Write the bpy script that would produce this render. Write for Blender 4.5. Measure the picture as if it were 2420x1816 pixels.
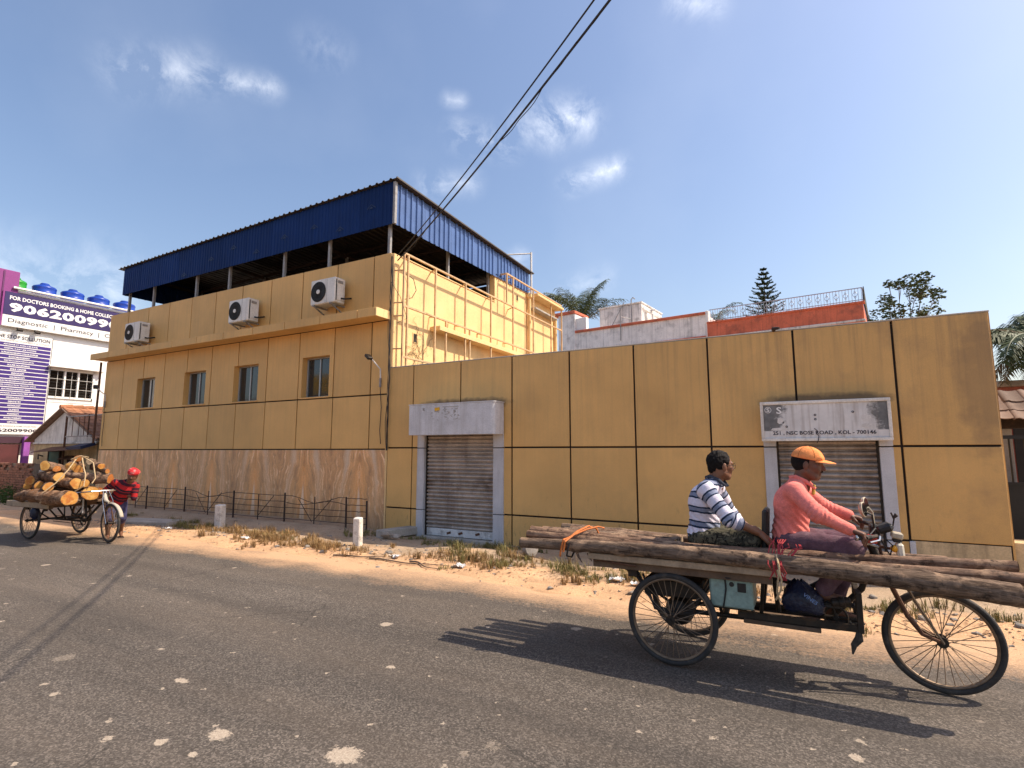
import bpy, bmesh, math, random
import numpy as np
from mathutils import Vector, Matrix

for _o in list(bpy.data.objects):
    bpy.data.objects.remove(_o)
SC = bpy.context.scene
COL = SC.collection

# ---------------------------------------------------------------- camera
cam_d = bpy.data.cameras.new('camera')
cam = bpy.data.objects.new('camera', cam_d)
COL.objects.link(cam)
cam_d.sensor_fit = 'HORIZONTAL'
cam_d.sensor_width = 36.0
cam_d.lens = 36.0 * 1266.0 / 2420.0
cam_d.clip_start = 0.05
cam_d.clip_end = 3000
cam.location = (0, 0, 1.65)
cam.rotation_euler = (math.radians(90) + math.atan(158 / 1266.0), 0, math.radians(28.4))
SC.camera = cam
SC.render.resolution_x = 1024
SC.render.resolution_y = 768

# ---------------------------------------------------------------- sun and sky
SUN = Vector((0.75, 0.37, 1.0)).normalized()
sun_el = math.asin(SUN.z)
sun_az = math.atan2(SUN.x, SUN.y)
sun_d = bpy.data.lights.new('sun', 'SUN')
sun_d.energy = 4.4
sun_d.angle = math.radians(0.53)
sun_d.color = (1.0, 0.87, 0.70)
sun = bpy.data.objects.new('sun', sun_d)
COL.objects.link(sun)
sun.rotation_euler = SUN.to_track_quat('Z', 'Y').to_euler()
sun.location = (20, 20, 40)

world = bpy.data.worlds.new('World')
SC.world = world
world.use_nodes = True
wn = world.node_tree.nodes
wl = world.node_tree.links
wn.clear()
w_out = wn.new('ShaderNodeOutputWorld')
w_bg = wn.new('ShaderNodeBackground')
w_sky = wn.new('ShaderNodeTexSky')
w_sky.sky_type = 'NISHITA'
w_sky.sun_disc = False
w_sky.sun_elevation = sun_el
w_sky.sun_rotation = sun_az
w_sky.altitude = 10
w_sky.air_density = 1.3
w_sky.dust_density = 2.3
w_sky.ozone_density = 1.6
w_bg.inputs['Strength'].default_value = 0.136
w_co = wn.new('ShaderNodeTexCoord')


def wmath(op, a, b=None, c=None, clamp=False):
    n = wn.new('ShaderNodeMath')
    n.operation = op
    n.use_clamp = clamp
    for i, v in enumerate((a, b, c)):
        if v is None:
            continue
        if isinstance(v, (int, float)):
            n.inputs[i].default_value = v
        else:
            wl.new(v, n.inputs[i])
    return n.outputs[0]


def sky_dir(u, v):
    """direction of a sky position seen at (u, v) of the 2420 px wide photograph"""
    p = math.atan(158 / 1266.0)
    y = math.radians(28.4)
    fh = Vector((-math.sin(y), math.cos(y), 0))
    r = Vector((math.cos(y), math.sin(y), 0))
    f = fh * math.cos(p) + Vector((0, 0, math.sin(p)))
    up = Vector((0, 0, math.cos(p))) - fh * math.sin(p)
    return (r * (u - 1210) / 1266 + up * (908 - v) / 1266 + f).normalized()


# cloud wisps: soft lobes on the sky sphere broken up by noise
w_no = wn.new('ShaderNodeTexNoise')
w_no.inputs['Scale'].default_value = 13.0
w_no.inputs['Detail'].default_value = 12.0
w_no.inputs['Roughness'].default_value = 0.68
w_no.inputs['Distortion'].default_value = 0.35
wl.new(w_co.outputs['Generated'], w_no.inputs['Vector'])
w_no2 = wn.new('ShaderNodeTexNoise')
w_no2.inputs['Scale'].default_value = 2.3
w_no2.inputs['Detail'].default_value = 6.0
wl.new(w_co.outputs['Generated'], w_no2.inputs['Vector'])
CLOUDS = [((300, 168), (470, 172), 0.034, 0.5), ((430, 178), (640, 208), 0.02, 0.55), ((1290, 285), (1370, 280), 0.036, 0.95), ((1240, 300), (1310, 320), 0.03, 0.7),
          ((1090, 320), (1200, 345), 0.028, 0.55), ((1350, 435), (1460, 395), 0.022, 0.65), ((1010, 440), (1110, 430), 0.025, 0.4), ((1060, 235), (1090, 240), 0.014, 0.4),
          ((0, 655), (260, 670), 0.06, 0.5), ((740, 110), (790, 125), 0.03, 0.22), ((1600, 5), (1690, 15), 0.022, 0.45), ((1330, 690), (1430, 660), 0.025, 0.35), ((1180, 640), (1230, 610), 0.02, 0.4)]
tot = None
for (a, b, rad, amp) in CLOUDS:
    A = sky_dir(*a)
    B = sky_dir(*b)
    ab = B - A
    s1 = wn.new('ShaderNodeVectorMath'); s1.operation = 'SUBTRACT'
    wl.new(w_co.outputs['Generated'], s1.inputs[0]); s1.inputs[1].default_value = A
    d1 = wn.new('ShaderNodeVectorMath'); d1.operation = 'DOT_PRODUCT'
    wl.new(s1.outputs[0], d1.inputs[0]); d1.inputs[1].default_value = ab / ab.length_squared
    t = wmath('ADD', d1.outputs['Value'], 0.0, clamp=True)
    m1 = wn.new('ShaderNodeVectorMath'); m1.operation = 'SCALE'
    m1.inputs[0].default_value = ab; wl.new(t, m1.inputs['Scale'])
    s2 = wn.new('ShaderNodeVectorMath'); s2.operation = 'SUBTRACT'
    wl.new(s1.outputs[0], s2.inputs[0]); wl.new(m1.outputs[0], s2.inputs[1])
    ln = wn.new('ShaderNodeVectorMath'); ln.operation = 'LENGTH'
    wl.new(s2.outputs[0], ln.inputs[0])
    q = wmath('SUBTRACT', 1.0, wmath('DIVIDE', ln.outputs['Value'], rad * 1.7), clamp=True)
    q = wmath('MULTIPLY', wmath('MULTIPLY', q, q), amp * 1.25)
    tot = q if tot is None else wmath('MAXIMUM', tot, q)
nz = wmath('SUBTRACT', w_no.outputs['Fac'], 0.40, clamp=True)
cl = wmath('MULTIPLY', wmath('MULTIPLY', tot, nz), 2.6, clamp=True)
faint = wmath('MULTIPLY', wmath('SUBTRACT', w_no2.outputs['Fac'], 0.52, clamp=True), 0.25, clamp=True)
cl = wmath('MINIMUM', wmath('ADD', cl, faint), 0.85)
w_mix = wn.new('ShaderNodeMix')
w_mix.data_type = 'RGBA'
wl.new(cl, w_mix.inputs['Factor'])
w_tint = wn.new('ShaderNodeMix'); w_tint.data_type = 'RGBA'; w_tint.blend_type = 'MULTIPLY'
w_tint.inputs['Factor'].default_value = 1.0
wl.new(w_sky.outputs['Color'], w_tint.inputs[6])
w_tint.inputs[7].default_value = (0.94, 0.925, 0.985, 1)
wl.new(w_tint.outputs[2], w_mix.inputs[6])
w_mix.inputs[7].default_value = (8.0, 8.2, 8.6, 1)
wl.new(w_mix.outputs[2], w_bg.inputs['Color'])
wl.new(w_bg.outputs[0], w_out.inputs['Surface'])

SC.view_settings.view_transform = 'Standard'
SC.view_settings.look = 'None'
SC.view_settings.exposure = 0.48
SC.view_settings.gamma = 1.0
SC.view_settings.use_curve_mapping = False
SC.render.engine = 'CYCLES'

R = math.radians
rng = random.Random(7)


# ---------------------------------------------------------------- materials
class NT:
    def __init__(self, name):
        self.m = bpy.data.materials.new(name)
        self.m.use_nodes = True
        self.n = self.m.node_tree.nodes
        self.l = self.m.node_tree.links
        self.b = self.n['Principled BSDF']
        self.pos = self.n.new('ShaderNodeNewGeometry').outputs['Position']

    def new(self, t):
        return self.n.new(t)

    def put(self, sock, v):
        if isinstance(v, bpy.types.NodeSocket):
            self.l.new(v, sock)
        elif isinstance(v, (tuple, list)) and len(v) == 3 and sock.type == 'RGBA':
            sock.default_value = (*v, 1)
        else:
            sock.default_value = v

    def math(self, op, a, b=None, c=None, clamp=False):
        n = self.new('ShaderNodeMath')
        n.operation = op
        n.use_clamp = clamp
        for i, v in enumerate((a, b, c)):
            if v is not None:
                self.put(n.inputs[i], v)
        return n.outputs[0]

    def vmul(self, v, s):
        n = self.new('ShaderNodeVectorMath')
        n.operation = 'MULTIPLY'
        self.put(n.inputs[0], v)
        n.inputs[1].default_value = s
        return n.outputs[0]

    def noise(self, scale, detail=4, rough=.55, vec=None, dist=0.0, out='Fac'):
        n = self.new('ShaderNodeTexNoise')
        n.inputs['Scale'].default_value = scale
        n.inputs['Detail'].default_value = detail
        n.inputs['Roughness'].default_value = rough
        n.inputs['Distortion'].default_value = dist
        self.put(n.inputs['Vector'], self.pos if vec is None else vec)
        return n.outputs[out]

    def mapr(self, v, a, b, c=0.0, d=1.0):
        n = self.new('ShaderNodeMapRange')
        self.put(n.inputs[0], v)
        for i, q in enumerate((a, b, c, d)):
            n.inputs[1 + i].default_value = q
        return n.outputs[0]

    def mix(self, f, a, b, mode='MIX'):
        n = self.new('ShaderNodeMix')
        n.data_type = 'RGBA'
        n.blend_type = mode
        self.put(n.inputs['Factor'], f)
        self.put(n.inputs[6], a)
        self.put(n.inputs[7], b)
        return n.outputs[2]

    def gain(self, col, f):
        """multiply a colour by a scalar socket"""
        n = self.new('ShaderNodeVectorMath')
        n.operation = 'SCALE'
        if isinstance(col, tuple):
            n.inputs[0].default_value = col
        else:
            self.l.new(col, n.inputs[0])
        self.put(n.inputs['Scale'], f)
        return n.outputs[0]

    def bump(self, h, strength=.3, dist=.01):
        n = self.new('ShaderNodeBump')
        n.inputs['Strength'].default_value = strength
        n.inputs['Distance'].default_value = dist
        self.put(n.inputs['Height'], h)
        self.l.new(n.outputs[0], self.b.inputs['Normal'])

    def done(self, col, rough=.7, metal=0.0, spec=None):
        self.put(self.b.inputs['Base Color'], col)
        self.put(self.b.inputs['Roughness'], rough)
        self.put(self.b.inputs['Metallic'], metal)
        if spec is not None:
            self.b.inputs['Specular IOR Level'].default_value = spec
        return self.m


def M(name, col, rough=.75, metal=0.0, var=.18, vs=2.5, fine=.12, fs=45, streak=0.0, streak_col=(.05, .04, .03), rnd=0.0,
      dirt=0.0, dirt_col=(.12, .09, .06), ds=3.0, bump=.15, bs=80, bd=.004, spec=None):
    t = NT(name)
    c = tuple(col)
    f = t.mapr(t.noise(vs, 5), .3, .7, 1 - var, 1 + var)
    f2 = t.mapr(t.noise(fs, 3), .3, .7, 1 - fine, 1 + fine)
    f = t.math('MULTIPLY', f, f2)
    if rnd:
        oi = t.new('ShaderNodeObjectInfo')
        f = t.math('MULTIPLY', f, t.mapr(oi.outputs['Random'], 0, 1, 1 - rnd, 1 + rnd))
    o = t.gain(c, f)
    if dirt:
        d = t.mapr(t.noise(ds, 8, .65), .52, .72, 0, dirt)
        o = t.mix(d, o, dirt_col)
    if streak:
        s = t.noise(1.0, 6, .6, t.vmul(t.pos, (9, 9, .55)))
        s = t.mapr(s, .5, .75, 0, streak)
        o = t.mix(s, o, streak_col)
    if bump:
        t.bump(t.noise(bs, 4), bump, bd)
    return t.done(o, rough, metal, spec)


# ---------------------------------------------------------------- mesh builder
def frame_of(d):
    d = Vector(d).normalized()
    a = Vector((0, 0, 1)) if abs(d.z) < .9 else Vector((1, 0, 0))
    u = d.cross(a).normalized()
    return d, u, d.cross(u).normalized()


class MB:
    def __init__(self):
        self.v = []
        self.f = []

    def add(self, vs, fs):
        n = len(self.v)
        self.v += [tuple(p) for p in vs]
        self.f += [tuple(i + n for i in q) for q in fs]
        return self

    def box(self, x0, x1, y0, y1, z0, z1):
        return self.add([(x0, y0, z0), (x1, y0, z0), (x1, y1, z0), (x0, y1, z0), (x0, y0, z1), (x1, y0, z1), (x1, y1, z1), (x0, y1, z1)],
                        [(3, 2, 1, 0), (4, 5, 6, 7), (0, 1, 5, 4), (1, 2, 6, 5), (2, 3, 7, 6), (3, 0, 4, 7)])

    def cbox(self, x0, x1, y0, y1, z0, z1, b=.008):
        return self.obox(((x0 + x1) / 2, (y0 + y1) / 2, (z0 + z1) / 2), ((1, 0, 0), (0, 1, 0), (0, 0, 1)),
                         ((x1 - x0) / 2, (y1 - y0) / 2, (z1 - z0) / 2), b)

    def obox(self, c, ax, h, b=0.0):
        c = Vector(c)
        ax = [Vector(a).normalized() for a in ax]
        if b <= 0:
            vs = [c + ax[0] * h[0] * sx + ax[1] * h[1] * sy + ax[2] * h[2] * sz for sx, sy, sz in
                  ((-1, -1, -1), (1, -1, -1), (1, 1, -1), (-1, 1, -1), (-1, -1, 1), (1, -1, 1), (1, 1, 1), (-1, 1, 1))]
            return self.add(vs, [(3, 2, 1, 0), (4, 5, 6, 7), (0, 1, 5, 4), (1, 2, 6, 5), (2, 3, 7, 6), (3, 0, 4, 7)])
        b = min(b, .49 * min(h) * 2)
        vs, ix = [], {}
        for sx in (-1, 1):
            for sy in (-1, 1):
                for sz in (-1, 1):
                    for a in range(3):
                        hh = [h[i] - (0 if i == a else b) for i in range(3)]
                        ix[(sx, sy, sz, a)] = len(vs)
                        vs.append(c + ax[0] * hh[0] * sx + ax[1] * hh[1] * sy + ax[2] * hh[2] * sz)
        fs = []

        def q(keys):
            fs.append(tuple(ix[k] for k in keys))
        for s in (-1, 1):
            k = [(s, -1, -1, 0), (s, 1, -1, 0), (s, 1, 1, 0), (s, -1, 1, 0)]
            q(k if s > 0 else k[::-1])
            k = [(-1, s, -1, 1), (-1, s, 1, 1), (1, s, 1, 1), (1, s, -1, 1)]
            q(k if s > 0 else k[::-1])
            k = [(-1, -1, s, 2), (1, -1, s, 2), (1, 1, s, 2), (-1, 1, s, 2)]
            q(k if s > 0 else k[::-1])
        for s in (-1, 1):
            for t in (-1, 1):
                k = [(s, t, -1, 0), (s, t, -1, 1), (s, t, 1, 1), (s, t, 1, 0)]
                q(k if s * t > 0 else k[::-1])
                k = [(s, -1, t, 2), (s, -1, t, 0), (s, 1, t, 0), (s, 1, t, 2)]
                q(k[::-1] if s * t > 0 else k)
                k = [(-1, s, t, 1), (-1, s, t, 2), (1, s, t, 2), (1, s, t, 1)]
                q(k if s * t > 0 else k[::-1])
        for sx in (-1, 1):
            for sy in (-1, 1):
                for sz in (-1, 1):
                    k = [(sx, sy, sz, 0), (sx, sy, sz, 1), (sx, sy, sz, 2)]
                    q(k if sx * sy * sz > 0 else k[::-1])
        return self.add(vs, fs)

    def tube(self, p, q, r0, r1=None, n=8, caps=True):
        return self.path([p, q], [r0, r0 if r1 is None else r1], n, caps)

    def path(self, pts, r, n=6, caps=True, flat=None):
        pts = [Vector(p) for p in pts]
        if not isinstance(r, (list, tuple)):
            r = [r] * len(pts)
        vs, fs = [], []
        d0, u, w = frame_of(pts[1] - pts[0])
        for i, p in enumerate(pts):
            d = (pts[min(i + 1, len(pts) - 1)] - pts[max(i - 1, 0)]).normalized()
            u = (u - d * u.dot(d)).normalized()
            w = d.cross(u)
            for k in range(n):
                a = 2 * math.pi * k / n
                vs.append(p + (u * math.cos(a) + w * math.sin(a)) * r[i])
        for i in range(len(pts) - 1):
            for k in range(n):
                a, b = i * n + k, i * n + (k + 1) % n
                fs.append((a, b, b + n, a + n))
        if caps:
            fs.append(tuple(range(n))[::-1])
            m = (len(pts) - 1) * n
            fs.append(tuple(m + k for k in range(n)))
        return self.add(vs, fs)

    def lathe(self, c, axis, prof, n=20):
        c = Vector(c)
        d, u, w = frame_of(axis)
        vs, fs = [], []
        for (rr, h) in prof:
            for k in range(n):
                a = 2 * math.pi * k / n
                vs.append(c + d * h + (u * math.cos(a) + w * math.sin(a)) * max(rr, 1e-4))
        for i in range(len(prof) - 1):
            for k in range(n):
                a, b = i * n + k, i * n + (k + 1) % n
                fs.append((a, b, b + n, a + n))
        fs.append(tuple(range(n))[::-1])
        m = (len(prof) - 1) * n
        fs.append(tuple(m + k for k in range(n)))
        return self.add(vs, fs)

    def torus(self, c, axis, RR, r, n=40, m=10, sy=1.0):
        c = Vector(c)
        d, u, w = frame_of(axis)
        vs, fs = [], []
        for i in range(n):
            a = 2 * math.pi * i / n
            e = u * math.cos(a) + w * math.sin(a)
            for k in range(m):
                b = 2 * math.pi * k / m
                vs.append(c + e * (RR + r * math.cos(b)) + d * r * sy * math.sin(b))
        for i in range(n):
            for k in range(m):
                fs.append((i * m + k, ((i + 1) % n) * m + k, ((i + 1) % n) * m + (k + 1) % m, i * m + (k + 1) % m))
        return self.add(vs, fs)

    def prism(self, poly, axis, a, b):
        """poly: 2-D points in the plane of the two other axes (cyclic order); extruded along axis from a to b"""
        n = len(poly)

        def P(q, t):
            if axis == 'x':
                return (t, q[0], q[1])
            if axis == 'y':
                return (q[0], t, q[1])
            return (q[0], q[1], t)
        vs = [P(q, a) for q in poly] + [P(q, b) for q in poly]
        fs = [tuple(range(n))[::-1], tuple(range(n, 2 * n))]
        for i in range(n):
            j = (i + 1) % n
            fs.append((i, j, j + n, i + n))
        return self.add(vs, fs)


ORG = {}


def mesh_of(mb, name, off=(0, 0, 0), smooth=35):
    me = bpy.data.meshes.new(name)
    v = np.array(mb.v, dtype=np.float64).reshape(-1, 3) - np.array(off)
    me.from_pydata(v.tolist(), [], mb.f)
    bm = bmesh.new()
    bm.from_mesh(me)
    bmesh.ops.recalc_face_normals(bm, faces=bm.faces)
    bm.to_mesh(me)
    bm.free()
    if smooth:
        me.polygons.foreach_set('use_smooth', [True] * len(me.polygons))
        me.set_sharp_from_angle(angle=R(smooth))
    return me


def link(name, data, mat=None, parent=None, loc=None):
    o = bpy.data.objects.new(name, data)
    COL.objects.link(o)
    if mat is not None and data is not None and len(data.materials) == 0:
        data.materials.append(mat)
    if parent is not None:
        o.parent = parent
        ORG[o.name] = ORG[parent.name]
    if loc is not None:
        o.location = loc
    return o


def tag(o, label=None, cat=None, group=None, kind=None):
    if label: o['label'] = label
    if cat: o['category'] = cat
    if group: o['group'] = group
    if kind: o['kind'] = kind
    return o


def thing(name, label, cat, loc=(0, 0, 0), group=None, rz=0.0, local=False):
    """an Empty at the base of a thing; its parts are given in world coordinates unless local"""
    o = link(name, None)
    o.location = loc
    o.rotation_euler = (0, 0, rz)
    o.empty_display_size = .2
    ORG[o.name] = (0, 0, 0) if local else tuple(loc)
    return tag(o, label, cat, group)


def part(name, mb, mat, parent, smooth=35, label=None):
    o = link(name, mesh_of(mb, name, ORG[parent.name], smooth), mat, parent)
    if label: o['label'] = label
    return o


def solo(name, mb, mat, label, cat, loc, group=None, smooth=35):
    """a thing that is one mesh, its origin at loc"""
    o = link(name, mesh_of(mb, name, loc, smooth), mat, None, loc)
    ORG[o.name] = tuple(loc)
    return tag(o, label, cat, group)


def struct(name, mb, mat, smooth=35):
    o = link(name, mesh_of(mb, name, (0, 0, 0), smooth), mat)
    ORG[o.name] = (0, 0, 0)
    o['kind'] = 'structure'
    return o


def shared(name, me, mat, parent, loc, rot=None, scale=None):
    """a piece that shares mesh data with its fellows; loc in world coordinates"""
    o = bpy.data.objects.new(name, me)
    COL.objects.link(o)
    if len(me.materials) == 0:
        me.materials.append(mat)
    o.parent = parent
    g = ORG[parent.name]
    ORG[o.name] = g
    o.location = (loc[0] - g[0], loc[1] - g[1], loc[2] - g[2])
    if rot: o.rotation_euler = rot
    if scale: o.scale = scale
    return o


def text_part(body, mat, parent, origin, xa, ya, width=None, height=.2, align='LEFT', bold=0.0, depth=.002, name='lettering', spacing=1.0):
    """lettering as a thin mesh lying in the plane of xa (reading direction) and ya (up)"""
    cu = bpy.data.curves.new('lettering', 'FONT')
    cu.body = body
    cu.size = 1.0
    cu.offset = bold
    cu.resolution_u = 2
    cu.space_character = spacing
    to = bpy.data.objects.new('lettering_tmp', cu)
    COL.objects.link(to)
    bpy.context.view_layer.update()
    dg = bpy.context.evaluated_depsgraph_get()
    me = bpy.data.meshes.new_from_object(to.evaluated_get(dg))
    bpy.data.objects.remove(to)
    n = len(me.vertices)
    co = np.empty(n * 3)
    me.vertices.foreach_get('co', co)
    co = co.reshape(-1, 3)
    lo, hi = co.min(0), co.max(0)
    sy = height / (hi[1] - lo[1])
    sx = sy if width is None else width / (hi[0] - lo[0])
    x = (co[:, 0] - lo[0]) * sx
    if align == 'CENTER':
        x -= (hi[0] - lo[0]) * sx / 2
    y = (co[:, 1] - lo[1]) * sy
    xa, ya = np.array(xa, float), np.array(ya, float)
    za = np.cross(xa, ya)
    W = np.array(origin) - np.array(ORG[parent.name]) + x[:, None] * xa + y[:, None] * ya + za * depth
    me.vertices.foreach_set('co', W.ravel())
    me.materials.clear()
    me.materials.append(mat)
    me.update()
    o = bpy.data.objects.new(name, me)
    COL.objects.link(o)
    o.parent = parent
    ORG[o.name] = ORG[parent.name]
    return o


def copy_tree(o, parent=None):
    c = o.copy()
    COL.objects.link(c)
    c.parent = parent
    ORG[c.name] = ORG[o.name]
    for ch in o.children:
        copy_tree(ch, c)
    return c

# ================================================================ materials
def clad_mat():
    t = NT('tan_cladding')
    oi = t.new('ShaderNodeObjectInfo')
    f = t.mapr(t.noise(.9, 5), .3, .7, .88, 1.1)
    f = t.math('MULTIPLY', f, t.mapr(t.noise(130, 2), .3, .7, .9, 1.1))
    f = t.math('MULTIPLY', f, t.mapr(oi.outputs['Random'], 0, 1, .93, 1.06))
    c = t.gain((.685, .41, .14), f)
    # rain streaks below the parapet, heavier to the right of the low front
    s = t.noise(1.0, 7, .62, t.vmul(t.pos, (14, 14, .5)))
    sx = t.new('ShaderNodeSeparateXYZ'); t.l.new(t.pos, sx.inputs[0])
    right = t.mapr(sx.outputs[0], -8, 2.3, .35, 1.0)
    zz = t.mapr(sx.outputs[2], 1.2, 3.4, .15, 1.0)
    k = t.math('MULTIPLY', t.mapr(s, .46, .74, 0, .58), t.math('MULTIPLY', right, zz))
    c = t.mix(k, c, (.26, .17, .09))
    # blotchy grime patches
    g = t.mapr(t.noise(1.7, 7, .62), .52, .78, 0, .55)
    g = t.math('MULTIPLY', g, t.mapr(sx.outputs[0], -6, 2.3, .12, 1.0))
    c = t.mix(g, c, (.30, .19, .095))
    # soot above the two shop boxes

    def blot(x, z, rx, rz, amt):
        dx = t.math('DIVIDE', t.math('SUBTRACT', sx.outputs[0], x), rx)
        dz = t.math('DIVIDE', t.math('SUBTRACT', sx.outputs[2], z), rz)
        q = t.math('ADD', t.math('POWER', t.math('ABSOLUTE', dx), 4.0), t.math('MULTIPLY', dz, dz))
        q = t.math('ADD', q, t.mapr(t.noise(6, 4), .3, .7, -.35, .35))
        return t.mapr(q, 0.25, 1.1, amt, 0)
    c = t.mix(blot(-6.0, 2.58, 1.15, .13, .75), c, (.07, .045, .03))
    c = t.mix(blot(.3, 2.38, .85, .12, .75), c, (.07, .045, .03))
    c = t.mix(blot(2.3, 2.6, .5, 1.1, .45), c, (.18, .12, .07))
    # splashes close to the ground
    sp = t.math('MULTIPLY', t.mapr(t.noise(9, 6, .6, t.vmul(t.pos, (2.2, 2.2, .6))), .60, .72, 0, .55), t.mapr(sx.outputs[2], .2, 1.0, 1, 0))
    c = t.mix(sp, c, (.10, .06, .03))
    t.bump(t.noise(220, 2), .12, .002)
    return t.done(c, .62)


def marble_mat():
    t = NT('bookmatched_marble')
    sx = t.new('ShaderNodeSeparateXYZ'); t.l.new(t.pos, sx.inputs[0])
    u = t.math('ADD', sx.outputs[0], 15.85)
    u = t.math('PINGPONG', u, .89)
    z = t.math('SUBTRACT', 1.68, sx.outputs[2])
    # veins run down and away from the mirror line
    w = t.math('SUBTRACT', u, t.math('MULTIPLY', z, .17))
    cmb = t.new('ShaderNodeCombineXYZ')
    t.l.new(w, cmb.inputs[0]); t.l.new(t.math('MULTIPLY', z, .09), cmb.inputs[1])
    vec = cmb.outputs[0]
    wob = t.noise(2.6, 3, .5, out='Color')
    vw = t.new('ShaderNodeVectorMath'); vw.operation = 'MULTIPLY_ADD'
    t.l.new(wob, vw.inputs[0]); vw.inputs[1].default_value = (.26, .10, .1); t.l.new(vec, vw.inputs[2])
    n1 = t.noise(6.5, 8, .62, vw.outputs[0], .3)
    n2 = t.noise(15, 8, .66, vw.outputs[0], .6)
    n3 = t.noise(3.2, 5, .5, vw.outputs[0])
    c = t.mix(t.mapr(n1, .36, .62), (.34, .235, .15), (.56, .38, .21))
    c = t.mix(t.mapr(n2, .53, .66, 0, .85), c, (.70, .62, .50))
    c = t.mix(t.mapr(n2, .30, .42, .7, 0), c, (.22, .165, .12))
    # orange tongues near the mirror line, grey beyond
    core = t.mapr(t.math('ADD', w, t.math('MULTIPLY', t.math('SUBTRACT', n3, .5), .3)), -.12, .14, 1, 0)
    c = t.mix(t.math('MULTIPLY', core, t.mapr(n1, .3, .6, .08, .45)), c, (.62, .32, .095))
    g = t.mapr(n3, .52, .66, 0, .75)
    fade = t.mapr(sx.outputs[0], -16, -9, .25, 1.0)
    c = t.mix(t.math('MULTIPLY', g, fade), c, (.44, .43, .41))
    spire = t.mapr(t.math('SUBTRACT', u, t.math('MULTIPLY', t.math('SUBTRACT', z, .75), .09)), -.01, .02, 1, 0)
    spire = t.math('MULTIPLY', spire, t.mapr(z, .7, .95))
    c = t.mix(t.math('MULTIPLY', spire, .75), c, (.68, .65, .60))
    c = t.gain(c, t.mapr(t.noise(40, 4), .3, .7, .95, 1.15))
    c = t.mix(1.0, c, (1.42, 1.15, .88), 'MULTIPLY')
    c = t.mix(t.mapr(sx.outputs[2], .05, .5, .45, 0), c, (.20, .14, .09))
    return t.done(c, .5)


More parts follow.
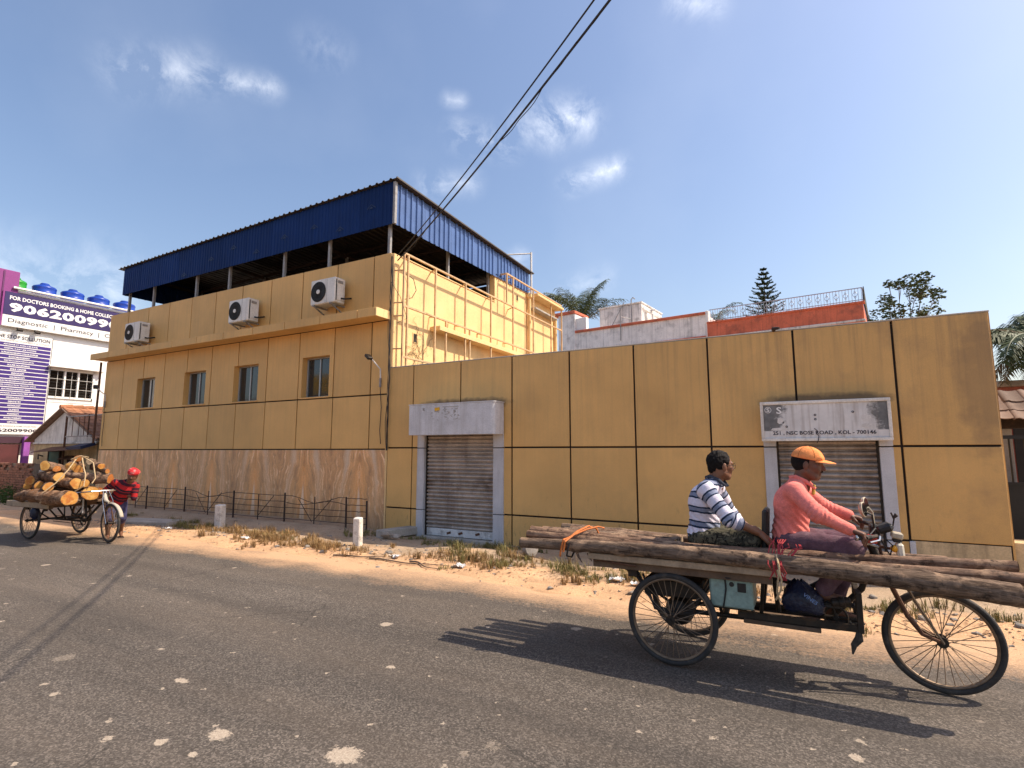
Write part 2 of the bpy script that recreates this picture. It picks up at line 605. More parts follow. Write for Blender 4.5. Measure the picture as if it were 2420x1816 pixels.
def asphalt_mat():
    t = NT('asphalt')
    sx = t.new('ShaderNodeSeparateXYZ'); t.l.new(t.pos, sx.inputs[0])
    along = t.vmul(t.pos, (.22, 1.4, 1))
    f = t.mapr(t.noise(1.3, 6, .6, along), .3, .7, .78, 1.22)
    f = t.math('MULTIPLY', f, t.mapr(t.noise(.4, 4), .3, .7, .86, 1.16))
    fine = t.noise(70, 5, .8)
    f = t.math('MULTIPLY', f, t.mapr(fine, .32, .68, .55, 1.5))

    def vor(scale, vec):
        v = t.new('ShaderNodeTexVoronoi'); v.inputs['Scale'].default_value = scale
        t.put(v.inputs['Vector'], vec)
        c = t.new('ShaderNodeSeparateColor'); t.l.new(v.outputs['Color'], c.inputs[0])
        return v.outputs['Distance'], c.outputs[0], c.outputs[1], c.outputs[2]
    # aggregate: every chip its own tone
    d1, r1, g1, b1 = vor(95, t.pos)
    chip = t.mapr(t.math('POWER', r1, 2.0), 0, 1, .55, 1.75)
    f = t.math('MULTIPLY', f, chip)
    c = t.gain((.100, .084, .070), f)
    # drifted dust in long faint bands
    dust = t.mapr(t.noise(.55, 6, .62, along), .42, .74, 0, .5)
    c = t.mix(dust, c, t.gain((.195, .150, .112), t.mapr(fine, .3, .7, .6, 1.4)))
    # darker polished wheel lines and oil
    wl_ = t.mapr(t.noise(.8, 4, .5, t.vmul(t.pos, (.05, 1.5, 1))), .52, .66, 0, .35)
    c = t.mix(wl_, c, (.045, .04, .036))
    wob = t.new('ShaderNodeVectorMath'); wob.operation = 'MULTIPLY_ADD'
    t.l.new(t.noise(16, 5, .7, out='Color'), wob.inputs[0]); wob.inputs[1].default_value = (.10, .10, 0); t.l.new(t.pos, wob.inputs[2])
    eat = t.noise(42, 5, .75)
    pale = t.mix(t.mapr(fine, .35, .65), (.32, .25, .185), (.58, .48, .37))
    # small pale chips, medium scabs, a few broad spalls with eaten edges
    for (sc, lo, hi, pw, gate, ea) in ((11.0, .03, .20, 4.0, .35, .05), (4.2, .03, .24, 5.0, .30, .07), (1.9, .02, .16, 6.0, .25, .08)):
        d, r, g_, b_ = vor(sc, wob.outputs[0])
        rad = t.mapr(t.math('POWER', r, pw), 0, 1, lo, hi)
        e = t.math('ADD', d, t.mapr(eat, .3, .7, -ea, ea))
        m = t.math('MULTIPLY', t.math('LESS_THAN', e, rad), t.math('GREATER_THAN', g_, gate))
        c = t.mix(t.math('MULTIPLY', m, t.mapr(b_, 0, 1, .25, .85)), c, pale)
    for (x, y, r, k) in ((-3.11, 2.15, .085, 1.3), (-2.31, 2.34, .12, 1.3), (-4.06, 2.48, .075, 1.9), (-3.04, 1.95, .04, 1.5), (-2.89, 3.39, .045, 1.5), (-3.33, 1.94, .05, 1.3)):
        dx = t.math('SUBTRACT', sx.outputs[0], x); dy = t.math('MULTIPLY', t.math('SUBTRACT', sx.outputs[1], y), k)
        d = t.math('SQRT', t.math('ADD', t.math('MULTIPLY', dx, dx), t.math('MULTIPLY', dy, dy)))
        e = t.math('ADD', d, t.math('MULTIPLY', t.math('SUBTRACT', t.noise(30, 6, .8), .5), r * 2.6))
        c = t.mix(t.mapr(e, r * .75, r * .9, .9, 0), c, pale)
    d4, r4, g4, b4 = vor(2.6, wob.outputs[0])
    oil = t.math('MULTIPLY', t.mapr(d4, .035, .055, 1, 0), t.math('GREATER_THAN', b4, .72))
    c = t.mix(t.math('MULTIPLY', oil, .75), c, (.02, .018, .017))
    # hairline cracks
    vc = t.new('ShaderNodeTexVoronoi'); vc.feature = 'DISTANCE_TO_EDGE'; vc.inputs['Scale'].default_value = .55
    t.l.new(wob.outputs[0], vc.inputs['Vector'])
    crk = t.math('MULTIPLY', t.mapr(vc.outputs['Distance'], .003, .007, 1, 0), t.mapr(t.noise(.9, 3), .52, .6))
    c = t.mix(t.math('MULTIPLY', crk, .6), c, (.03, .026, .022))
    # sand blown over the edge of the carriageway
    e = t.math('ADD', sx.outputs[1], t.mapr(t.noise(.9, 6, .6, t.vmul(t.pos, (.5, 1, 1))), .2, .8, -.55, .55))
    e = t.math('ADD', e, t.mapr(t.noise(25, 4, .7), .3, .7, -.16, .16))
    c = t.mix(t.mapr(e, 5.30, 5.95, 0, .97), c, t.gain((.60, .375, .215), t.mapr(fine, .3, .7, .75, 1.25)))
    t.bump(t.math('ADD', fine, t.math('MULTIPLY', r1, .6)), .7, .008)
    return t.done(c, .85, spec=.3)


def sand_mat():
    t = NT('sandy_earth')
    f = t.mapr(t.noise(1.3, 6, .6), .3, .7, .80, 1.14)
    f = t.math('MULTIPLY', f, t.mapr(t.noise(60, 5, .75), .3, .7, .68, 1.3))
    c = t.gain((.66, .40, .222), f)
    sx = t.new('ShaderNodeSeparateXYZ'); t.l.new(t.pos, sx.inputs[0])
    hard = t.mapr(t.math('ADD', sx.outputs[1], t.mapr(t.noise(1.1, 5), .2, .8, -.9, .9)), 6.6, 7.4, 0, .88)
    c = t.mix(hard, c, t.gain((.43, .325, .225), f))
    # ruts and trodden streaks along the road, darker soil and leaf crumbs
    c = t.mix(t.mapr(t.noise(2.2, 6, .65, t.vmul(t.pos, (.35, 2.2, 1))), .5, .68, 0, .45), c, (.36, .225, .13))
    c = t.mix(t.mapr(t.noise(5.5, 8, .72), .55, .68, 0, .6), c, (.27, .18, .11))
    c = t.mix(t.mapr(t.noise(26, 6, .75), .60, .68, 0, .75), c, (.15, .10, .065))
    vo = t.new('ShaderNodeTexVoronoi'); vo.inputs['Scale'].default_value = 34
    t.l.new(t.pos, vo.inputs['Vector'])
    c = t.mix(t.math('MULTIPLY', t.mapr(vo.outputs['Distance'], .1, .25, 1, 0), t.mapr(t.noise(7, 4), .52, .62, 0, .7)), c, (.62, .53, .43))
    t.bump(t.noise(30, 7, .75), .8, .02)
    return t.done(c, .95, spec=.15)


def bark_mat(name, c0, c1, sc=1.0):
    t = NT(name)
    tc = t.new('ShaderNodeTexCoord').outputs['Object']
    n = t.noise(1.0, 9, .72, t.vmul(tc, (5.0 * sc, 34 * sc, 34 * sc)), .8)
    n2 = t.noise(6, 6, .65)
    c = t.mix(t.mapr(n, .38, .62), c0, c1)
    c = t.mix(t.mapr(n2, .52, .64, 0, .8), c, (.46, .30, .19))
    c = t.mix(t.mapr(t.noise(13, 6, .68), .55, .66, 0, .85), c, (.035, .024, .018))
    c = t.mix(t.mapr(t.noise(4, 4), .58, .7, 0, .5), c, (.22, .16, .12))
    t.bump(t.math('ADD', n, t.math('MULTIPLY', n2, .7)), 1.0, .02)
    return t.done(c, .92, spec=.15)


def cutwood_mat(name, c0, c1, axis_scale=55):
    t = NT(name)
    tc = t.new('ShaderNodeTexCoord').outputs['Object']
    w = t.new('ShaderNodeTexWave'); w.wave_type = 'RINGS'; w.rings_direction = 'SPHERICAL'
    w.inputs['Scale'].default_value = 9; w.inputs['Distortion'].default_value = 5; w.inputs['Detail'].default_value = 3
    t.l.new(tc, w.inputs['Vector'])
    n = t.noise(9, 5, .6)
    c = t.mix(t.mapr(w.outputs['Fac'], .2, .8), c0, c1)
    c = t.mix(t.mapr(n, .5, .7, 0, .8), c, (.45, .15, .035))
    c = t.mix(t.mapr(t.noise(30, 3), .55, .7, 0, .4), c, (.6, .42, .2))
    t.bump(t.noise(50, 3), .3, .004)
    return t.done(c, .8, spec=.2)


MT = {
    'clad': clad_mat(), 'marble': marble_mat(), 'asphalt': asphalt_mat(), 'sand': sand_mat(),
    'joint': M('joint_sealant', (.022, .014, .010), .8, var=.2, bump=0),
    'slate': M('painted_granite_pilaster', (.52, .52, .54), .55, var=.12, fine=.22, fs=160, streak=.35, streak_col=(.13, .11, .09)),
    'yellow': M('pale_yellow_plaster', (.82, .565, .262), .85, var=.1, vs=1.4, streak=.25, streak_col=(.66, .40, .16), dirt=.22, dirt_col=(.55, .33, .13), ds=2.2, bump=.2, bs=30),
    'interior': M('dark_interior', (.03, .026, .022), .9, bump=0),
    'concrete': M('grey_concrete', (.40, .36, .31), .9, var=.2, dirt=.5, dirt_col=(.12, .10, .08), bump=.4, bs=25, bd=.01),
    'whitepost': M('whitewashed_concrete', (.70, .65, .58), .9, var=.15, dirt=.7, dirt_col=(.22, .17, .13), ds=9, bump=.4, bs=30, bd=.008),
    'alu': M('aluminium_frame', (.40, .40, .39), .4, .6, var=.1, bump=0),
    'acwhite': M('aged_white_enamel', (.74, .71, .65), .45, var=.1, streak=.4, streak_col=(.28, .22, .15), dirt=.3, dirt_col=(.3, .25, .18), bump=0),
    'black': M('black_metal', (.018, .017, .016), .5, .2, var=.2, bump=0),
    'darkmetal': M('dark_oily_metal', (.035, .028, .022), .55, .5, var=.35, vs=12, dirt=.6, dirt_col=(.12, .065, .035), ds=14, bump=.3),
    'rustrail': M('cream_paint_over_rust', (.60, .40, .21), .7, var=.15, vs=6, dirt=.75, dirt_col=(.33, .12, .04), ds=5, bump=.2),
    'rust': M('rusty_iron', (.13, .06, .034), .85, .2, var=.3, vs=14, dirt=.6, dirt_col=(.05, .03, .022), ds=18, bump=.4),
    'darkrust': M('dark_rusted_bar', (.055, .036, .028), .85, .2, var=.3, vs=14, dirt=.5, dirt_col=(.14, .06, .03), ds=14, bump=.3),
    'greypaint': M('grey_paint_steel', (.30, .29, .28), .55, .3, var=.2, vs=8, dirt=.5, dirt_col=(.16, .09, .05), ds=9, bump=.1),
    'signgrey': M('weathered_grey_sheet', (.60, .60, .62), .5, .1, var=.12, vs=3, streak=.5, streak_col=(.33, .30, .27), dirt=.3, dirt_col=(.34, .31, .29), ds=4, bump=.1),
    'slat': M('grimy_shutter_slat', (.40, .345, .30), .5, .25, var=.25, vs=4, streak=.5, streak_col=(.09, .055, .04), dirt=.75, dirt_col=(.10, .062, .045), ds=2.6, rnd=.12, bump=.15),
    'shutterbar': M('pale_shutter_bar', (.66, .65, .63), .6, .1, var=.12, dirt=.7, dirt_col=(.16, .14, .12), ds=7, bump=.1),
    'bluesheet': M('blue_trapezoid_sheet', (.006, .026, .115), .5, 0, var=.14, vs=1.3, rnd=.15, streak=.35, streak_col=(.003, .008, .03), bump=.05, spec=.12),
    'bluesheet_sun': M('sunlit_blue_sheet', (.085, .15, .33), .33, .15, var=.16, vs=1.3, rnd=.14, streak=.3, streak_col=(.02, .05, .16), bump=.05),  # lit copy of the blue sheet, sunlight put into the paler colour
    'roofsheet': M('brown_roof_sheet', (.060, .046, .036), .6, .2, var=.2, rnd=.1, bump=.1),
    'markblue': M('dark_blue_print', (.006, .018, .07), .5, var=.1, bump=0),
    'white': M('white_paint', (.90, .87, .82), .7, var=.05, streak=.12, streak_col=(.5, .45, .38), bump=.1),
    'purple': M('purple_paint', (.24, .035, .20), .6, var=.08, bump=0),
    'violet': M('violet_board', (.030, .013, .095), .4, var=.12, bump=0),
    'violetrow': M('violet_print', (.055, .025, .19), .45, var=.1, bump=0),
    'boardwhite': M('white_flex_board', (.80, .78, .74), .5, var=.04, bump=0),
    'ink': M('dark_lettering', (.02, .014, .03), .5, var=.05, bump=0),
    'inkgrey': M('faded_grey_lettering', (.28, .26, .25), .6, var=.05, bump=0),
    'inkwhite': M('white_lettering', (.84, .83, .80), .5, var=.04, bump=0),
    'tankblue': M('blue_plastic', (.012, .05, .33), .35, var=.12, bump=0),
    'tankgreen': M('green_plastic', (.02, .25, .02), .35, var=.12, bump=0),
    'pipewhite': M('white_pvc', (.72, .70, .66), .4, var=.08, dirt=.2, bump=0),
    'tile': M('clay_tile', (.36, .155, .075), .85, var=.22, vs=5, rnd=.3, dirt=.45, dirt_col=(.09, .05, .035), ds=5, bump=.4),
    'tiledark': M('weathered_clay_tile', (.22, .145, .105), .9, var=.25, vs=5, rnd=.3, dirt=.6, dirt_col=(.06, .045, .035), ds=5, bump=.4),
    'gablewhite': M('mouldy_whitewash', (.68, .66, .63), .9, var=.12, streak=.45, streak_col=(.10, .10, .09), dirt=.55, dirt_col=(.09, .09, .085), ds=1.6, bump=.3, bs=30),
    'cream': M('grubby_cream_plaster', (.56, .42, .24), .9, var=.2, dirt=.6, dirt_col=(.15, .10, .06), ds=2.4, streak=.4, bump=.3, bs=30),
    'greendoor': M('green_shutter_paint', (.03, .13, .11), .6, var=.25, bump=.1),
    'brick': M('old_brick', (.27, .12, .075), .9, var=.25, vs=9, rnd=.25, dirt=.5, dirt_col=(.10, .06, .04), ds=7, bump=.4, bs=40),
    'brickback': M('mortar', (.20, .15, .11), .95, var=.2, bump=.3),
    'orange': M('terracotta_paint', (.66, .17, .09), .85, var=.14, streak=.5, streak_col=(.16, .06, .04), dirt=.6, dirt_col=(.10, .06, .05), ds=1.8, bump=.2),
    'housewhite': M('weathered_lime_wash', (.90, .86, .82), .9, var=.12, streak=.5, streak_col=(.2, .19, .18), dirt=.5, dirt_col=(.17, .16, .15), ds=2.2, bump=.2),
    'housebox': M('mouldy_grey_render', (.74, .70, .65), .9, var=.15, streak=.8, streak_col=(.12, .11, .10), dirt=.7, dirt_col=(.09, .085, .08), ds=2.0, bump=.2),
    'balus': M('pale_blue_grey_iron', (.42, .46, .52), .5, .2, var=.1, bump=0),
    'pinkwall': M('pink_red_plaster', (.38, .12, .09), .85, var=.15, bump=.1),
    'glass': None,
    'rubber': M('dusty_rubber', (.035, .031, .028), .8, var=.25, vs=10, dirt=.6, dirt_col=(.15, .115, .085), ds=9, bump=.4, bs=120),
    'rim': M('rusty_rim', (.24, .165, .105), .55, .5, var=.25, vs=9, dirt=.6, dirt_col=(.10, .05, .03), ds=12, bump=.2),
    'plank': M('grey_weathered_plank', (.15, .095, .06), .9, var=.3, vs=4, dirt=.6, dirt_col=(.06, .04, .03), ds=6, bump=.6, bs=30, bd=.006),
    'plankpale': M('pale_sawn_plank', (.40, .29, .19), .9, var=.2, vs=4, dirt=.5, dirt_col=(.14, .09, .06), ds=6, bump=.5, bs=30, bd=.006),
    'bark': bark_mat('brown_bark', (.075, .048, .034), (.30, .205, .14)),
    'bark2': bark_mat('reddish_bark', (.09, .048, .032), (.33, .205, .135)),
    'barkfresh': bark_mat('fresh_dark_bark', (.075, .04, .024), (.32, .16, .08)),
    'cut': cutwood_mat('fresh_cut_orange', (.52, .25, .06), (.40, .14, .035)),
    'cutpale': cutwood_mat('fresh_cut_yellow', (.60, .34, .10), (.48, .23, .055)),
    'cutgrey': M('old_grey_cut', (.33, .24, .16), .9, var=.25, vs=20, bump=.4),
    'skin': M('brown_skin', (.20, .085, .042), .55, var=.12, vs=9, fine=.1, bump=.12, bs=160, bd=.002),
    'skindark': M('dark_brown_skin', (.155, .066, .036), .55, var=.12, vs=9, fine=.1, bump=.12, bs=160, bd=.002),
    'hair': M('black_hair', (.010, .008, .007), .75, var=.3, vs=40, bump=.35, bs=140, bd=.004, spec=.15),
    'eye': M('eye_white', (.55, .5, .45), .3, var=.02, bump=0),
    'mint': M('mint_enamel', (.24, .34, .30), .55, .1, var=.18, vs=6, dirt=.65, dirt_col=(.12, .08, .05), ds=9, bump=.1),
    'bag': M('dark_blue_plastic_bag', (.006, .010, .034), .38, var=.3, vs=14, bump=.8, bs=25, bd=.02),
    'chrome': M('worn_chrome', (.55, .54, .52), .25, .9, var=.12, vs=20, dirt=.3, dirt_col=(.2, .12, .07), ds=16, bump=0),
    'mirrorback': M('cream_mirror_shell', (.48, .40, .28), .5, var=.25, vs=18, dirt=.5, dirt_col=(.15, .09, .05), ds=20, bump=.1),
    'redplastic': M('red_plastic', (.42, .015, .012), .4, var=.15, bump=0),
    'redcord': M('red_cord', (.36, .025, .03), .8, var=.25, vs=40, bump=.4),
    'orangecord': M('orange_nylon', (.62, .17, .03), .7, var=.2, vs=30, bump=.4),
    'jute': M('jute_rope', (.50, .36, .20), .9, var=.2, vs=60, bump=.6),
    'lampwhite': M('cream_lamp_lens', (.72, .66, .52), .3, var=.1, bump=0),
    'amber': M('amber_lens', (.80, .36, .02), .3, var=.1, bump=0),
    'cloth_white': M('dirty_white_cloth', (.44, .39, .31), .9, var=.15, bump=.4),
    'leafpalm': M('palm_leaf', (.06, .08, .024), .6, var=.35, vs=3, bump=0, spec=.3),
    'leafdry': M('dry_palm_leaf', (.17, .12, .05), .7, var=.3, vs=3, bump=0),
    'leafpine': M('pine_needles', (.035, .06, .022), .7, var=.35, vs=4, bump=0, spec=.2),
    'leaf': M('broad_leaf', (.06, .085, .022), .6, var=.4, vs=5, bump=0, spec=.3),
    'leafshrub': M('roadside_shrub_leaf', (.05, .085, .02), .7, var=.4, vs=7, bump=0, spec=.2),
    'trunk': M('tree_trunk', (.14, .10, .07), .95, var=.3, vs=7, bump=.6, bs=25, bd=.02),
    'grass': M('dry_olive_grass', (.21, .18, .07), .8, var=.35, vs=4, bump=0, spec=.1),
    'straw': M('dead_russet_grass', (.30, .19, .085), .85, var=.35, vs=5, bump=0, spec=.1),
    'stone': M('grey_rubble_stone', (.30, .26, .22), .9, var=.25, vs=10, rnd=.25, bump=.5, bs=40),
    'paper': M('white_litter', (.70, .68, .66), .8, var=.1, bump=.3),
    'wirecol': M('black_cable', (.015, .014, .014), .6, var=.1, bump=0),
    'paint_yellow': M('yellow_hoarding', (.75, .42, .02), .6, var=.08, bump=0),
    'facade_far': M('shop_row_render', (.33, .29, .25), .9, var=.15, streak=.3, bump=.1),
}
_t = NT('window_glass')
MT['glass'] = _t.done(_t.gain((.020, .025, .028), _t.mapr(_t.noise(2.0, 4), .3, .7, .7, 1.4)), _t.mapr(_t.noise(9, 3), .3, .7, .03, .10), 0, .7)
_t = NT('mirror_glass')
MT['mirror'] = _t.done((.55, .57, .55), .08, 1.0)

# ================================================================ ground, road, verge
g = MB()
g.add([(-600, -600, -.12), (600, -600, -.12), (600, 900, -.12), (-600, 900, -.12)], [(0, 1, 2, 3)])
struct('ground', g, MT['sand'], 0)

nz = np.random.default_rng(3)


def vnoise(x, y, s):
    """cheap smooth value noise from sines"""
    return (np.sin(x * 1.7 * s + 1.3) * np.cos(y * 2.1 * s + .4) + .6 * np.sin(x * 3.9 * s + y * 2.7 * s + 2.1) + .4 * np.cos(x * 7.3 * s - y * 6.1 * s)) / 2.0


def ground_z(x, y):
    x = np.asarray(x, float); y = np.asarray(y, float)
    e = 5.75 + .18 * vnoise(x, x * 0, .8) + .10 * np.sin(x * .6)
    t = np.clip((y - e) / .9, 0, 1)
    z = -.02 + .045 * t * t * (3 - 2 * t)
    z = z + .018 * vnoise(x, y, 1.0) * t + .008 * vnoise(x, y, 3.7) * t
    z = z + .12 * np.exp(-(((x + 4.7) / .95) ** 2 + ((y - 7.5) / .55) ** 2))          # hump before the first shutter
    z = z + .06 * np.exp(-(((x + 2.0) / 1.2) ** 2 + ((y - 7.2) / .5) ** 2))
    z = z + .05 * np.exp(-(((x + 10.0) / 1.6) ** 2 + ((y - 7.3) / .5) ** 2))
    z = z + .045 * np.clip((-x - 8.2) / .6, 0, 1) * np.clip((y - 8.0) / .5, 0, 1)      # low plinth in front of the marble
    z = z - .05 * np.clip((x + 7.6) / .6, 0, 1) * np.clip((y - 8.2) / .6, 0, 1)
    z = z - .065 * np.clip((y - 6.5) / 1.0, 0, 1) * (1 - .8 * np.clip((-x - 8.2) / .6, 0, 1) * np.clip((y - 8.0) / .5, 0, 1))   # the verge dips below the road
    return z


def grid_mesh(x0, x1, nx, y0, y1, ny, fz):
    xs = np.linspace(x0, x1, nx); ys = np.linspace(y0, y1, ny)
    X, Y = np.meshgrid(xs, ys, indexing='ij')
    Z = fz(X, Y)
    m = MB()
    m.v = np.stack([X, Y, Z], -1).reshape(-1, 3).tolist()
    m.f = [(i * ny + j, (i + 1) * ny + j, (i + 1) * ny + j + 1, i * ny + j + 1) for i in range(nx - 1) for j in range(ny - 1)]
    return m


struct('verge', grid_mesh(-34, 8, 421, 5.2, 9.2, 61, ground_z), MT['sand'], 180)
rd = MB()
xs_ = np.linspace(-120, 60, 361)
rd.v = [(x, -7.0, 0.0) for x in xs_] + [(x, 6.2 + .2 * math.sin(x * .9) + .1 * math.sin(x * 3.1), 0.0) for x in xs_]
rd.f = [(i, i + 1, i + 362, i + 361) for i in range(360)]
struct('road', rd, MT['asphalt'], 0)

# ================================================================ two-storey clad building
FY = 9.0
GAP = .015
bld = thing('clad_building', 'two-storey tan panelled building with marble base and pale yellow sunlit side wall', 'building', (-14, 9.2, 0))
XL = [-20.08, -18.97, -17.81, -16.68, -15.54, -14.39, -13.22, -12.04, -10.85, -9.65, -8.49, -7.97]
WIN = [(-18.12, -17.14, 2.95, 3.87), (-15.64, -14.62, 2.95, 3.90), (-13.38, -12.38, 2.94, 3.91), (-10.73, -9.80, 2.93, 3.92)]


def minus(rect, holes):
    """rect minus axis-aligned holes -> list of rects"""
    out = [rect]
    for (a, b, c, d) in holes:
        nx = []
        for (x0, x1, z0, z1) in out:
            if b <= x0 or a >= x1 or d <= z0 or c >= z1:
                nx.append((x0, x1, z0, z1)); continue
            if a > x0: nx.append((x0, a, z0, z1))
            if b < x1: nx.append((b, x1, z0, z1))
            m0, m1 = max(a, x0), min(b, x1)
            if c > z0: nx.append((m0, m1, z0, c))
            if d < z1: nx.append((m0, m1, d, z1))
        out = nx
    return out


panel_cache = {}


def panel(parent, x0, x1, z0, z1, holes=(), y=FY, th=.03, mat=None, name='wall_panel'):
    mat = mat or MT['clad']
    rects = minus((x0, x1, z0, z1), holes)
    if not rects:
        return
    dy = rng.uniform(-.002, .002)
    if len(rects) == 1 and rects[0] == (x0, x1, z0, z1):
        key = (round(x1 - x0, 3), round(z1 - z0, 3), mat.name)
        if key not in panel_cache:
            w, h = (x1 - x0) / 2, (z1 - z0) / 2
            panel_cache[key] = mesh_of(MB().obox((0, th / 2, 0), ((1, 0, 0), (0, 1, 0), (0, 0, 1)), (w, th / 2, h), .005), name, smooth=0)
        return shared(name, panel_cache[key], mat, parent, ((x0 + x1) / 2, y + dy, (z0 + z1) / 2), (rng.uniform(-.001, .001), 0, rng.uniform(-.0015, .0015)))
    rects = [q for q in rects if q[1] - q[0] > .01 and q[3] - q[2] > .01]
    while rects:                                   # pieces that touch stay one panel, loose ones become their own
        grp = [rects.pop()]
        grew = True
        while grew:
            grew = False
            for q in rects[:]:
                if any(q[0] <= p[1] + 1e-6 and q[1] >= p[0] - 1e-6 and q[2] <= p[3] + 1e-6 and q[3] >= p[2] - 1e-6 for p in grp):
                    grp.append(q); rects.remove(q); grew = True
        m = MB()
        for (a, b, c, d) in grp:
            m.box(a, b, y + dy, y + dy + th, c, d)
        o = part(name, m, mat, parent, 0)
    return o


core = MB()
for r in minus((-20.08, -7.98, -.1, 6.08), [(a, b, c, d) for a, b, c, d in WIN]):
    core.box(r[0], r[1], FY + .036, FY + .3, r[2], r[3])
core.box(-20.08, -8.0, FY + .302, 18.05, -.1, 5.2)
core.box(-20.08, -19.9, FY + .302, 18.05, 5.202, 6.08)
core.box(-19.898, -8.0, 17.85, 18.05, 5.202, 6.08)
part('wall_core', core, MT['joint'], bld, 0)
for i in range(len(XL) - 1):
    a, b = XL[i] + GAP, XL[i + 1] - GAP
    for (z0, z1) in ((1.70, 2.875), (2.905, 4.55), (4.745, 6.12)):
        panel(bld, a, b, z0, z1, WIN)
# marble slabs, mirrored in pairs
mx = [-20.08] + [-15.85 + .89 * k for k in range(-4, 9)] + [-7.98]
mx = sorted(x for x in mx if -20.1 < x < -7.9)
for a, b in zip(mx[:-1], mx[1:]):
    if b - a > .05:
        panel(bld, a + .002, b - .002, -.06, 1.672, y=FY + .004, mat=MT['marble'], name='marble_slab')
# canopy slab with clad front pieces
slab = MB().box(-20.08, -7.97, 8.555, FY - .004, 4.565, 4.72)
can = part('canopy', slab, MT['clad'], bld, 0)
for i in range(len(XL) - 1):
    q = MB().cbox(XL[i] + .008, XL[i + 1] - .008, 8.52, 8.553, 4.55, 4.74, .004)
    part('canopy_facing', q, MT['clad'], can, 0)
q = MB().cbox(-7.968, -7.935, 8.52, 8.99, 4.55, 4.74, .004)
part('canopy_facing', q, MT['yellow'], can, 0)
# windows
for (a, b, c, d) in WIN:
    y0 = FY + .15
    fr = MB()
    t_ = .035
    fr.cbox(a, b, y0, y0 + .07, c, c + t_, .004).cbox(a, b, y0, y0 + .07, d - t_, d, .004)
    fr.cbox(a, a + t_, y0, y0 + .07, c + t_, d - t_, .004).cbox(b - t_, b, y0, y0 + .07, c + t_, d - t_, .004)
    m_ = (a + b) / 2
    fr.cbox(m_ - .02, m_ + .02, y0 - .005, y0 + .065, c + t_, d - t_, .004)
    w = part('window', fr, MT['alu'], bld, 0)
    part('pane', MB().box(a + t_, m_ - .02, y0 + .035, y0 + .043, c + t_, d - t_), MT['glass'], w, 0)
    part('pane', MB().box(m_ + .02, b - t_, y0 + .022, y0 + .030, c + t_, d - t_), MT['glass'], w, 0)
    part('reveal', MB().box(a - .001, a + .002, FY + .03, y0, c, d).box(b - .002, b + .001, FY + .03, y0, c, d).box(a, b, FY + .03, y0, d - .002, d + .001)
         .box(a, b, FY + .03, y0, c - .001, c + .002), MT['clad'], w, 0)
    part('sill', MB().cbox(a - .02, b + .02, FY - .02, y0 + .01, c - .03, c + .004, .004), MT['clad'], w, 0)
# sunlit side wall
SX = -7.95
sw = MB()
sw.box(-8.0, SX, FY + .002, 13.6, -.1, 6.1)
sw.box(-8.0, SX, 13.602, 18.1, -.1, 6.95)
sw.box(-8.14, -8.002, 13.6, 13.75, 6.0, 7.0)
side = part('side_wall', sw, MT['yellow'], bld, 0)
part('coping', MB().cbox(-8.16, SX + .02, FY + .3, 13.6, 6.1, 6.135, .01), MT['yellow'], side, 0)
part('coping', MB().cbox(-8.16, SX + .03, 13.6, 15.9, 6.95, 7.0, .01), MT['yellow'], side, 0)
lg = MB().cbox(SX, SX + .3, 10.45, 14.9, 4.58, 4.70, .01)
part('ledge', lg, MT['yellow'], side, 0)
part('ledge', MB().cbox(SX, SX + .35, 15.9, 18.15, 6.86, 6.96, .02), MT['yellow'], side, 0)
part('ledge', MB().cbox(SX, SX + .25, 15.95, 17.8, 6.42, 6.50, .02), MT['concrete'], side, 0)
for (y, z, w, h) in ((9.86, 4.3, .13, .20), (15.04, 6.6, .12, .18)):
    part('vent_hole_plate', MB().box(SX - .004, SX + .004, y - w / 2, y + w / 2, z - h / 2, z + h / 2), MT['interior'], side, 0)  # thin dark plate, the shade inside the hole put into its colour
    fr = MB()
    for (a, b, c, d) in ((y - w / 2 - .02, y - w / 2, z - h / 2 - .02, z + h / 2 + .02), (y + w / 2, y + w / 2 + .02, z - h / 2 - .02, z + h / 2 + .02),
                         (y - w / 2, y + w / 2, z - h / 2 - .02, z - h / 2), (y - w / 2, y + w / 2, z + h / 2, z + h / 2 + .02)):
        fr.box(SX, SX + .012, a, b, c, d)
    part('vent_rim', fr, MT['yellow'], side, 0)
part('downpipe', MB().tube((SX + .08, 15.78, 3.2), (SX + .08, 15.78, 6.75), .055, n=12).lathe((SX + .08, 15.78, 6.75), (0, 0, 1), [(.055, 0), (.10, .05), (.10, .14), (.06, .2)], 12),
     MT['yellow'], side)
part('downpipe', MB().tube((SX + .06, 18.0, 3.2), (SX + .06, 18.0, 6.6), .06, n=12), MT['yellow'], side)
part('corner_pilaster', MB().cbox(SX + .002, SX + .05, FY + .01, FY + .2, 3.3, 6.1, .008), MT['yellow'], side, 0)

# steel sign frame standing off the side wall
fr_ = thing('steel_frame', 'rusty cream-painted steel lattice frame standing off the sunlit yellow side wall', 'frame', (-7.75, 13.5, 3.3))
RX = -7.70


def rail(name, p, q, r=.022):
    d, u, w = frame_of(Vector(q) - Vector(p))
    c = (Vector(p) + Vector(q)) / 2
    L = (Vector(q) - Vector(p)).length / 2
    part(name, MB().obox(c, (d, u, w), (L, r, r), .004), MT['rustrail'], fr_, 0)


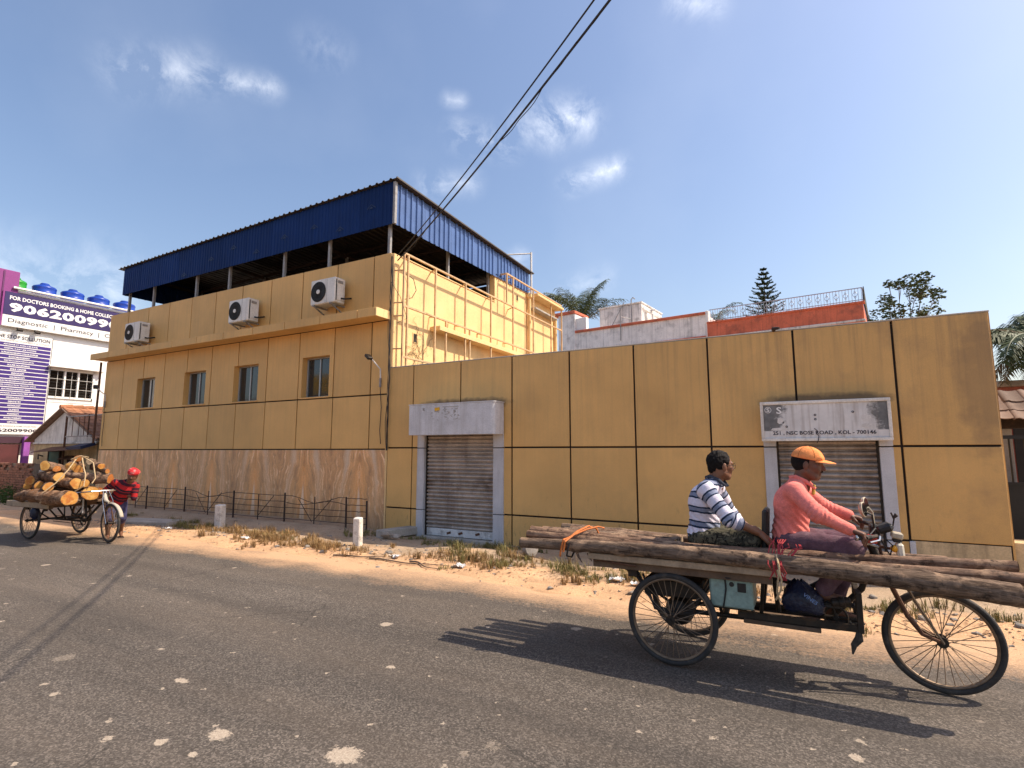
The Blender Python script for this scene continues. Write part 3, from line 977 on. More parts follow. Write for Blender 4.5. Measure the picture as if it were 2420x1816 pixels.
rail('rail', (RX, 9.12, 6.10), (RX, 18.13, 6.10))
rail('rail', (RX, 9.12, 4.88), (RX, 18.13, 4.88))
rail('rail', (RX, 9.12, 3.72), (RX, 13.0, 3.72))
rail('rail', (RX, 13.9, 7.05), (RX, 18.13, 7.05))
rail('rail', (SX, 13.9, 7.05), (RX, 13.9, 7.05))
for y in (9.12, 9.26, 10.30, 11.63, 12.96):
    rail('upright', (RX + .002, y, 3.3), (RX + .002, y, 6.075))
for y in (14.31, 15.74, 17.17, 18.13):
    rail('upright', (RX + .002, y, 3.3), (RX + .002, y, 7.025))
rail('upright', (RX, 13.9, 6.125), (RX, 13.9, 7.025))
for y in (10.76, 11.85):
    rail('upright', (RX + .002, y, 3.3), (RX + .002, y, 4.855))
for y in (9.3, 10.3, 11.63, 12.96, 14.31):
    rail('standoff', (SX, y + .12, 6.07), (RX, y + .03, 6.10), .014)
for y in (10.4, 11.5, 12.6, 14.1, 16.9):
    rail('standoff', (SX, y, 4.93), (RX, y + .05, 4.90), .014)
for y in (14.3, 15.7, 17.1, 18.1):
    rail('standoff', (SX, y, 7.03), (RX, y, 7.03), .014)
for z in (3.9, 4.65, 4.95, 5.7):
    rail('standoff', (RX, 9.12, z), (SX, 9.02, z), .014)
# short iron pegs on the ledge
for y in (10.9, 11.9, 12.3, 13.4, 14.6):
    part('peg', MB().tube((SX + .2, y, 4.70), (SX + .2, y + .02, 4.86), .008, n=5), MT['rust'], fr_)

# dried creeper below the vent
cr = MB()
rc = random.Random(11)


def creep(p, d, n, r):
    for _ in range(n):
        d = Vector((0, d.y + rc.uniform(-.5, .5), d.z + rc.uniform(-.5, .5))).normalized()
        q = p + d * rc.uniform(.04, .09)
        q.x = SX + .012 + rc.uniform(0, .02)
        cr.tube(p, q, r, n=4)
        p = q
        if rc.random() < .28 and r > .002:
            creep(p, Vector((0, rc.uniform(-1, 1), rc.uniform(-1, .6))), n // 2, r * .7)


for k in range(7):
    creep(Vector((SX + .02, 9.85 + rc.uniform(-.1, .35), 3.5 + rc.uniform(0, .5))), Vector((0, rc.uniform(-.5, .5), .8)), 9, .005)
solo('dried_creeper', cr, MT['rust'], 'dried brown creeper stems clinging to yellow wall below the vent hole', 'creeper', (SX + .02, 9.95, 3.4))

# ---------------------------------------------------------------- rooftop shed
shed = thing('rooftop_shed', 'blue corrugated metal roof shed on posts above the two-storey building', 'shed', (-14, 12, 6.1))


def trapezoid(p0, p1, z0a, z1a, z0b, z1b, pitch=.2, rib=.03, wrib=.045, nrm=(0, -1, 0)):
    """upright sheet of trapezoidal ribs from p0 to p1, its bottom and top running from z0a,z1a to z0b,z1b"""
    p0, p1 = Vector(p0), Vector(p1)
    d = p1 - p0
    L = d.length
    d.normalize()
    nrm = Vector(nrm)
    m = MB()
    prof = []
    s = 0.0
    while s < L - 1e-6:
        for (o, h) in ((0, 0), (pitch - wrib * 1.6, 0), (pitch - wrib * 1.2, rib), (pitch - wrib * .4, rib)):
            if s + o < L:
                prof.append((s + o, h))
        s += pitch
    prof.append((L, 0))
    vs = []
    for (o, h) in prof:
        k = o / L
        for zz in (z0a + (z0b - z0a) * k, z1a + (z1b - z1a) * k):
            b = p0 + d * o + nrm * h
            vs.append((b.x, b.y, zz))
    n = len(prof)
    back = [(v[0] - nrm.x * .004, v[1] - nrm.y * .004, v[2]) for v in vs]
    fs = []
    for i in range(n - 1):
        fs.append((2 * i, 2 * i + 2, 2 * i + 3, 2 * i + 1))
        fs.append((2 * n + 2 * i, 2 * n + 2 * i + 1, 2 * n + 2 * i + 3, 2 * n + 2 * i + 2))
        fs.append((2 * i, 2 * n + 2 * i, 2 * n + 2 * i + 2, 2 * i + 2))
        fs.append((2 * i + 1, 2 * i + 3, 2 * n + 2 * i + 3, 2 * n + 2 * i + 1))
    m.add(vs + back, fs)
    return m


FXL, FXR, FYF, FYB = -19.45, -7.92, 8.98, 15.85
nsh = 11
for i in range(nsh):
    x0 = FXL + (FXR - FXL) * i / nsh; x1 = FXL + (FXR - FXL) * (i + 1) / nsh
    zt0 = 7.62 + .2 * i / nsh; zt1 = 7.62 + .2 * (i + 1) / nsh
    zb0 = 6.74 + .06 * i / nsh; zb1 = 6.74 + .06 * (i + 1) / nsh
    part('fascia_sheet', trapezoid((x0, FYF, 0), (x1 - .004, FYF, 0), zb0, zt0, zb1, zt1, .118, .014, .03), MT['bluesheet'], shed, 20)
nsd = 6
for i in range(nsd):
    k0, k1 = i / nsd, (i + 1) / nsd
    y0 = FYF + .02 + (FYB - FYF - .02) * k0; y1 = FYF + .02 + (FYB - FYF - .02) * k1
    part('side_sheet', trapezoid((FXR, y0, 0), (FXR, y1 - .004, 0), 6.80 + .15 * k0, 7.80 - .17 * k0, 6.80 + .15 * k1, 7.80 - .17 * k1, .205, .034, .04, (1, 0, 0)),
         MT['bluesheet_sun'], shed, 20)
part('corner_flashing', MB().cbox(FXR - .02, FXR + .045, FYF - .03, FYF + .05, 6.79, 7.80, .005), MT['greypaint'], shed, 0)
# left end sheet
part('side_sheet', trapezoid((FXL, FYB, 0), (FXL, FYF + .02, 0), 6.8, 7.5, 6.74, 7.62, .2, .02, .04, (-1, 0, 0)), MT['bluesheet'], shed, 20)
# roof sheets running front to back, overhanging
nr = 12
for i in range(nr):
    x0 = FXL - .22 + (FXR - FXL + .36) * i / nr; x1 = FXL - .22 + (FXR - FXL + .36) * (i + 1) / nr
    z0 = 7.63 + .2 * i / nr; z1 = 7.63 + .2 * (i + 1) / nr
    m = MB()
    prof = []
    s = 0.0
    w = x1 - x0
    while s < w - 1e-6:
        for (o, h) in ((0, 0), (.12, 0), (.145, .035), (.185, .035), (.21, 0)):
            if s + o < w: prof.append((s + o, h))
        s += .21
    prof.append((w, 0))
    vs = []
    for (o, h) in prof:
        zz = z0 + (z1 - z0) * o / w + h
        vs += [(x0 + o, FYF - .09, zz), (x0 + o, FYB + .15, zz - .16)]
    n = len(prof)
    vs += [(v[0], v[1], v[2] - .006) for v in vs]
    fs = []
    for k in range(n - 1):
        a = 2 * k
        fs += [(a, a + 2, a + 3, a + 1), (2 * n + a, 2 * n + a + 1, 2 * n + a + 3, 2 * n + a + 2), (a, 2 * n + a, 2 * n + a + 2, a + 2), (a + 1, a + 3, 2 * n + a + 3, 2 * n + a + 1)]
    m.add(vs, fs)
    part('roof_sheet', m, MT['roofsheet'], shed, 20)
for x in (-8.14, -10.07, -11.72, -14.0, -15.55, -17.8, -19.23):
    part('post', MB().cbox(x - .035, x + .035, 9.08, 9.15, 6.12, 7.64, .004), MT['greypaint'], shed, 0)
for y in (11.4, 13.5, 15.7):
    for x in (-8.15, -11.9, -15.7, -19.2):
        part('post', MB().cbox(x - .035, x + .035, y, y + .07, 5.2, 7.5, .004), MT['greypaint'], shed, 0)
for y in (9.12, 10.2, 11.43, 12.5, 13.53, 14.6, 15.73):
    zz = 7.60 - .16 * (y - 9) / 7
    part('purlin', MB().obox((-13.68, y, zz), ((1, 0, .0168), (0, 1, 0), (-.0168, 0, 1)), (5.75, .03, .035)), MT['darkrust'], shed, 0)
for x in (-8.2, -11.9, -15.7, -19.2):
    part('rafter', MB().obox((x, 12.45, 7.44 + (x + 14) * .0168), ((0, 1, -.023), (1, 0, 0), (0, .023, 1)), (3.35, .03, .05)), MT['darkrust'], shed, 0)
part('rear_wall', MB().box(-19.2, -8.2, 15.76, 15.84, 5.2, 7.44), MT['roofsheet'], shed, 0)
# house-shaped print marks on the fascia
for (x, z) in ((-8.6, 7.32), (-10.5, 7.22), (-9.6, 6.98), (-11.6, 7.18), (-12.7, 6.98), (-13.7, 7.28), (-14.7, 7.12), (-16.0, 6.86)):
    m = MB()
    m.prism([(x - .13, z - .035), (x, z + .06), (x + .13, z - .035), (x + .13, z - .01), (x, z + .085), (x - .13, z - .01)], 'y', FYF - .021, FYF - .0185)
    m.prism([(x - .07, z - .03), (x, z + .025), (x + .07, z - .03)], 'y', FYF - .021, FYF - .0185)
    part('printed_mark', m, MT['markblue'], shed, 0)
# pale gallows pole behind the shed
pg = thing('rooftop_pole', 'thin pale metal pole with slanted arm behind the blue shed', 'pole', (-7.85, 16.0, 6.9))
part('upright', MB().tube((-7.85, 15.9, 6.9), (-7.85, 15.9, 8.42), .035, n=10), MT['pipewhite'], pg)
part('arm', MB().tube((-7.85, 15.9, 8.38), (-8.6, 14.6, 8.02), .022, n=8), MT['greypaint'], pg)

# ---------------------------------------------------------------- air conditioners
ac = thing('air_conditioner', 'x', 'air conditioner', (-9.67, 8.75, 5.05), 'wall air conditioner units', local=True)
part('casing', MB().cbox(-.40, .40, -.17, .15, .0, .60, .02), MT['acwhite'], ac, 0)
fan = MB().lathe((-.13, -.172, .3), (0, -1, 0), [(.235, 0), (.245, .006), (.23, .012), (.225, .004), (.0, .004)], 32)
fg = part('fan_grille', fan, MT['black'], ac, 0)
bl = MB()
for k in range(18):
    a = 2 * math.pi * k / 18
    c_, s_ = math.cos(a), math.sin(a)
    bl.obox((-.13 + c_ * .14, -.182, .3 + s_ * .14), ((c_, 0, s_), (0, 1, 0), (-s_, 0, c_)), (.085, .003, .006))
for rr in (.09, .15, .21):
    bl.torus((-.13, -.185, .3), (0, 1, 0), rr, .003, 32, 5)
part('fan_guard', bl, MT['darkmetal'], fg, 0)
part('fan_hub', MB().lathe((-.13, -.178, .3), (0, -1, 0), [(.055, 0), (.05, .014), (.0, .016)], 20), MT['acwhite'], fg)
part('front_seam', MB().box(.14, .145, -.174, -.168, .02, .58), MT['greypaint'], ac, 0)
part('service_panel', MB().cbox(.398, .412, -.10, .12, .06, .44, .004), MT['acwhite'], ac, 0)
part('handle_recess', MB().box(.398, .414, -.08, .06, .47, .53), MT['greypaint'], ac, 0)
part('louvre_side', MB().box(.399, .406, -.14, -.115, .05, .55), MT['black'], ac, 0)
for x in (-.28, .28):
    b_ = MB().box(x - .02, x + .02, -.2, .245, -.035, -.002)
    b_.obox((x, .03, -.11), ((0, .9, -.42), (1, 0, 0), (0, .42, .9)), (.22, .015, .012))
    part('bracket', b_, MT['greypaint'], ac, 0)
part('pipe', MB().path([(.41, .02, .12), (.50, .04, .1), (.52, .12, .12), (.5, .24, .16)], .02, 8), MT['black'], ac)
ac['label'] = 'grimy white air conditioner nearest the sunlit corner, rightmost of three above the canopy'
for (x, z, lab) in ((-12.75, 4.98, 'grimy white air conditioner with a rust stain below it, middle one above the canopy'),
                    (-17.85, 4.95, 'grimy white air conditioner at the far left end above the canopy')):
    c = copy_tree(ac)
    c.location = (x, 8.75, z)
    c['label'] = lab

# flood lights on arms
for (x, lab) in ((-8.23, 'small grey flood lamp on a bent arm with hanging wires near the sunlit corner'), (-19.95, 'small grey flood lamp on a bent arm at far left end of panelled facade')):
    fl = thing('flood_lamp', lab, 'lamp', (x, 8.95, 3.5), 'facade flood lamps')
    part('head', MB().obox((x - .07, 8.72, 3.70), ((.8, -.3, -.5), (.3, .95, 0), (.5, -.15, .85)), (.10, .06, .035), .012), MT['darkmetal'], fl, 0)
    part('arm', MB().path([(x - .02, 8.76, 3.66), (x + .04, 8.84, 3.55), (x + .07, 8.95, 3.45), (x + .07, 8.97, 3.2)], .016, 7), MT['pipewhite'], fl)
    part('junction', MB().cbox(x + .05, x + .09, 8.94, 8.985, 3.05, 3.25, .006), MT['greypaint'], fl, 0)
    part('wire', MB().path([(x + .07, 8.96, 3.05), (x + .11, 8.97, 2.6), (x + .09, 8.965, 2.1), (x + .12, 8.97, 1.8)], .008, 5), MT['wirecol'], fl)
# cable bundle down the corner
cb = MB()
rc = random.Random(5)
for k in range(4):
    pts = []
    for j in range(15):
        z = 6.0 - j * .31
        pts.append((-7.93 + .05 * math.sin(j * .9 + k * 2) * (.4 if k else 1) + .015 * k, 8.955 - .012 * k, z))
    cb.path(pts, .007, 5)
cb.path([(-7.9, 8.93, 5.4), (-7.6, 8.9, 5.0), (-7.65, 9.2, 4.6), (-7.92, 9.15, 4.5)], .006, 5)
solo('corner_cables', cb, MT['wirecol'], 'loose black cables hanging down the corner between building and low shop front', 'cable', (-7.93, 8.95, 1.6))
lp = MB().path([(SX + .03, 9.45, 5.75), (SX + .12, 9.62, 5.65), (SX + .14, 9.7, 5.4), (SX + .1, 9.6, 5.2), (SX + .03, 9.4, 5.12)], .009, 6)
solo('cable_loop', lp, MT['wirecol'], 'black cable loop sticking out of the yellow wall near its top corner', 'cable', (SX + .03, 9.5, 5.1))

# ================================================================ low shop front
shop = thing('shop_front', 'long single-storey tan panelled shop front with two closed rolling shutters', 'building', (-3, 9.2, 0))
XU = [-7.945, -7.26, -6.05, -4.87, -3.68, -2.49, -1.28, -.05, 1.18, 2.24]
XD = [-7.945, -7.26, -4.87, -3.68, -2.49, -1.28, 1.18, 2.24]
OPEN = [(-7.10, -5.04, -.2, 1.98), (-.53, 1.08, -.2, 1.86)]
core = MB()
for r in minus((-7.93, 2.22, -.15, 3.42), OPEN):
    core.box(r[0], r[1], FY + .036, FY + .28, r[2], r[3])
core.box(-7.93, 2.22, FY + .282, 13.0, -.15, 3.2)
part('wall_core', core, MT['joint'], shop, 0)
for i in range(len(XU) - 1):
    panel(shop, XU[i] + GAP, XU[i + 1] - GAP, 1.73, 3.46, OPEN)
for i in range(len(XD) - 1):
    a, b = XD[i] + GAP, XD[i + 1] - GAP
    panel(shop, a, b, .475, 1.70, OPEN)
    if XD[i] < 1.1:
        panel(shop, a, b, -.12, .445, OPEN)
part('base_plaster', MB().box(1.2, 2.2, FY + .004, FY + .034, -.15, .46), MT['cream'], shop, 0)
part('base_post', MB().cbox(1.17, 1.235, FY - .02, FY + .003, -.1, .455, .005), MT['slate'], shop, 0)
part('coping', MB().cbox(-7.93, 2.245, FY + .001, FY + .3, 3.462, 3.485, .006), MT['concrete'], shop, 0)
part('end_facing', MB().box(2.222, 2.245, FY + .032, 12.9, -.1, 3.46), MT['clad'], shop, 0)
slat_cache = {}


def shutter(x0, x1, z0, z1, label):
    s = part('shutter', MB().cbox(x0, x1, FY + .06, FY + .10, z0, z0 + .15, .01), MT['shutterbar'], shop, 0, label)
    w = x1 - x0
    p = .078
    prof = [(.016, 0), (.002, .002), (-.022, .010), (-.032, .026), (-.030, .042), (-.016, .056), (.004, .062), (.010, .066), (.010, .078), (.016, .078)]
    me = mesh_of(MB().prism([(a, b) for a, b in prof], 'x', -w / 2, w / 2), 'slat', smooth=50)
    z = z0 + .152
    while z < z1:
        shared('slat', me, MT['slat'], s, ((x0 + x1) / 2, FY + .085 + rng.uniform(-.002, .002), z), (0, rng.uniform(-.0012, .0012), 0))
        z += p
    part('guide_rail', MB().box(x0 - .03, x0, FY + .04, FY + .12, z0, z1).box(x1, x1 + .03, FY + .04, FY + .12, z0, z1), MT['darkmetal'], s, 0)
    for k in (-.3, .05, .55):
        part('rust_scab', MB().obox(((x0 + x1) / 2 + k * w / 2, FY + .058, z0 + .08 + .02 * k), ((1, 0, .3), (0, 1, 0), (-.3, 0, 1)), (.05, .003, .022)), MT['rust'], s, 0)
    return s


shutter(-6.89, -5.30, -.05, 2.05, 'closed brown-streaked rolling shutter below the blank grey box')
shutter(-.33, .89, -.05, 1.95, 'closed grimy rolling shutter below the address board')
for (a, b, t) in ((-7.10, -6.92, 1.98), (-5.27, -5.04, 1.98), (-.53, -.36, 1.86), (.92, 1.08, 1.86)):
    for (z0, z1) in ((-.12, .445), (.46, 1.70), (1.715, t)):
        part('pilaster', MB().cbox(a, b, FY - .03, FY + .2, z0, z1, .006), MT['slate'], shop, 0)
part('threshold', MB().cbox(-6.95, -5.25, FY - .12, FY + .05, -.14, -.05, .01), MT['concrete'], shop, 0)
# blank grey box above the first shutter (its right edge rounded)
bx = thing('blank_sign_box', 'blank weathered grey sign box above the left rolling shutter', 'sign', (-6.04, 8.8, 1.95))
pl = [(-7.03, 8.60), (-5.12, 8.60)] + [(-5.12 + .09 * math.sin(a), 8.69 - .09 * math.cos(a)) for a in (R(22), R(45), R(67), R(90))] + [(-5.03, 8.972), (-7.03, 8.972)]
part('casing', MB().prism(pl, 'z', 1.965, 2.565), MT['signgrey'], bx, 30)
part('top_lip', MB().prism([(p[0] * 1.0 + (.012 if p[0] > -6 else -.012), p[1] - (.01 if p[1] < 8.9 else 0)) for p in pl], 'z', 2.567, 2.585), MT['signgrey'], bx, 30)
part('sticker', MB().obox((-6.33, 8.594, 2.47), ((1, 0, .1), (0, 1, 0), (-.1, 0, 1)), (.06, .003, .03)), MT['paint_yellow'], bx, 0)
gm = MB()
rc = random.Random(3)
for k in range(46):
    x = rc.uniform(-6.68, -5.80); z = 2.50 - abs(rc.gauss(0, .13))
    z = max(z, 2.15)
    gm.obox((x, 8.597, z), ((1, 0, rc.uniform(-.5, .5)), (0, 1, 0), (0, 0, 1)), (rc.uniform(.006, .035), .001, rc.uniform(.003, .012)))
gm.box(-6.2, -5.82, 8.5955, 8.598, 2.50, 2.515)
part('glue_residue', gm, M('glue_residue', (.36, .335, .31), .8, var=.2, bump=0), bx, 0)['kind'] = 'stuff'
# address board above the second shutter
t = NT('faded_address_board')
sx = t.new('ShaderNodeSeparateXYZ'); t.l.new(t.pos, sx.inputs[0])
base = t.mix(t.mapr(t.noise(5, 6, .6), .35, .65), (.62, .61, .59), (.76, .745, .72))
ax_ = t.math('ABSOLUTE', t.math('SUBTRACT', sx.outputs[0], .30))
edge = t.math('ADD', ax_, t.mapr(t.noise(5, 5, .65), .3, .7, -.16, .16))
edge = t.math('SUBTRACT', edge, t.math('MULTIPLY', t.math('SUBTRACT', 2.14, sx.outputs[2]), .35))
dk = t.math('MULTIPLY', t.mapr(edge, .50, .62, 0, .92), t.mapr(sx.outputs[2], 1.935, 1.945))
dkc = t.mix(t.mapr(t.noise(8, 5), .35, .65), (.055, .06, .062), (.15, .155, .155))
c = t.mix(dk, base, dkc)
s_ = t.mapr(t.noise(1, 6, .6, t.vmul(t.pos, (16, 16, .8))), .48, .72, 0, .7)
c = t.mix(t.math('MULTIPLY', s_, t.mapr(ax_, .2, .7, 1, .25)), c, (.22, .16, .115))
MT['board2'] = t.done(c, .55)
ab = thing('address_board', 'peeling grey address board reading 251 NSC BOSE ROAD above the right shutter', 'sign', (.27, 8.85, 1.79))
part('casing', MB().cbox(-.53, 1.06, 8.815, 8.972, 1.80, 2.36, .01), MT['signgrey'], ab, 0)
f_ = MB()
f_.cbox(-.54, 1.07, 8.785, 8.813, 1.79, 1.835, .006).cbox(-.54, 1.07, 8.785, 8.813, 2.325, 2.37, .006)
f_.cbox(-.54, -.50, 8.785, 8.813, 1.836, 2.324, .006).cbox(1.03, 1.07, 8.785, 8.813, 1.836, 2.324, .006)
part('frame', f_, MT['acwhite'], ab, 0)
fc = part('face', MB().box(-.499, 1.029, 8.803, 8.812, 1.837, 2.323), MT['board2'], ab, 0)
text_part('251 , NSC BOSE ROAD , KOL - 700146', MT['ink'], ab, (-.385, 8.801, 1.872), (1, 0, 0), (0, 0, 1), 1.27, .064, bold=.02)
text_part('S', MT['inkwhite'], ab, (-.325, 8.801, 2.19), (1, 0, 0), (0, 0, 1), .07, .10, bold=.02)
em = MB().torus((-.435, 8.80, 2.25), (0, 1, 0), .042, .004, 28, 6)
part('emblem_ring', em, MT['inkwhite'], ab)
text_part('S', MT['inkwhite'], ab, (-.456, 8.801, 2.222), (1, 0, 0), (0, 0, 1), .042, .056, bold=.02)
MT['peel'] = M('peeled_paper', (.62, .60, .57), .8, var=.15, bump=.1)
for (x, z, w, h) in ((-.27, 2.09, .10, .05), (-.23, 2.04, .05, .04), (-.30, 1.965, .22, .022), (.78, 2.11, .12, .045), (.80, 2.0, .17, .03)):
    pt = MB().prism([(x - w * .5, z - h * .5), (x - w * .25, z - h), (x + w * .3, z - h * .9), (x + w * .5, z - h * .2), (x + w * .42, z + h * .6), (x, z + h), (x - w * .4, z + h * .7)], 'y', 8.7995, 8.802)
    part('peeled_patch', pt, MT['peel'], ab, 0)
mk = MB()
for (x, z) in ((.17, 2.16), (.17, 2.10), (.63, 2.19), (-.2, 2.0)):
    mk.torus((x, 8.799, z), (0, 1, 0), .012, .004, 10, 4)
mk.path([(.15, 8.79, 1.97), (.19, 8.785, 1.93), (.17, 8.79, 1.90), (.2, 8.785, 1.86), (.19, 8.78, 1.80), (.17, 8.785, 1.76)], .005, 5)
part('loose_wire', mk, MT['ink'], ab)
# bird-like bracket on the parapet
solo('parapet_spout', MB().path([(-.3, 9.1, 3.47), (-.3, 8.95, 3.50), (-.22, 8.88, 3.49)], [.03, .03, .018], 7), MT['darkrust'],
     'small dark spout on the parapet above the address board', 'spout', (-.3, 9.0, 3.46))

# ================================================================ clinic on the left
CX = -27.0
cl_ = thing('clinic_building', 'white clinic building with purple phone-number board and list of services', 'building', (-31, 9, 0))
cw = MB()
for (a, b, c, d) in minus((4.0, 17.0, 2.2, 7.85), [(10.10, 11.62, 3.88, 4.95)]):
    cw.box(CX - .3, CX, a, b, c, d)
cw.box(-37, CX - .302, 4.0, 17.0, -.1, 7.85)
part('wall', cw, MT['white'], cl_, 0)
part('roof_edge', MB().cbox(-37, CX + .12, 8.4, 17.0, 7.852, 7.95, .02), MT['white'], cl_, 0)
part('stair_block', MB().cbox(-33, CX + .14, 4.0, 8.78, 6.93, 8.66, .02), MT['purple'], cl_, 0)
part('stair_block_edge', MB().box(CX + .141, CX + .16, 8.28, 8.33, 6.95, 8.6), M('deep_purple', (.12, .02, .11), .6), cl_, 0)
part('ground_floor_band', MB().box(CX, CX + .05, 4.0, 13.0, 1.95, 2.2), M('dark_fascia', (.06, .02, .035), .6), cl_, 0)
for y in (7.6, 9.45):
    part('column', MB().cbox(CX + .02, CX + .22, y, y + .2, -.1, 2.2, .01), M('violet_column', (.30, .08, .36), .6), cl_, 0)
part('ground_floor_recess', MB().box(CX + .001, CX + .02, 7.9, 9.4, -.1, 1.9), M('maroon_shutter', (.10, .022, .022), .7), cl_, 0)
# window with louvres
win = MB()
for (a, b, c, d) in ((10.06, 11.66, 4.95, 5.03), (10.06, 11.66, 3.80, 3.88), (10.02, 10.10, 3.80, 5.03), (11.62, 11.70, 3.80, 5.03), (10.59, 10.65, 3.88, 4.95), (11.07, 11.13, 3.88, 4.95)):
    win.box(CX - .06, CX + .05, a, b, c, d)
w = part('window', win, MT['white'], cl_, 0)
part('sunshade', MB().cbox(CX, CX + .3, 9.98, 11.95, 5.06, 5.12, .01), MT['white'], w, 0)
lm = mesh_of(MB().obox((0, 0, 0), ((.6, 0, .8), (0, 1, 0), (-.8, 0, .6)), (.045, .235, .004)), 'louvre', smooth=0)
for (a, b) in ((10.10, 10.59), (10.65, 11.07), (11.13, 11.62)):
    part('dark_glass', MB().box(CX - .12, CX - .11, a, b, 3.88, 4.95), MT['interior'], w, 0)
    for k in range(9):
        shared('louvre', lm, MT['darkmetal'], w, (CX - .06, (a + b) / 2, 3.95 + k * .117))
bars = MB()
for y in (10.35, 10.85, 11.4):
    bars.tube((CX + .07, y, 3.78), (CX + .07, y, 5.0), .008, n=5)
for z in (3.72, 4.2, 4.6):
    bars.tube((CX + .07, 9.98, z), (CX + .07, 11.75, z), .008, n=5)
part('grille', bars, MT['pipewhite'], w)
# phone number board
pb = thing('phone_board', 'long purple clinic board with white phone number along the roof edge', 'sign', (CX + .15, 11, 6.45))
part('purple_field', MB().cbox(CX + .1, CX + .2, 8.37, 14.6, 6.885, 7.80, .01), MT['violet'], pb, 0)
part('white_strip', MB().cbox(CX + .1, CX + .2, 8.37, 14.6, 6.44, 6.88, .01), MT['boardwhite'], pb, 0)
part('board_edge', MB().cbox(CX + .1, CX + .21, 8.31, 8.368, 6.44, 7.80, .005), MT['purple'], pb, 0)
Y_, Z_ = (0, 1, 0), (0, 0, 1)
text_part('FOR DOCTORS BOOKING & HOME COLLECTION', MT['inkwhite'], pb, (CX + .201, 8.53, 7.50), Y_, Z_, 3.95, .155, bold=.028)
text_part('9062009900', MT['inkwhite'], pb, (CX + .201, 8.54, 7.03), Y_, Z_, 4.25, .37, bold=.045, spacing=1.08)
text_part('Diagnostic  |  Pharmacy  |  Clinic', MT['ink'], pb, (CX + .201, 8.55, 6.55), Y_, Z_, 3.95, .22, bold=.008)
# service list board
lb = thing('service_list_board', 'tall white board listing clinic services in purple rows', 'sign', (CX + .1, 9.1, 2.3))
part('board', MB().cbox(CX + .06, CX + .1, 8.15, 10.05, 2.28, 6.22, .006), MT['boardwhite'], lb, 0)
part('board_frame', MB().box(CX + .055, CX + .11, 10.052, 10.07, 2.26, 6.24).box(CX + .055, CX + .11, 8.13, 8.148, 2.26, 6.24), MT['alu'], lb, 0)
text_part('ONE STOP SOLLUTION', MT['ink'], lb, (CX + .101, 9.09, 6.0), Y_, Z_, 1.76, .14, 'CENTER', bold=.025)
text_part('FOR DIAGNOSTIC, PHARMACY & CLINICS', MT['inkgrey'], lb, (CX + .101, 9.09, 5.88), Y_, Z_, 1.7, .06, 'CENTER', bold=.01)
ROWS = ['ADVANCE CT SCAN (128 SLICE)', 'DIGITAL X-RAY (DR SYSTEM)', 'ULTRASONOGRAPHY COLOR DOPPLER', 'ECHOCARDIOGRAPHY', 'ELECTROCARDIOGRAM (ECG)', 'HOLTER MONITORING',
        'SMILE CENTER', 'ENDOSCOPY', 'COLONOSCOPY', 'ELECTROENCEPHALOGRAM (EEG)', 'NERVE CONDUCTION VELOCITY (NCV)', 'ELECTROMYOGRAPHY (EMG)',
        'PULMONARY FUNCTION TEST (PFT)', 'OPHTHALMOLOGY', 'DENTISTRY', 'PATHOLOGY', 'CLINICS', 'PHARMACY', 'PHYSIOTHERAPY', 'OPTICAL']
ph = (5.83 - 2.67) / len(ROWS)
for i, tx in enumerate(ROWS):
    z1 = 5.83 - i * ph
    rw = part('printed_row', MB().box(CX + .1005, CX + .102, 8.2, 10.02, z1 - ph * .80, z1), MT['violetrow'], lb, 0)
    text_part(tx, MT['inkwhite'], rw, (CX + .1022, 9.06, z1 - ph * .66), Y_, Z_, len(tx) * .037 + .06, .062, 'CENTER', bold=.03)
text_part('FOR DOCTORS BOOKING & HOME COLLECTION', MT['inkgrey'], lb, (CX + .101, 9.06, 2.57), Y_, Z_, 1.5, .055, 'CENTER', bold=.015)
text_part('9062009900', MT['ink'], lb, (CX + .101, 9.10, 2.37), Y_, Z_, 1.55, .13, 'CENTER', bold=.03)
# floodlights on the clinic wall above the list
for y in (8.9, 9.45):
    f_ = MB().obox((CX + .3, y, 6.36), ((.7, 0, -.7), (0, 1, 0), (.7, 0, .7)), (.08, .09, .04), .01)
    f_.tube((CX + .02, y, 6.33), (CX + .28, y, 6.38), .015, n=6)
    solo('wall_floodlight', f_, MT['darkmetal'], 'small dark floodlight between the purple board and service list, ' + ('nearer the road' if y < 9 else 'nearer the window'), 'lamp', (CX, y, 6.33), 'clinic floodlights')
# roof pipe and tanks
solo('roof_pipe', MB().tube((CX + .2, 8.6, 7.99), (CX + .2, 15.0, 8.02), .05, n=10), MT['pipewhite'], 'long white plastic pipe along the clinic roof edge above the purple board', 'pipe', (CX + .2, 11, 7.9))
solo('vent_pipe', MB().path([(-28.2, 9.15, 7.9), (-28.2, 9.15, 8.72), (-28.2, 9.05, 8.8), (-28.2, 8.95, 8.72)], .03, 8), MT['pipewhite'], 'bent white vent pipe beside the green water tank', 'pipe', (-28.2, 9.1, 7.9))


def tank(y, r, h, mat, label):
    t = thing('water_tank', label, 'water tank', (-28, y, 7.85), 'rooftop water tanks')
    zb = 8.66 - h
    prof = [(r * .96, 0), (r, .05), (r, h * .30), (r * 1.03, h * .33), (r * 1.03, h * .38), (r, h * .41), (r, h * .66), (r * 1.03, h * .69), (r * 1.03, h * .74), (r * .95, h * .82), (r * .55, h * .93), (r * .42, h * .95)]
    part('body', MB().lathe((-28, y, zb), (0, 0, 1), prof, 28), mat, t)
    part('lid', MB().lathe((-28, y, zb + h * .93), (0, 0, 1), [(r * .42, 0), (r * .42, .05), (r * .34, .09), (.001, .10)], 20), mat, t)


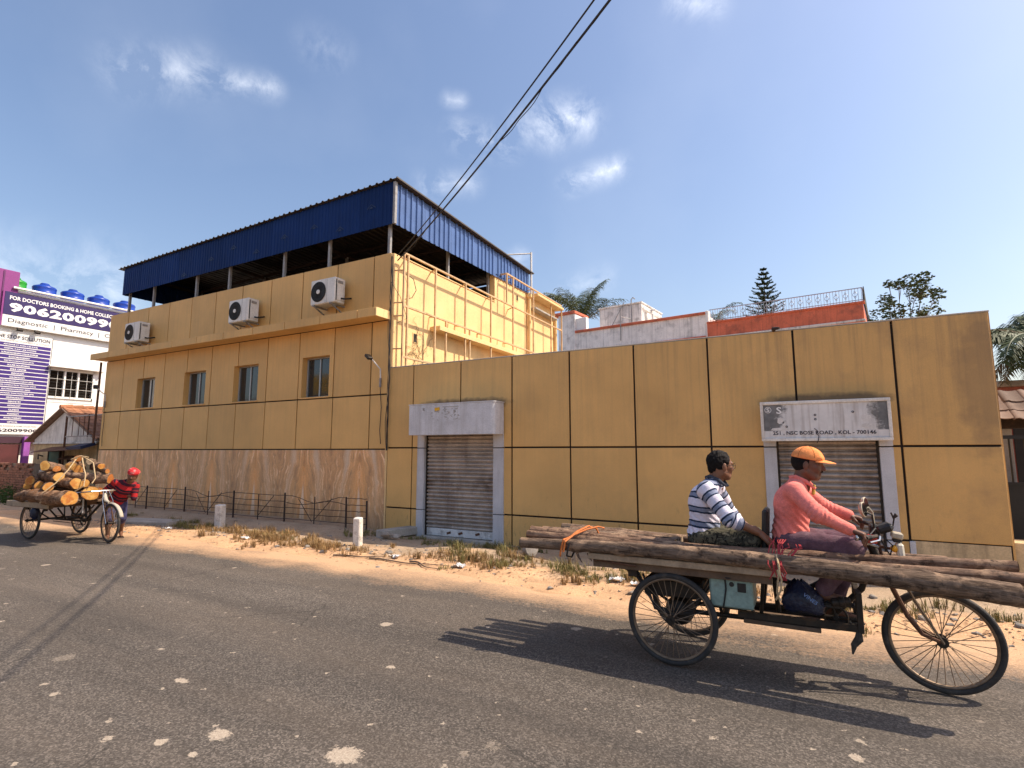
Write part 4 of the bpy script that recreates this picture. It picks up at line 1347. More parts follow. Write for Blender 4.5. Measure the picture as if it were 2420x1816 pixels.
tank(9.99, .40, .62, MT['tankblue'], 'blue water tank on the clinic roof, second from the purple block')
tank(10.99, .41, .62, MT['tankblue'], 'blue water tank on the clinic roof, third from the purple block')
tank(11.99, .41, .62, MT['tankblue'], 'blue water tank on the clinic roof, fourth from the purple block')
tank(13.05, .43, .62, MT['tankblue'], 'blue water tank on the clinic roof, farthest from the purple block')
tank(9.05, .33, .60, MT['tankgreen'], 'bright green water tank on the clinic roof beside the purple block')

# ================================================================ tiled hut
hut = thing('tiled_hut', 'small mouldy gabled hut with clay tile roof between clinic and panelled building', 'hut', (-23.7, 11, 0))
HX, HR, HYF, HYB = -23.65, 3.22, 9.5, 13.2
EL, ER, ZE = -26.35, -20.95, 2.02
hw = MB().box(-26.0, -21.3, HYF, HYB, -.1, 1.95)
part('wall', hw, MT['cream'], hut, 0)
part('gable', MB().prism([(-26.0, 1.955), (-21.3, 1.955), (-21.3, 2.08), (HX, HR - .08), (-26.0, 2.08)], 'y', HYF - .01, HYF + .2), MT['gablewhite'], hut, 0)
part('string_course', MB().cbox(-26.02, -21.28, HYF - .06, HYF - .011, 1.90, 1.97, .01), MT['gablewhite'], hut, 0)
rf = MB()
for (ex, s) in ((EL, -1), (ER, 1)):
    d = Vector((ex - HX, 0, ZE - HR)).normalized()
    n_ = Vector((-d.z * s, 0, d.x * s)) if s > 0 else Vector((d.z, 0, -d.x))
    if n_.z < 0: n_ = -n_
    a = Vector((HX, 0, HR)); b = Vector((ex, 0, ZE))
    rf.prism([(a.x, a.z), (b.x, b.z), (b.x - n_.x * .04, b.z - n_.z * .04), (a.x, a.z - .045)], 'y', HYF - .22, HYB + .2)
roof = part('roof', rf, MT['tiledark'], hut, 0)
# one tile: a shallow S profile
tm = MB()
tw, tl = .245, .36
prof = [(-.12, .0), (-.10, .022), (-.06, .03), (-.02, .012), (.03, .004), (.08, .006), (.12, .016)]
vs = []
for z_ in (0, .012):
    for e in (0, 1):
        for (x, h) in prof:
            vs.append((e * tl, x, h + z_ + (.012 if e else 0)))
n = len(prof)
fs = []
for k in range(n - 1):
    fs += [(k, k + 1, n + k + 1, n + k), (2 * n + k, 3 * n + k, 3 * n + k + 1, 2 * n + k + 1), (n + k, n + k + 1, 3 * n + k + 1, 3 * n + k), (k, 2 * n + k, 2 * n + k + 1, k + 1)]
fs += [(0, n, 3 * n, 2 * n), (n - 1, 3 * n - 1, 4 * n - 1, 2 * n - 1)]
tm.add(vs, fs)
tile_me = mesh_of(tm, 'tile', smooth=60)
tile_dk = tile_me.copy()


def lay(ex, cols, mat, me):
    d = Vector((ex - HX, 0, ZE - HR)); L = d.length; d.normalize()
    ang = math.atan2(-d.z, d.x)
    nrow = int(L / .285)
    for i in range(nrow):
        for j in cols:
            p = Vector((HX, HYF - .2 + .13 + j * .235, HR)) + d * (i * .285) + Vector((0, 0, .006))
            shared('tile', me, mat, roof, p, (rng.uniform(-.02, .02), ang + rng.uniform(-.02, .01), rng.uniform(-.025, .025)))


lay(ER, range(16), MT['tile'], tile_me)
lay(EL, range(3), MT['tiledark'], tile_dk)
for j in range(12):
    q = MB().path([(HX, HYF - .24 + j * .33, HR + .01), (HX, HYF - .24 + j * .33 + .37, HR + .03)], [.085, .10], 10)
    part('ridge_tile', q, MT['tile'], roof)
part('door', MB().cbox(-24.62, -23.80, HYF - .05, HYF - .002, .0, 1.62, .01), MT['greendoor'], hut, 0)
part('door_frame', MB().box(-24.68, -24.62, HYF - .07, HYF - .002, 0, 1.68).box(-23.80, -23.74, HYF - .07, HYF - .002, 0, 1.68).box(-24.62, -23.80, HYF - .07, HYF - .002, 1.62, 1.68), MT['darkrust'], hut, 0)
part('window_hole', MB().box(-23.3, -22.3, HYF - .02, HYF - .002, .55, 1.35), MT['interior'], hut, 0)
part('window_hood', MB().obox((-22.8, HYF - .12, 1.42), ((1, 0, 0), (0, .9, .4), (0, -.4, .9)), (.6, .16, .012)), MT['rust'], hut, 0)
aw = MB()
for k in range(5):
    x0 = -24.5 + k * .68
    aw.obox((x0 + .34, HYF - .34 - .02 * (k % 2), 1.70 + .02 * k), ((1, 0, .03), (0, .94, .3), (-.03, -.3, .94)), (.36, .32, .006))
part('awning', aw, MT['rust'], hut, 0)
part('blue_sheet', MB().obox((-21.5, HYF - .4, 1.80), ((1, 0, .04), (0, .95, .3), (0, -.3, .95)), (.5, .22, .05)), M('navy_tarpaulin', (.02, .028, .07), .7), hut, 0)
part('lamp_bracket', MB().path([(-25.2, HYF, 1.45), (-25.2, HYF - .15, 1.5), (-25.1, HYF - .18, 1.35)], .025, 6), MT['black'], hut)
# rusty scaffold of angle iron beside the hut
sf = thing('iron_scaffold', 'thin rusty iron scaffold frame in front of the hut gable', 'frame', (-22.3, 9.2, 0))
for (p, q, r) in (((-23.02, 9.25, 0), (-23.02, 9.25, 2.88), .035), ((-21.45, 9.25, 2.12), (-21.45, 9.25, 2.9), .025), ((-23.02, 9.25, 2.85), (-20.2, 9.25, 2.86), .025), ((-23.02, 9.25, 2.15), (-21.2, 9.25, 2.16), .022),
                  ((-22.55, 9.25, 2.15), (-22.55, 9.25, 2.85), .012), ((-22.1, 9.25, 2.15), (-22.1, 9.25, 2.85), .012), ((-21.75, 9.25, 2.15), (-21.75, 9.25, 2.85), .012)):
    part('iron_bar', MB().tube(p, q, r, n=6), MT['rust'] if r > .03 or p[0] > -23 else MT['greypaint'], sf)
solo('drain_pipe', MB().path([(-20.25, 8.92, 4.55), (-20.27, 8.92, 3.2), (-20.28, 8.92, 1.9)], .035, 8), MT['rust'], 'rusty drain pipe down the far left edge of the panelled building', 'pipe', (-20.27, 8.92, 1.9))

# low ruined brick wall at far left
bw = thing('brick_wall', 'low ruined brick wall with weeds at the far left roadside', 'wall', (-24.6, 8.3, 0))
part('mortar', MB().box(-27.0, -22.6, 8.31, 8.49, -.1, 1.22), MT['brickback'], bw, 0)
bm_ = mesh_of(MB().obox((0, 0, 0), ((1, 0, 0), (0, 1, 0), (0, 0, 1)), (.113, .052, .036), .006), 'brick', smooth=0)
rc = random.Random(9)
for r_ in range(16):
    for k in range(19):
        x = -26.9 + k * .238 + (.119 if r_ % 2 else 0)
        if x > -22.65 or (r_ > 12 and rc.random() < .35):
            continue
        shared('brick', bm_, MT['brick'], bw, (x, 8.30 + rc.uniform(-.006, .006), -.03 + r_ * .082), (rc.uniform(-.03, .03), rc.uniform(-.02, .02), rc.uniform(-.03, .03)))
solo('gate_pier', MB().cbox(-22.5, -21.75, 8.4, 8.7, -.1, 1.02, .02), MT['concrete'], 'grey plastered pier beside the brick wall in front of the hut', 'pier', (-22.1, 8.55, 0))

# ================================================================ house behind the shop front
K = 24 / 13.0


def hz(z):
    return 1.65 + (z - 1.65) * K


hs = thing('rear_house', 'weathered white and terracotta terraced house behind the shop front', 'house', (2.33, 24.0, 0), rz=R(-7.2), local=True)
LO = -5.85
LW = -13.5
zt, zl = hz(5.0), hz(4.38)
part('orange_block', MB().box(LO + .002, 0, 0, 9, 0, 7.28), MT['orange'], hs, 0)
part('orange_lip', MB().cbox(LO, .04, -.05, .25, 6.58, 6.66, .01), MT['housebox'], hs, 0)
part('orange_parapet_cap', MB().cbox(LO, .06, -.05, .2, 7.281, 7.36, .01), MT['orange'], hs, 0)
part('white_block', MB().box(LW, LO, .0, 9, 0, zt - .12), MT['housewhite'], hs, 0)
part('white_return', MB().cbox(LO - .05, LO + .08, -.04, .3, 7.3, zt + .05, .02), MT['white'], hs, 0)
part('trim', MB().cbox(LW + 1.0, LO - .052, -.08, .15, zt - .118, zt, .01), MT['orange'], hs, 0)
part('trim', MB().cbox(LW + .2, LO - .052, -.08, -.002, zl - .07, zl + .05, .01), MT['orange'], hs, 0)
part('corner_pier', MB().cbox(LW, LW + 1.0, -.06, 1.2, 5.5, 8.75, .02), MT['housewhite'], hs, 0)
part('pier_cap', MB().cbox(LW - .3, LW + 1.05, -.15, 1.4, 8.752, 8.9, .02), MT['orange'], hs, 0)
part('pier_niche', MB().cbox(LW + 1.002, LW + 1.6, .05, .3, zt, 8.5, .01), MT['white'], hs, 0)
part('tank_room', MB().cbox(-11.75, -9.4, 1.3, 4.2, 7.0, 9.12, .03), MT['housebox'], hs, 0)
part('tank_room_lip', MB().cbox(-11.8, -9.35, 1.25, 4.25, 9.121, 9.2, .02), MT['housebox'], hs, 0)
pp = MB().path([(-9.9, 1.2, 7.6), (-9.9, 1.2, 9.35), (-9.8, 1.2, 9.45), (-9.7, 1.2, 9.35)], .03, 7)
pp.path([(-9.95, -.1, 7.0), (-9.93, -.1, 8.2), (-9.9, 1.15, 8.3)], .025, 7).path([(-11.2, 1.2, 7.8), (-10.4, 1.2, 9.1), (-10.3, 1.25, 9.3)], .02, 6)
part('pipe', pp, MT['greypaint'], hs)
# iron balustrade with ring ornaments
zb0, zb1 = 7.36, 7.92
bal = part('balustrade', MB().box(LO + .1, 0, .04, .08, zb1 - .03, zb1).box(LO + .1, 0, .045, .075, zb0 + .06, zb0 + .085).box(-.02, .02, .08, 6, zb1 - .03, zb1), MT['balus'], hs, 0)
bmesh_ = mesh_of(MB().tube((0, 0, zb0), (0, 0, zb1 - .03), .009, n=5), 'baluster')
rm = mesh_of(MB().torus((0, 0, 0), (0, 1, 0), .075, .010, 16, 5).torus((0, 0, .11), (0, 1, 0), .03, .008, 12, 5).torus((0, 0, -.11), (0, 1, 0), .03, .008, 12, 5), 'ring_ornament')
k = 0
x = LO + .15
while x < -.02:
    shared('baluster', bmesh_, MT['balus'], bal, (x, .06, 0))
    if k % 3 == 1:
        shared('ring_ornament', rm, MT['balus'], bal, (x, .06, (zb0 + zb1) / 2 + .02))
    x += .105
    k += 1
for j in range(40):
    shared('baluster', bmesh_, MT['balus'], bal, (0, .1 + j * .15, 0))
part('stair_screen', MB().prism([(.1, 7.3), (6.0, 7.3), (6.0, 7.35), (.1, 7.95)], 'x', .03, .06), M('dark_screen', (.07, .075, .06), .9), hs, 0)
# bare pergola beams on the terrace
pgm = thing('terrace_pergola', 'weathered grey wooden pergola beams on the terrace of the house behind', 'pergola', (-6.0, 27, 7))
for (p, q, r) in (((-7.6, 27, 8.75), (-6.3, 27.2, 8.85), .06), ((-6.9, 26.5, 8.95), (-5.9, 28.5, 8.35), .07), ((-6.4, 27, 7.2), (-6.4, 27, 8.6), .07), ((-7.3, 27.6, 8.1), (-5.6, 27.6, 8.2), .06), ((-7.0, 27.2, 7.8), (-4.6, 27.6, 8.0), .05),
                  ((-7.4, 28, 7.2), (-7.4, 28, 8.7), .06)):
    part('beam', MB().obox((Vector(p) + Vector(q)) / 2, frame_of(Vector(q) - Vector(p)), ((Vector(q) - Vector(p)).length / 2, r, r * .7)), MT['housebox'], pgm, 0)

# ================================================================ right edge: tiled gateway, gate, pink house
gw = thing('tiled_gateway', 'low clay-tiled gateway roof beyond the right end of the shop front', 'gateway', (3.6, 10.6, 0))
part('beam', MB().cbox(2.45, 5.2, 10.45, 10.65, 1.98, 2.12, .01), MT['darkrust'], gw, 0)
part('pillar', MB().cbox(2.50, 2.72, 10.5, 10.72, -.1, 1.978, .01), MT['concrete'], gw, 0)
part('pillar', MB().cbox(4.9, 5.15, 10.5, 10.72, -.1, 1.978, .01), MT['concrete'], gw, 0)
gr = part('roof', MB().prism([(10.1, 2.12), (11.2, 2.12), (10.75, 2.52)], 'x', 2.4, 5.3), MT['tiledark'], gw, 0)
t2 = tile_me.copy()
t2.materials.clear()
for i in range(3):
    for j in range(12):
        p = (2.52 + j * .235, 10.74 - .2 * i, 2.54 - .135 * i)
        shared('tile', t2, MT['tiledark'], gr, p, (0, math.atan2(.33, .5) + rng.uniform(-.04, .03), R(-90) + rng.uniform(-.03, .03)))
gt = thing('iron_gate', 'dark iron gate with upright bars beside the shop front corner', 'gate', (3.3, 9.9, 0))
gb = [((2.36, 9.9, 0), (2.36, 9.9, 1.84), .035), ((2.36, 9.9, 1.84), (4.6, 9.9, 1.84), .025), ((2.36, 9.9, 1.2), (4.6, 9.9, 1.2), .02), ((2.36, 9.9, .12), (4.6, 9.9, .12), .025), ((4.6, 9.9, 0), (4.6, 9.9, 1.84), .035)]
for p, q, r in gb:
    part('gate_frame', MB().obox((Vector(p) + Vector(q)) / 2, frame_of(Vector(q) - Vector(p)), ((Vector(q) - Vector(p)).length / 2, r, r)), MT['black'], gt, 0)
for k in range(13):
    x = 2.52 + k * .16
    part('gate_bar', MB().tube((x, 9.9, 1.2), (x, 9.9, 1.84), .012, n=6), MT['black'], gt)
part('gate_sheet', MB().box(2.39, 4.57, 9.905, 9.912, .14, 1.19), MT['black'], gt, 0)
ph_ = thing('pink_house', 'pinkish red plastered house behind the dark iron gate', 'house', (6.5, 17, 0))
part('wall', MB().box(3.2, 12, 15, 21, -.1, 3.0), MT['pinkwall'], ph_, 0)
part('window', MB().box(3.9, 4.6, 14.95, 14.99, 1.0, 2.2), MT['interior'], ph_, 0)
part('roof_slab', MB().cbox(3.0, 12.2, 14.8, 21.2, 3.002, 3.12, .01), MT['concrete'], ph_, 0)
bs = MB().box(2.26, 2.6, 9.1, 9.5, -.1, .5)
solo('stone_stub', bs, MT['cream'], 'rough plastered stub wall under the right end of the shop front', 'wall', (2.4, 9.3, 0))

# ================================================================ fence, bollards, slabs on the verge
fe = thing('rebar_fence', 'low bent fence of rusty iron rods in front of the marble base', 'fence', (-13, 8.5, 0))
FP = [(-17.45, 8.62), (-16.22, 8.55), (-14.39, 8.53), (-12.28, 8.47), (-10.49, 8.50), (-8.70, 8.62), (-8.15, 8.66)]
rc = random.Random(4)
for i, (x, y) in enumerate(FP):
    z = float(ground_z(x, y))
    part('post', MB().obox((x, y, z + .31), ((1, 0, .02), (0, 1, 0), (-.02, 0, 1)), (.015, .015, .33), .003), MT['darkrust'], fe, 0)
for i in range(len(FP) - 1):
    (x0, y0), (x1, y1) = FP[i], FP[i + 1]
    bent = i in (2, 4)
    for j, h in enumerate((.08, .2, .33, .46, .60)):
        pts = []
        for s in range(9):
            k = s / 8
            sag = 0
            if bent and j == 4: sag = -.10 * math.sin(k * math.pi) + .04 * math.sin(k * 9)
            if bent and j == 3: sag = -.05 * math.sin(k * math.pi * 2)
            pts.append((x0 + (x1 - x0) * k, y0 + (y1 - y0) * k + rc.uniform(-.006, .006), .04 + h + sag + rc.uniform(-.006, .006)))
        part('rod', MB().path(pts, .007, 5), MT['darkrust'], fe)
    if x1 - x0 > 1.0:
        m_ = (x0 + x1) / 2; ym = (y0 + y1) / 2
        part('post', MB().tube((m_, ym, -.02), (m_, ym, .64), .012, n=6), MT['darkrust'], fe)
        part('brace', MB().tube((m_, ym - .02, .12), (m_ + .55, ym - .02, .62), .008, n=5), MT['darkrust'], fe)
        if bent:
            part('brace', MB().tube((m_ - .05, ym - .02, .10), (m_ - .5, ym - .02, .58), .007, n=5), MT['darkrust'], fe)

for (x, y, h, r, lab) in ((-7.14, 7.38, .52, .07, 'white concrete kerb post nearer the left shutter, sunlit on one side'), (-11.40, 7.56, .52, .085, 'worn whitish concrete kerb post in shade nearer the handcart')):
    z = float(ground_z(x, y))
    p = MB().obox((x, y, z + h / 2 - .02), ((.95, .3, 0), (-.3, .95, .02), (0, -.02, 1)), (r, r, h / 2), .02)
    o = solo('kerb_post', p, MT['whitepost'], lab, 'bollard', (x, y, z), 'whitewashed kerb posts', smooth=0)
for (x, y, w, d, rz, lab) in ((-13.6, 7.35, .75, .17, .25, 'long concrete slab lying on the verge behind the handcart, nearer the fence'), (-13.35, 6.98, .8, .16, .3, 'long concrete slab lying on the verge behind the handcart, nearer the road')):
    z = float(ground_z(x, y))
    solo('concrete_slab', MB().obox((x, y, z + .03), ((math.cos(rz), math.sin(rz), 0), (-math.sin(rz), math.cos(rz), 0), (0, 0, 1)), (w, d, .045), .012), MT['concrete'], lab, 'slab', (x, y, z), 'slabs on the verge', smooth=0)
solo('kerb_step', MB().obox((-7.28, 8.62, .03), ((.25, .97, 0), (-.97, .25, 0), (0, 0, 1)), (.42, .13, .08), .015), MT['concrete'], 'dark concrete kerb stone beside the left shutter', 'kerb', (-7.28, 8.62, 0), smooth=0)


def rock(c, r, seed, sq=.7):
    rr = random.Random(seed)
    bm = bmesh.new()
    bmesh.ops.create_icosphere(bm, subdivisions=2, radius=1)
    m = MB()
    off = [Vector((rr.uniform(-1, 1), rr.uniform(-1, 1), rr.uniform(-1, 1))).normalized() for _ in range(7)]
    lim = [rr.uniform(.55, .9) for _ in range(7)]
    vs = []
    for v in bm.verts:
        p = v.co.copy()
        for o, l in zip(off, lim):
            dd = p.dot(o)
            if dd > l: p -= o * (dd - l)
        vs.append((c[0] + p.x * r, c[1] + p.y * r, c[2] + p.z * r * sq))
    fs = [tuple(v.index for v in f.verts) for f in bm.faces]
    bm.free()
    m.add(vs, fs)
    return m


solo('rock', rock((-3.78, 7.6, .13), .14, 2, .95), MT['stone'], 'upright grey rock on the earth mound right of the left shutter', 'rock', (-3.78, 7.6, 0), smooth=25)
solo('rubble_lump', rock((-7.15, 8.15, .06), .13, 5, .6).add(rock((-6.95, 8.2, .03), .08, 6, .6).v, rock((0, 0, 0), 1, 6).f), MT['stone'], 'pale broken rubble at the foot of the left shutter pilaster', 'rubble', (-7.1, 8.15, 0), smooth=25)
st = MB()
rc = random.Random(21)
for k in range(420):
    x = rc.uniform(-15, 2.5)
    y = rc.choice([rc.gauss(6.9, .25), rc.uniform(5.9, 8.6)])
    if y < 5.8 or y > 8.8: continue
    r_ = rc.uniform(.008, .03) if rc.random() < .93 else rc.uniform(.03, .06)
    q = rock((x, y, float(ground_z(x, y)) + r_ * .2), r_, k, .7) if r_ > .03 else MB().obox((x, y, float(ground_z(x, y)) + r_ * .2), frame_of((rc.uniform(-1, 1), rc.uniform(-1, 1), rc.uniform(-.4, .4))), (r_, r_ * rc.uniform(.5, 1), r_ * rc.uniform(.3, .6)), r_ * .2)
    st.add(q.v, q.f)
o = struct('gravel', st, MT['stone'], 25); o['kind'] = 'stuff'
tag(o, 'loose gravel and stones scattered along the sandy verge', 'gravel')
LIT = [(-11.9, 6.75, 'beside the first kerb post'), (-9.2, 6.62, 'in front of the marble base'), (-5.6, 6.60, 'below the left shutter'), (-4.35, 6.52, 'at the edge of the sunny grass mound'),
       (-2.15, 6.70, 'below the passenger\'s log ends'), (-1.85, 6.62, 'behind the rear wheel of the loaded tricycle')]
for k, (x, y, lab) in enumerate(LIT):
    rr = random.Random(k + 60)
    m = MB()
    n = 7
    vs = []
    for i in range(n):
        for j in range(n):
            vs.append((x + (i / (n - 1) - .5) * .16 + rr.uniform(-.02, .02), y + (j / (n - 1) - .5) * .12 + rr.uniform(-.02, .02), float(ground_z(x, y)) + .012 + rr.uniform(0, .05)))
    fs = [(i * n + j, (i + 1) * n + j, (i + 1) * n + j + 1, i * n + j + 1) for i in range(n - 1) for j in range(n - 1)]
    m.add(vs, fs)
    solo('crumpled_litter', m, MT['paper'], 'crumpled white plastic litter ' + lab, 'litter', (x, y, 0), 'litter on the verge', 60)
bt = MB()
rc = random.Random(8)
for (x, y, L, a) in ((-5.9, 6.35, 1.4, .05), (-6.6, 6.3, .9, .2), (-5.2, 6.45, .7, -.3)):
    pts = []
    for j in range(9):
        s = j / 8 * L
        xx, yy = x + s * math.cos(a), y + s * math.sin(a) + .04 * math.sin(j)
        pts.append((xx, yy, float(ground_z(xx, yy)) + .02))
    bt.path(pts, [.014 - .0012 * j for j in range(9)], 5)
solo('fallen_branch', bt, MT['trunk'], 'thin dry fallen branches lying on the sunny sand by the road', 'branch', (-5.9, 6.35, 0))

# leaf and twig crumbs trodden into the sand
db = MB()
rc = random.Random(33)
for k in range(2600):
    x = rc.uniform(-14.5, 3.0)
    y = rc.gauss(6.75, .32) if rc.random() < .75 else rc.uniform(6.0, 8.7)
    if y < 6.0 or y > 8.8: continue
    z = float(ground_z(x, y)) + .006
    a = rc.uniform(0, 6.28); l = rc.uniform(.008, .035); w = l * rc.uniform(.12, .5)
    dx, dy = math.cos(a) * l, math.sin(a) * l
    px, py = -math.sin(a) * w, math.cos(a) * w
    h = rc.uniform(.0, .014)
    db.add([(x - dx, y - dy, z), (x + px, y + py, z + h), (x + dx, y + dy, z + h * .4), (x - px, y - py, z + h * .6)], [(0, 1, 2, 3)])
o = struct('leaf_litter', db, M('dead_leaf_crumbs', (.17, .10, .055), .9, var=.5, vs=9, bump=0), 0)
o['kind'] = 'stuff'
tag(o, 'dead leaf and twig crumbs strewn over the sandy verge', 'leaf litter')
# grass tufts on the verge


def tufts(spots, mat, name, label, hgt, seed):
    rc = random.Random(seed)
    vs, fs = [], []
    for (cx_, cy_, rx, ry, n) in spots:
        for _ in range(n):
            if _ % 9 == 0:
                kx, ky, kh = cx_ + rc.gauss(0, rx * .6), cy_ + rc.gauss(0, ry * .75), rc.uniform(.35, 1.35)
            x = kx + rc.gauss(0, .09); y = ky + rc.gauss(0, .06)
            z = float(ground_z(x, y)) - .005
            nb = rc.randint(7, 12)
            h0 = hgt * kh * rc.uniform(.5, 1.15)
            for _b in range(nb):
                a = rc.uniform(0, 6.283); l = h0 * rc.uniform(.5, 1.1); sp = rc.uniform(.15, .8)
                dx, dy = math.cos(a), math.sin(a)
                w = rc.uniform(.0018, .0042)
                px, py = -dy * w, dx * w
                bx_, by_ = x + rc.uniform(-.02, .02), y + rc.uniform(-.02, .02)
                i0 = len(vs)
                m1 = (bx_ + dx * sp * l * .35, by_ + dy * sp * l * .35, z + l * .65)
                tp = (bx_ + dx * sp * l, by_ + dy * sp * l, z + l * (1 - .25 * sp))
                vs += [(bx_ - px, by_ - py, z), (bx_ + px, by_ + py, z), (m1[0] + px * .8, m1[1] + py * .8, m1[2]), (m1[0] - px * .8, m1[1] - py * .8, m1[2]), tp]
                fs += [(i0, i0 + 1, i0 + 2, i0 + 3), (i0 + 3, i0 + 2, i0 + 4)]
    me = bpy.data.meshes.new(name)
    me.from_pydata(vs, [], fs)
    o = link(name, me, mat)
    ORG[o.name] = (0, 0, 0)
    return tag(o, label, 'grass', kind='stuff')


G1 = [(-10.2, 6.98, .9, .4, 130), (-9.3, 6.95, .9, .45, 170), (-8.4, 6.9, .9, .4, 170), (-7.5, 6.8, .7, .35, 140), (-6.7, 6.65, .7, .2, 60), (-4.6, 7.05, .8, .35, 110), (-3.2, 6.9, 1.2, .3, 110), (-1.4, 6.85, 1.4, .3, 90)]
G2 = [(-4.6, 7.15, .5, .35, 110), (-4.0, 7.0, .5, .3, 80), (-3.2, 6.88, .7, .3, 60), (-2.5, 6.8, .7, .28, 60), (-1.7, 6.8, .8, .28, 60), (-.6, 6.9, 1.0, .35, 70), (1.2, 6.95, 1.0, .4, 140), (2.6, 7.0, .8, .5, 160),
      (-5.6, 8.15, .5, .2, 70), (-4.7, 8.3, .7, .15, 90), (-6.9, 8.6, .12, .12, 30), (-11.5, 7.45, .3, .15, 60), (-12.3, 7.2, .8, .3, 80), (-8.0, 8.3, .3, .2, 60), (-13.0, 7.6, .5, .2, 60), (-15.5, 7.8, .9, .25, 60), (-9.0, 7.05, .9, .2, 60)]
tufts(G1, MT['straw'], 'dead_grass', 'dead russet grass on the verge before the marble base', .17, 1)
tufts(G2, MT['grass'], 'verge_grass', 'olive green grass tufts along the verge', .15, 2)

# ================================================================ trees
def trunk_mb(p, q, r0, r1, seed, seg=10, wob=.03):
    rr = random.Random(seed)
    p, q = Vector(p), Vector(q)
    pts, rs = [], []
    for i in range(seg + 1):
        k = i / seg
        w = wob * math.sin(k * math.pi)
        pts.append(p.lerp(q, k) + Vector((rr.uniform(-w, w), rr.uniform(-w, w), 0)))
        rs.append(r0 + (r1 - r0) * k)
    return MB().path(pts, rs, 9)


def frond_mb(c, az, el, L, droop, nl=26, lw=.035, ll=.42, seed=0):
    """one pinnate palm leaf: a curved rib with leaflets on both sides"""
    rr = random.Random(seed)
    d = Vector((math.cos(az), math.sin(az), 0))
    pts = []
    p = Vector(c)
    e = el
    n = 14
    for i in range(n + 1):
        pts.append(p.copy())
        p = p + (d * math.cos(e) + Vector((0, 0, math.sin(e)))) * (L / n)
        e -= droop / n * (0.5 + 1.2 * i / n)
    m = MB().path(pts, [.022 * (1 - .8 * i / n) + .003 for i in range(n + 1)], 4, False)
    side = Vector((-d.y, d.x, 0))
    for k in range(nl):
        s = .12 + .88 * k / nl
        i = min(int(s * n), n - 1)
        a = pts[i].lerp(pts[i + 1], s * n - i)
        t = (pts[i + 1] - pts[i]).normalized()
        up = side.cross(t)
        length = ll * (math.sin(min(1, s * 1.15) * math.pi * .9) * .75 + .3) * rr.uniform(.85, 1.1)
        for sg in (-1, 1):
            dr = (side * sg * .85 + t * rr.uniform(.45, .75) + up * rr.uniform(-.15, .35)).normalized()
            mid = a + dr * length * .55
            tip = a + dr * length + Vector((0, 0, -length * rr.uniform(.25, .6)))
            w = t * lw * .5
            m.add([a - w * .6, a + w * .6, mid + w, mid - w, tip], [(0, 1, 2, 3), (3, 2, 4)])
    return m


def palm(name, label, base, crown, nf, L, seed, el=(.2, 1.45), droop=1.6, ll=.42, dry=2, group=None, r=.13, nl=26):
    rr = random.Random(seed)
    t = thing(name, label, 'tree', base, group)
    part('trunk', trunk_mb(base, crown, r * 1.25, r, seed, 12, .1), MT['trunk'], t)
    cr_ = part('crown', MB().lathe((crown[0], crown[1], crown[2] - .25), (0, 0, 1), [(.1, 0), (r * 1.5, .12), (r * 1.3, .3), (.05, .45)], 10), MT['leafdry'], t)
    for k in range(nf):
        az = 2.399 * k + rr.uniform(-.25, .25)
        e = el[0] + (el[1] - el[0]) * ((k * .618) % 1.0) ** .9
        f = frond_mb(crown, az, e, L * rr.uniform(.85, 1.1), droop * rr.uniform(.8, 1.2), nl, .04, ll, seed * 50 + k)
        part('frond', f, MT['leafdry'] if k < dry else MT['leafpalm'], cr_, 0)
    for k in range(dry):
        f = frond_mb(crown, rr.uniform(0, 6.28), -.4, L * .8, 1.0, nl, .035, ll * .8, seed * 91 + k)
        part('frond', f, MT['leafdry'], cr_, 0)
    return t


palm('coconut_palm', 'coconut palm rising behind the grey tank room of the rear house', (-12.4, 32.5, 0), (-12.15, 32.2, 9.95), 20, 3.3, 3, (.55, 1.55), .95, .8, 1, nl=38)
palm('coconut_palm', 'small distant palm top behind the iron balustrade', (-4.3, 34, 0), (-4.3, 34, 9.2), 14, 2.3, 8, (.2, 1.4), 1.8, .5, 2, nl=24)
palm('date_palm', 'dense dark palm at the right edge beyond the shop front', (4.62, 15.4, 0), (4.55, 15.2, 4.0), 34, 1.75, 5, (-.55, 1.3), 1.5, .40, 4, r=.17, nl=44)

# Norfolk pine on the terrace
npine = thing('norfolk_pine', 'dark tiered Norfolk pine standing on the terrace behind the balustrade', 'tree', (-1.12, 25.4, 7.0))
part('trunk', MB().tube((-1.12, 25.4, 7.0), (-1.10, 25.4, 9.72), .035, .006, 7), MT['trunk'], npine)
part('pot', MB().lathe((-1.12, 25.4, 7.0), (0, 0, 1), [(.2, 0), (.28, .4), (.3, .42), (.26, .42)], 16), MT['orange'], npine)
crm = MB()
rr = random.Random(2)
tiers = 11
for k in range(tiers):
    f = k / (tiers - 1)
    z = 7.45 + 2.12 * f
    L = .80 * (1 - f) ** .9 + .10
    for b in range(6):
        az = b * math.pi / 3 + k * .5 + rr.uniform(-.12, .12)
        d = Vector((math.cos(az), math.sin(az), 0))
        side = Vector((-d.y, d.x, 0))
        pts = []
        for i in range(7):
            s = i / 6
            pts.append(Vector((-1.11, 25.4, z)) + d * L * s + Vector((0, 0, L * (-.10 * s + .30 * s * s))))
        crm.path(pts, [.011 * (1 - .7 * i / 6) for i in range(7)], 4, False)
        for j in range(120):
            s = rr.uniform(.08, 1)
            i = min(int(s * 6), 5)
            a = pts[i].lerp(pts[i + 1], s * 6 - i)
            q = a + side * rr.choice((-1, 1)) * rr.uniform(.02, .13) * (1.15 - s * .6) * (L + .25) + d * rr.uniform(.0, .07) + Vector((0, 0, rr.uniform(.0, .075)))
            w = Vector((rr.uniform(-1, 1), rr.uniform(-1, 1), rr.uniform(0, 1))).normalized() * .020
            crm.add([a - w * .5, a + w * .5, q + w * .6, q - w * .6], [(0, 1, 2, 3)])
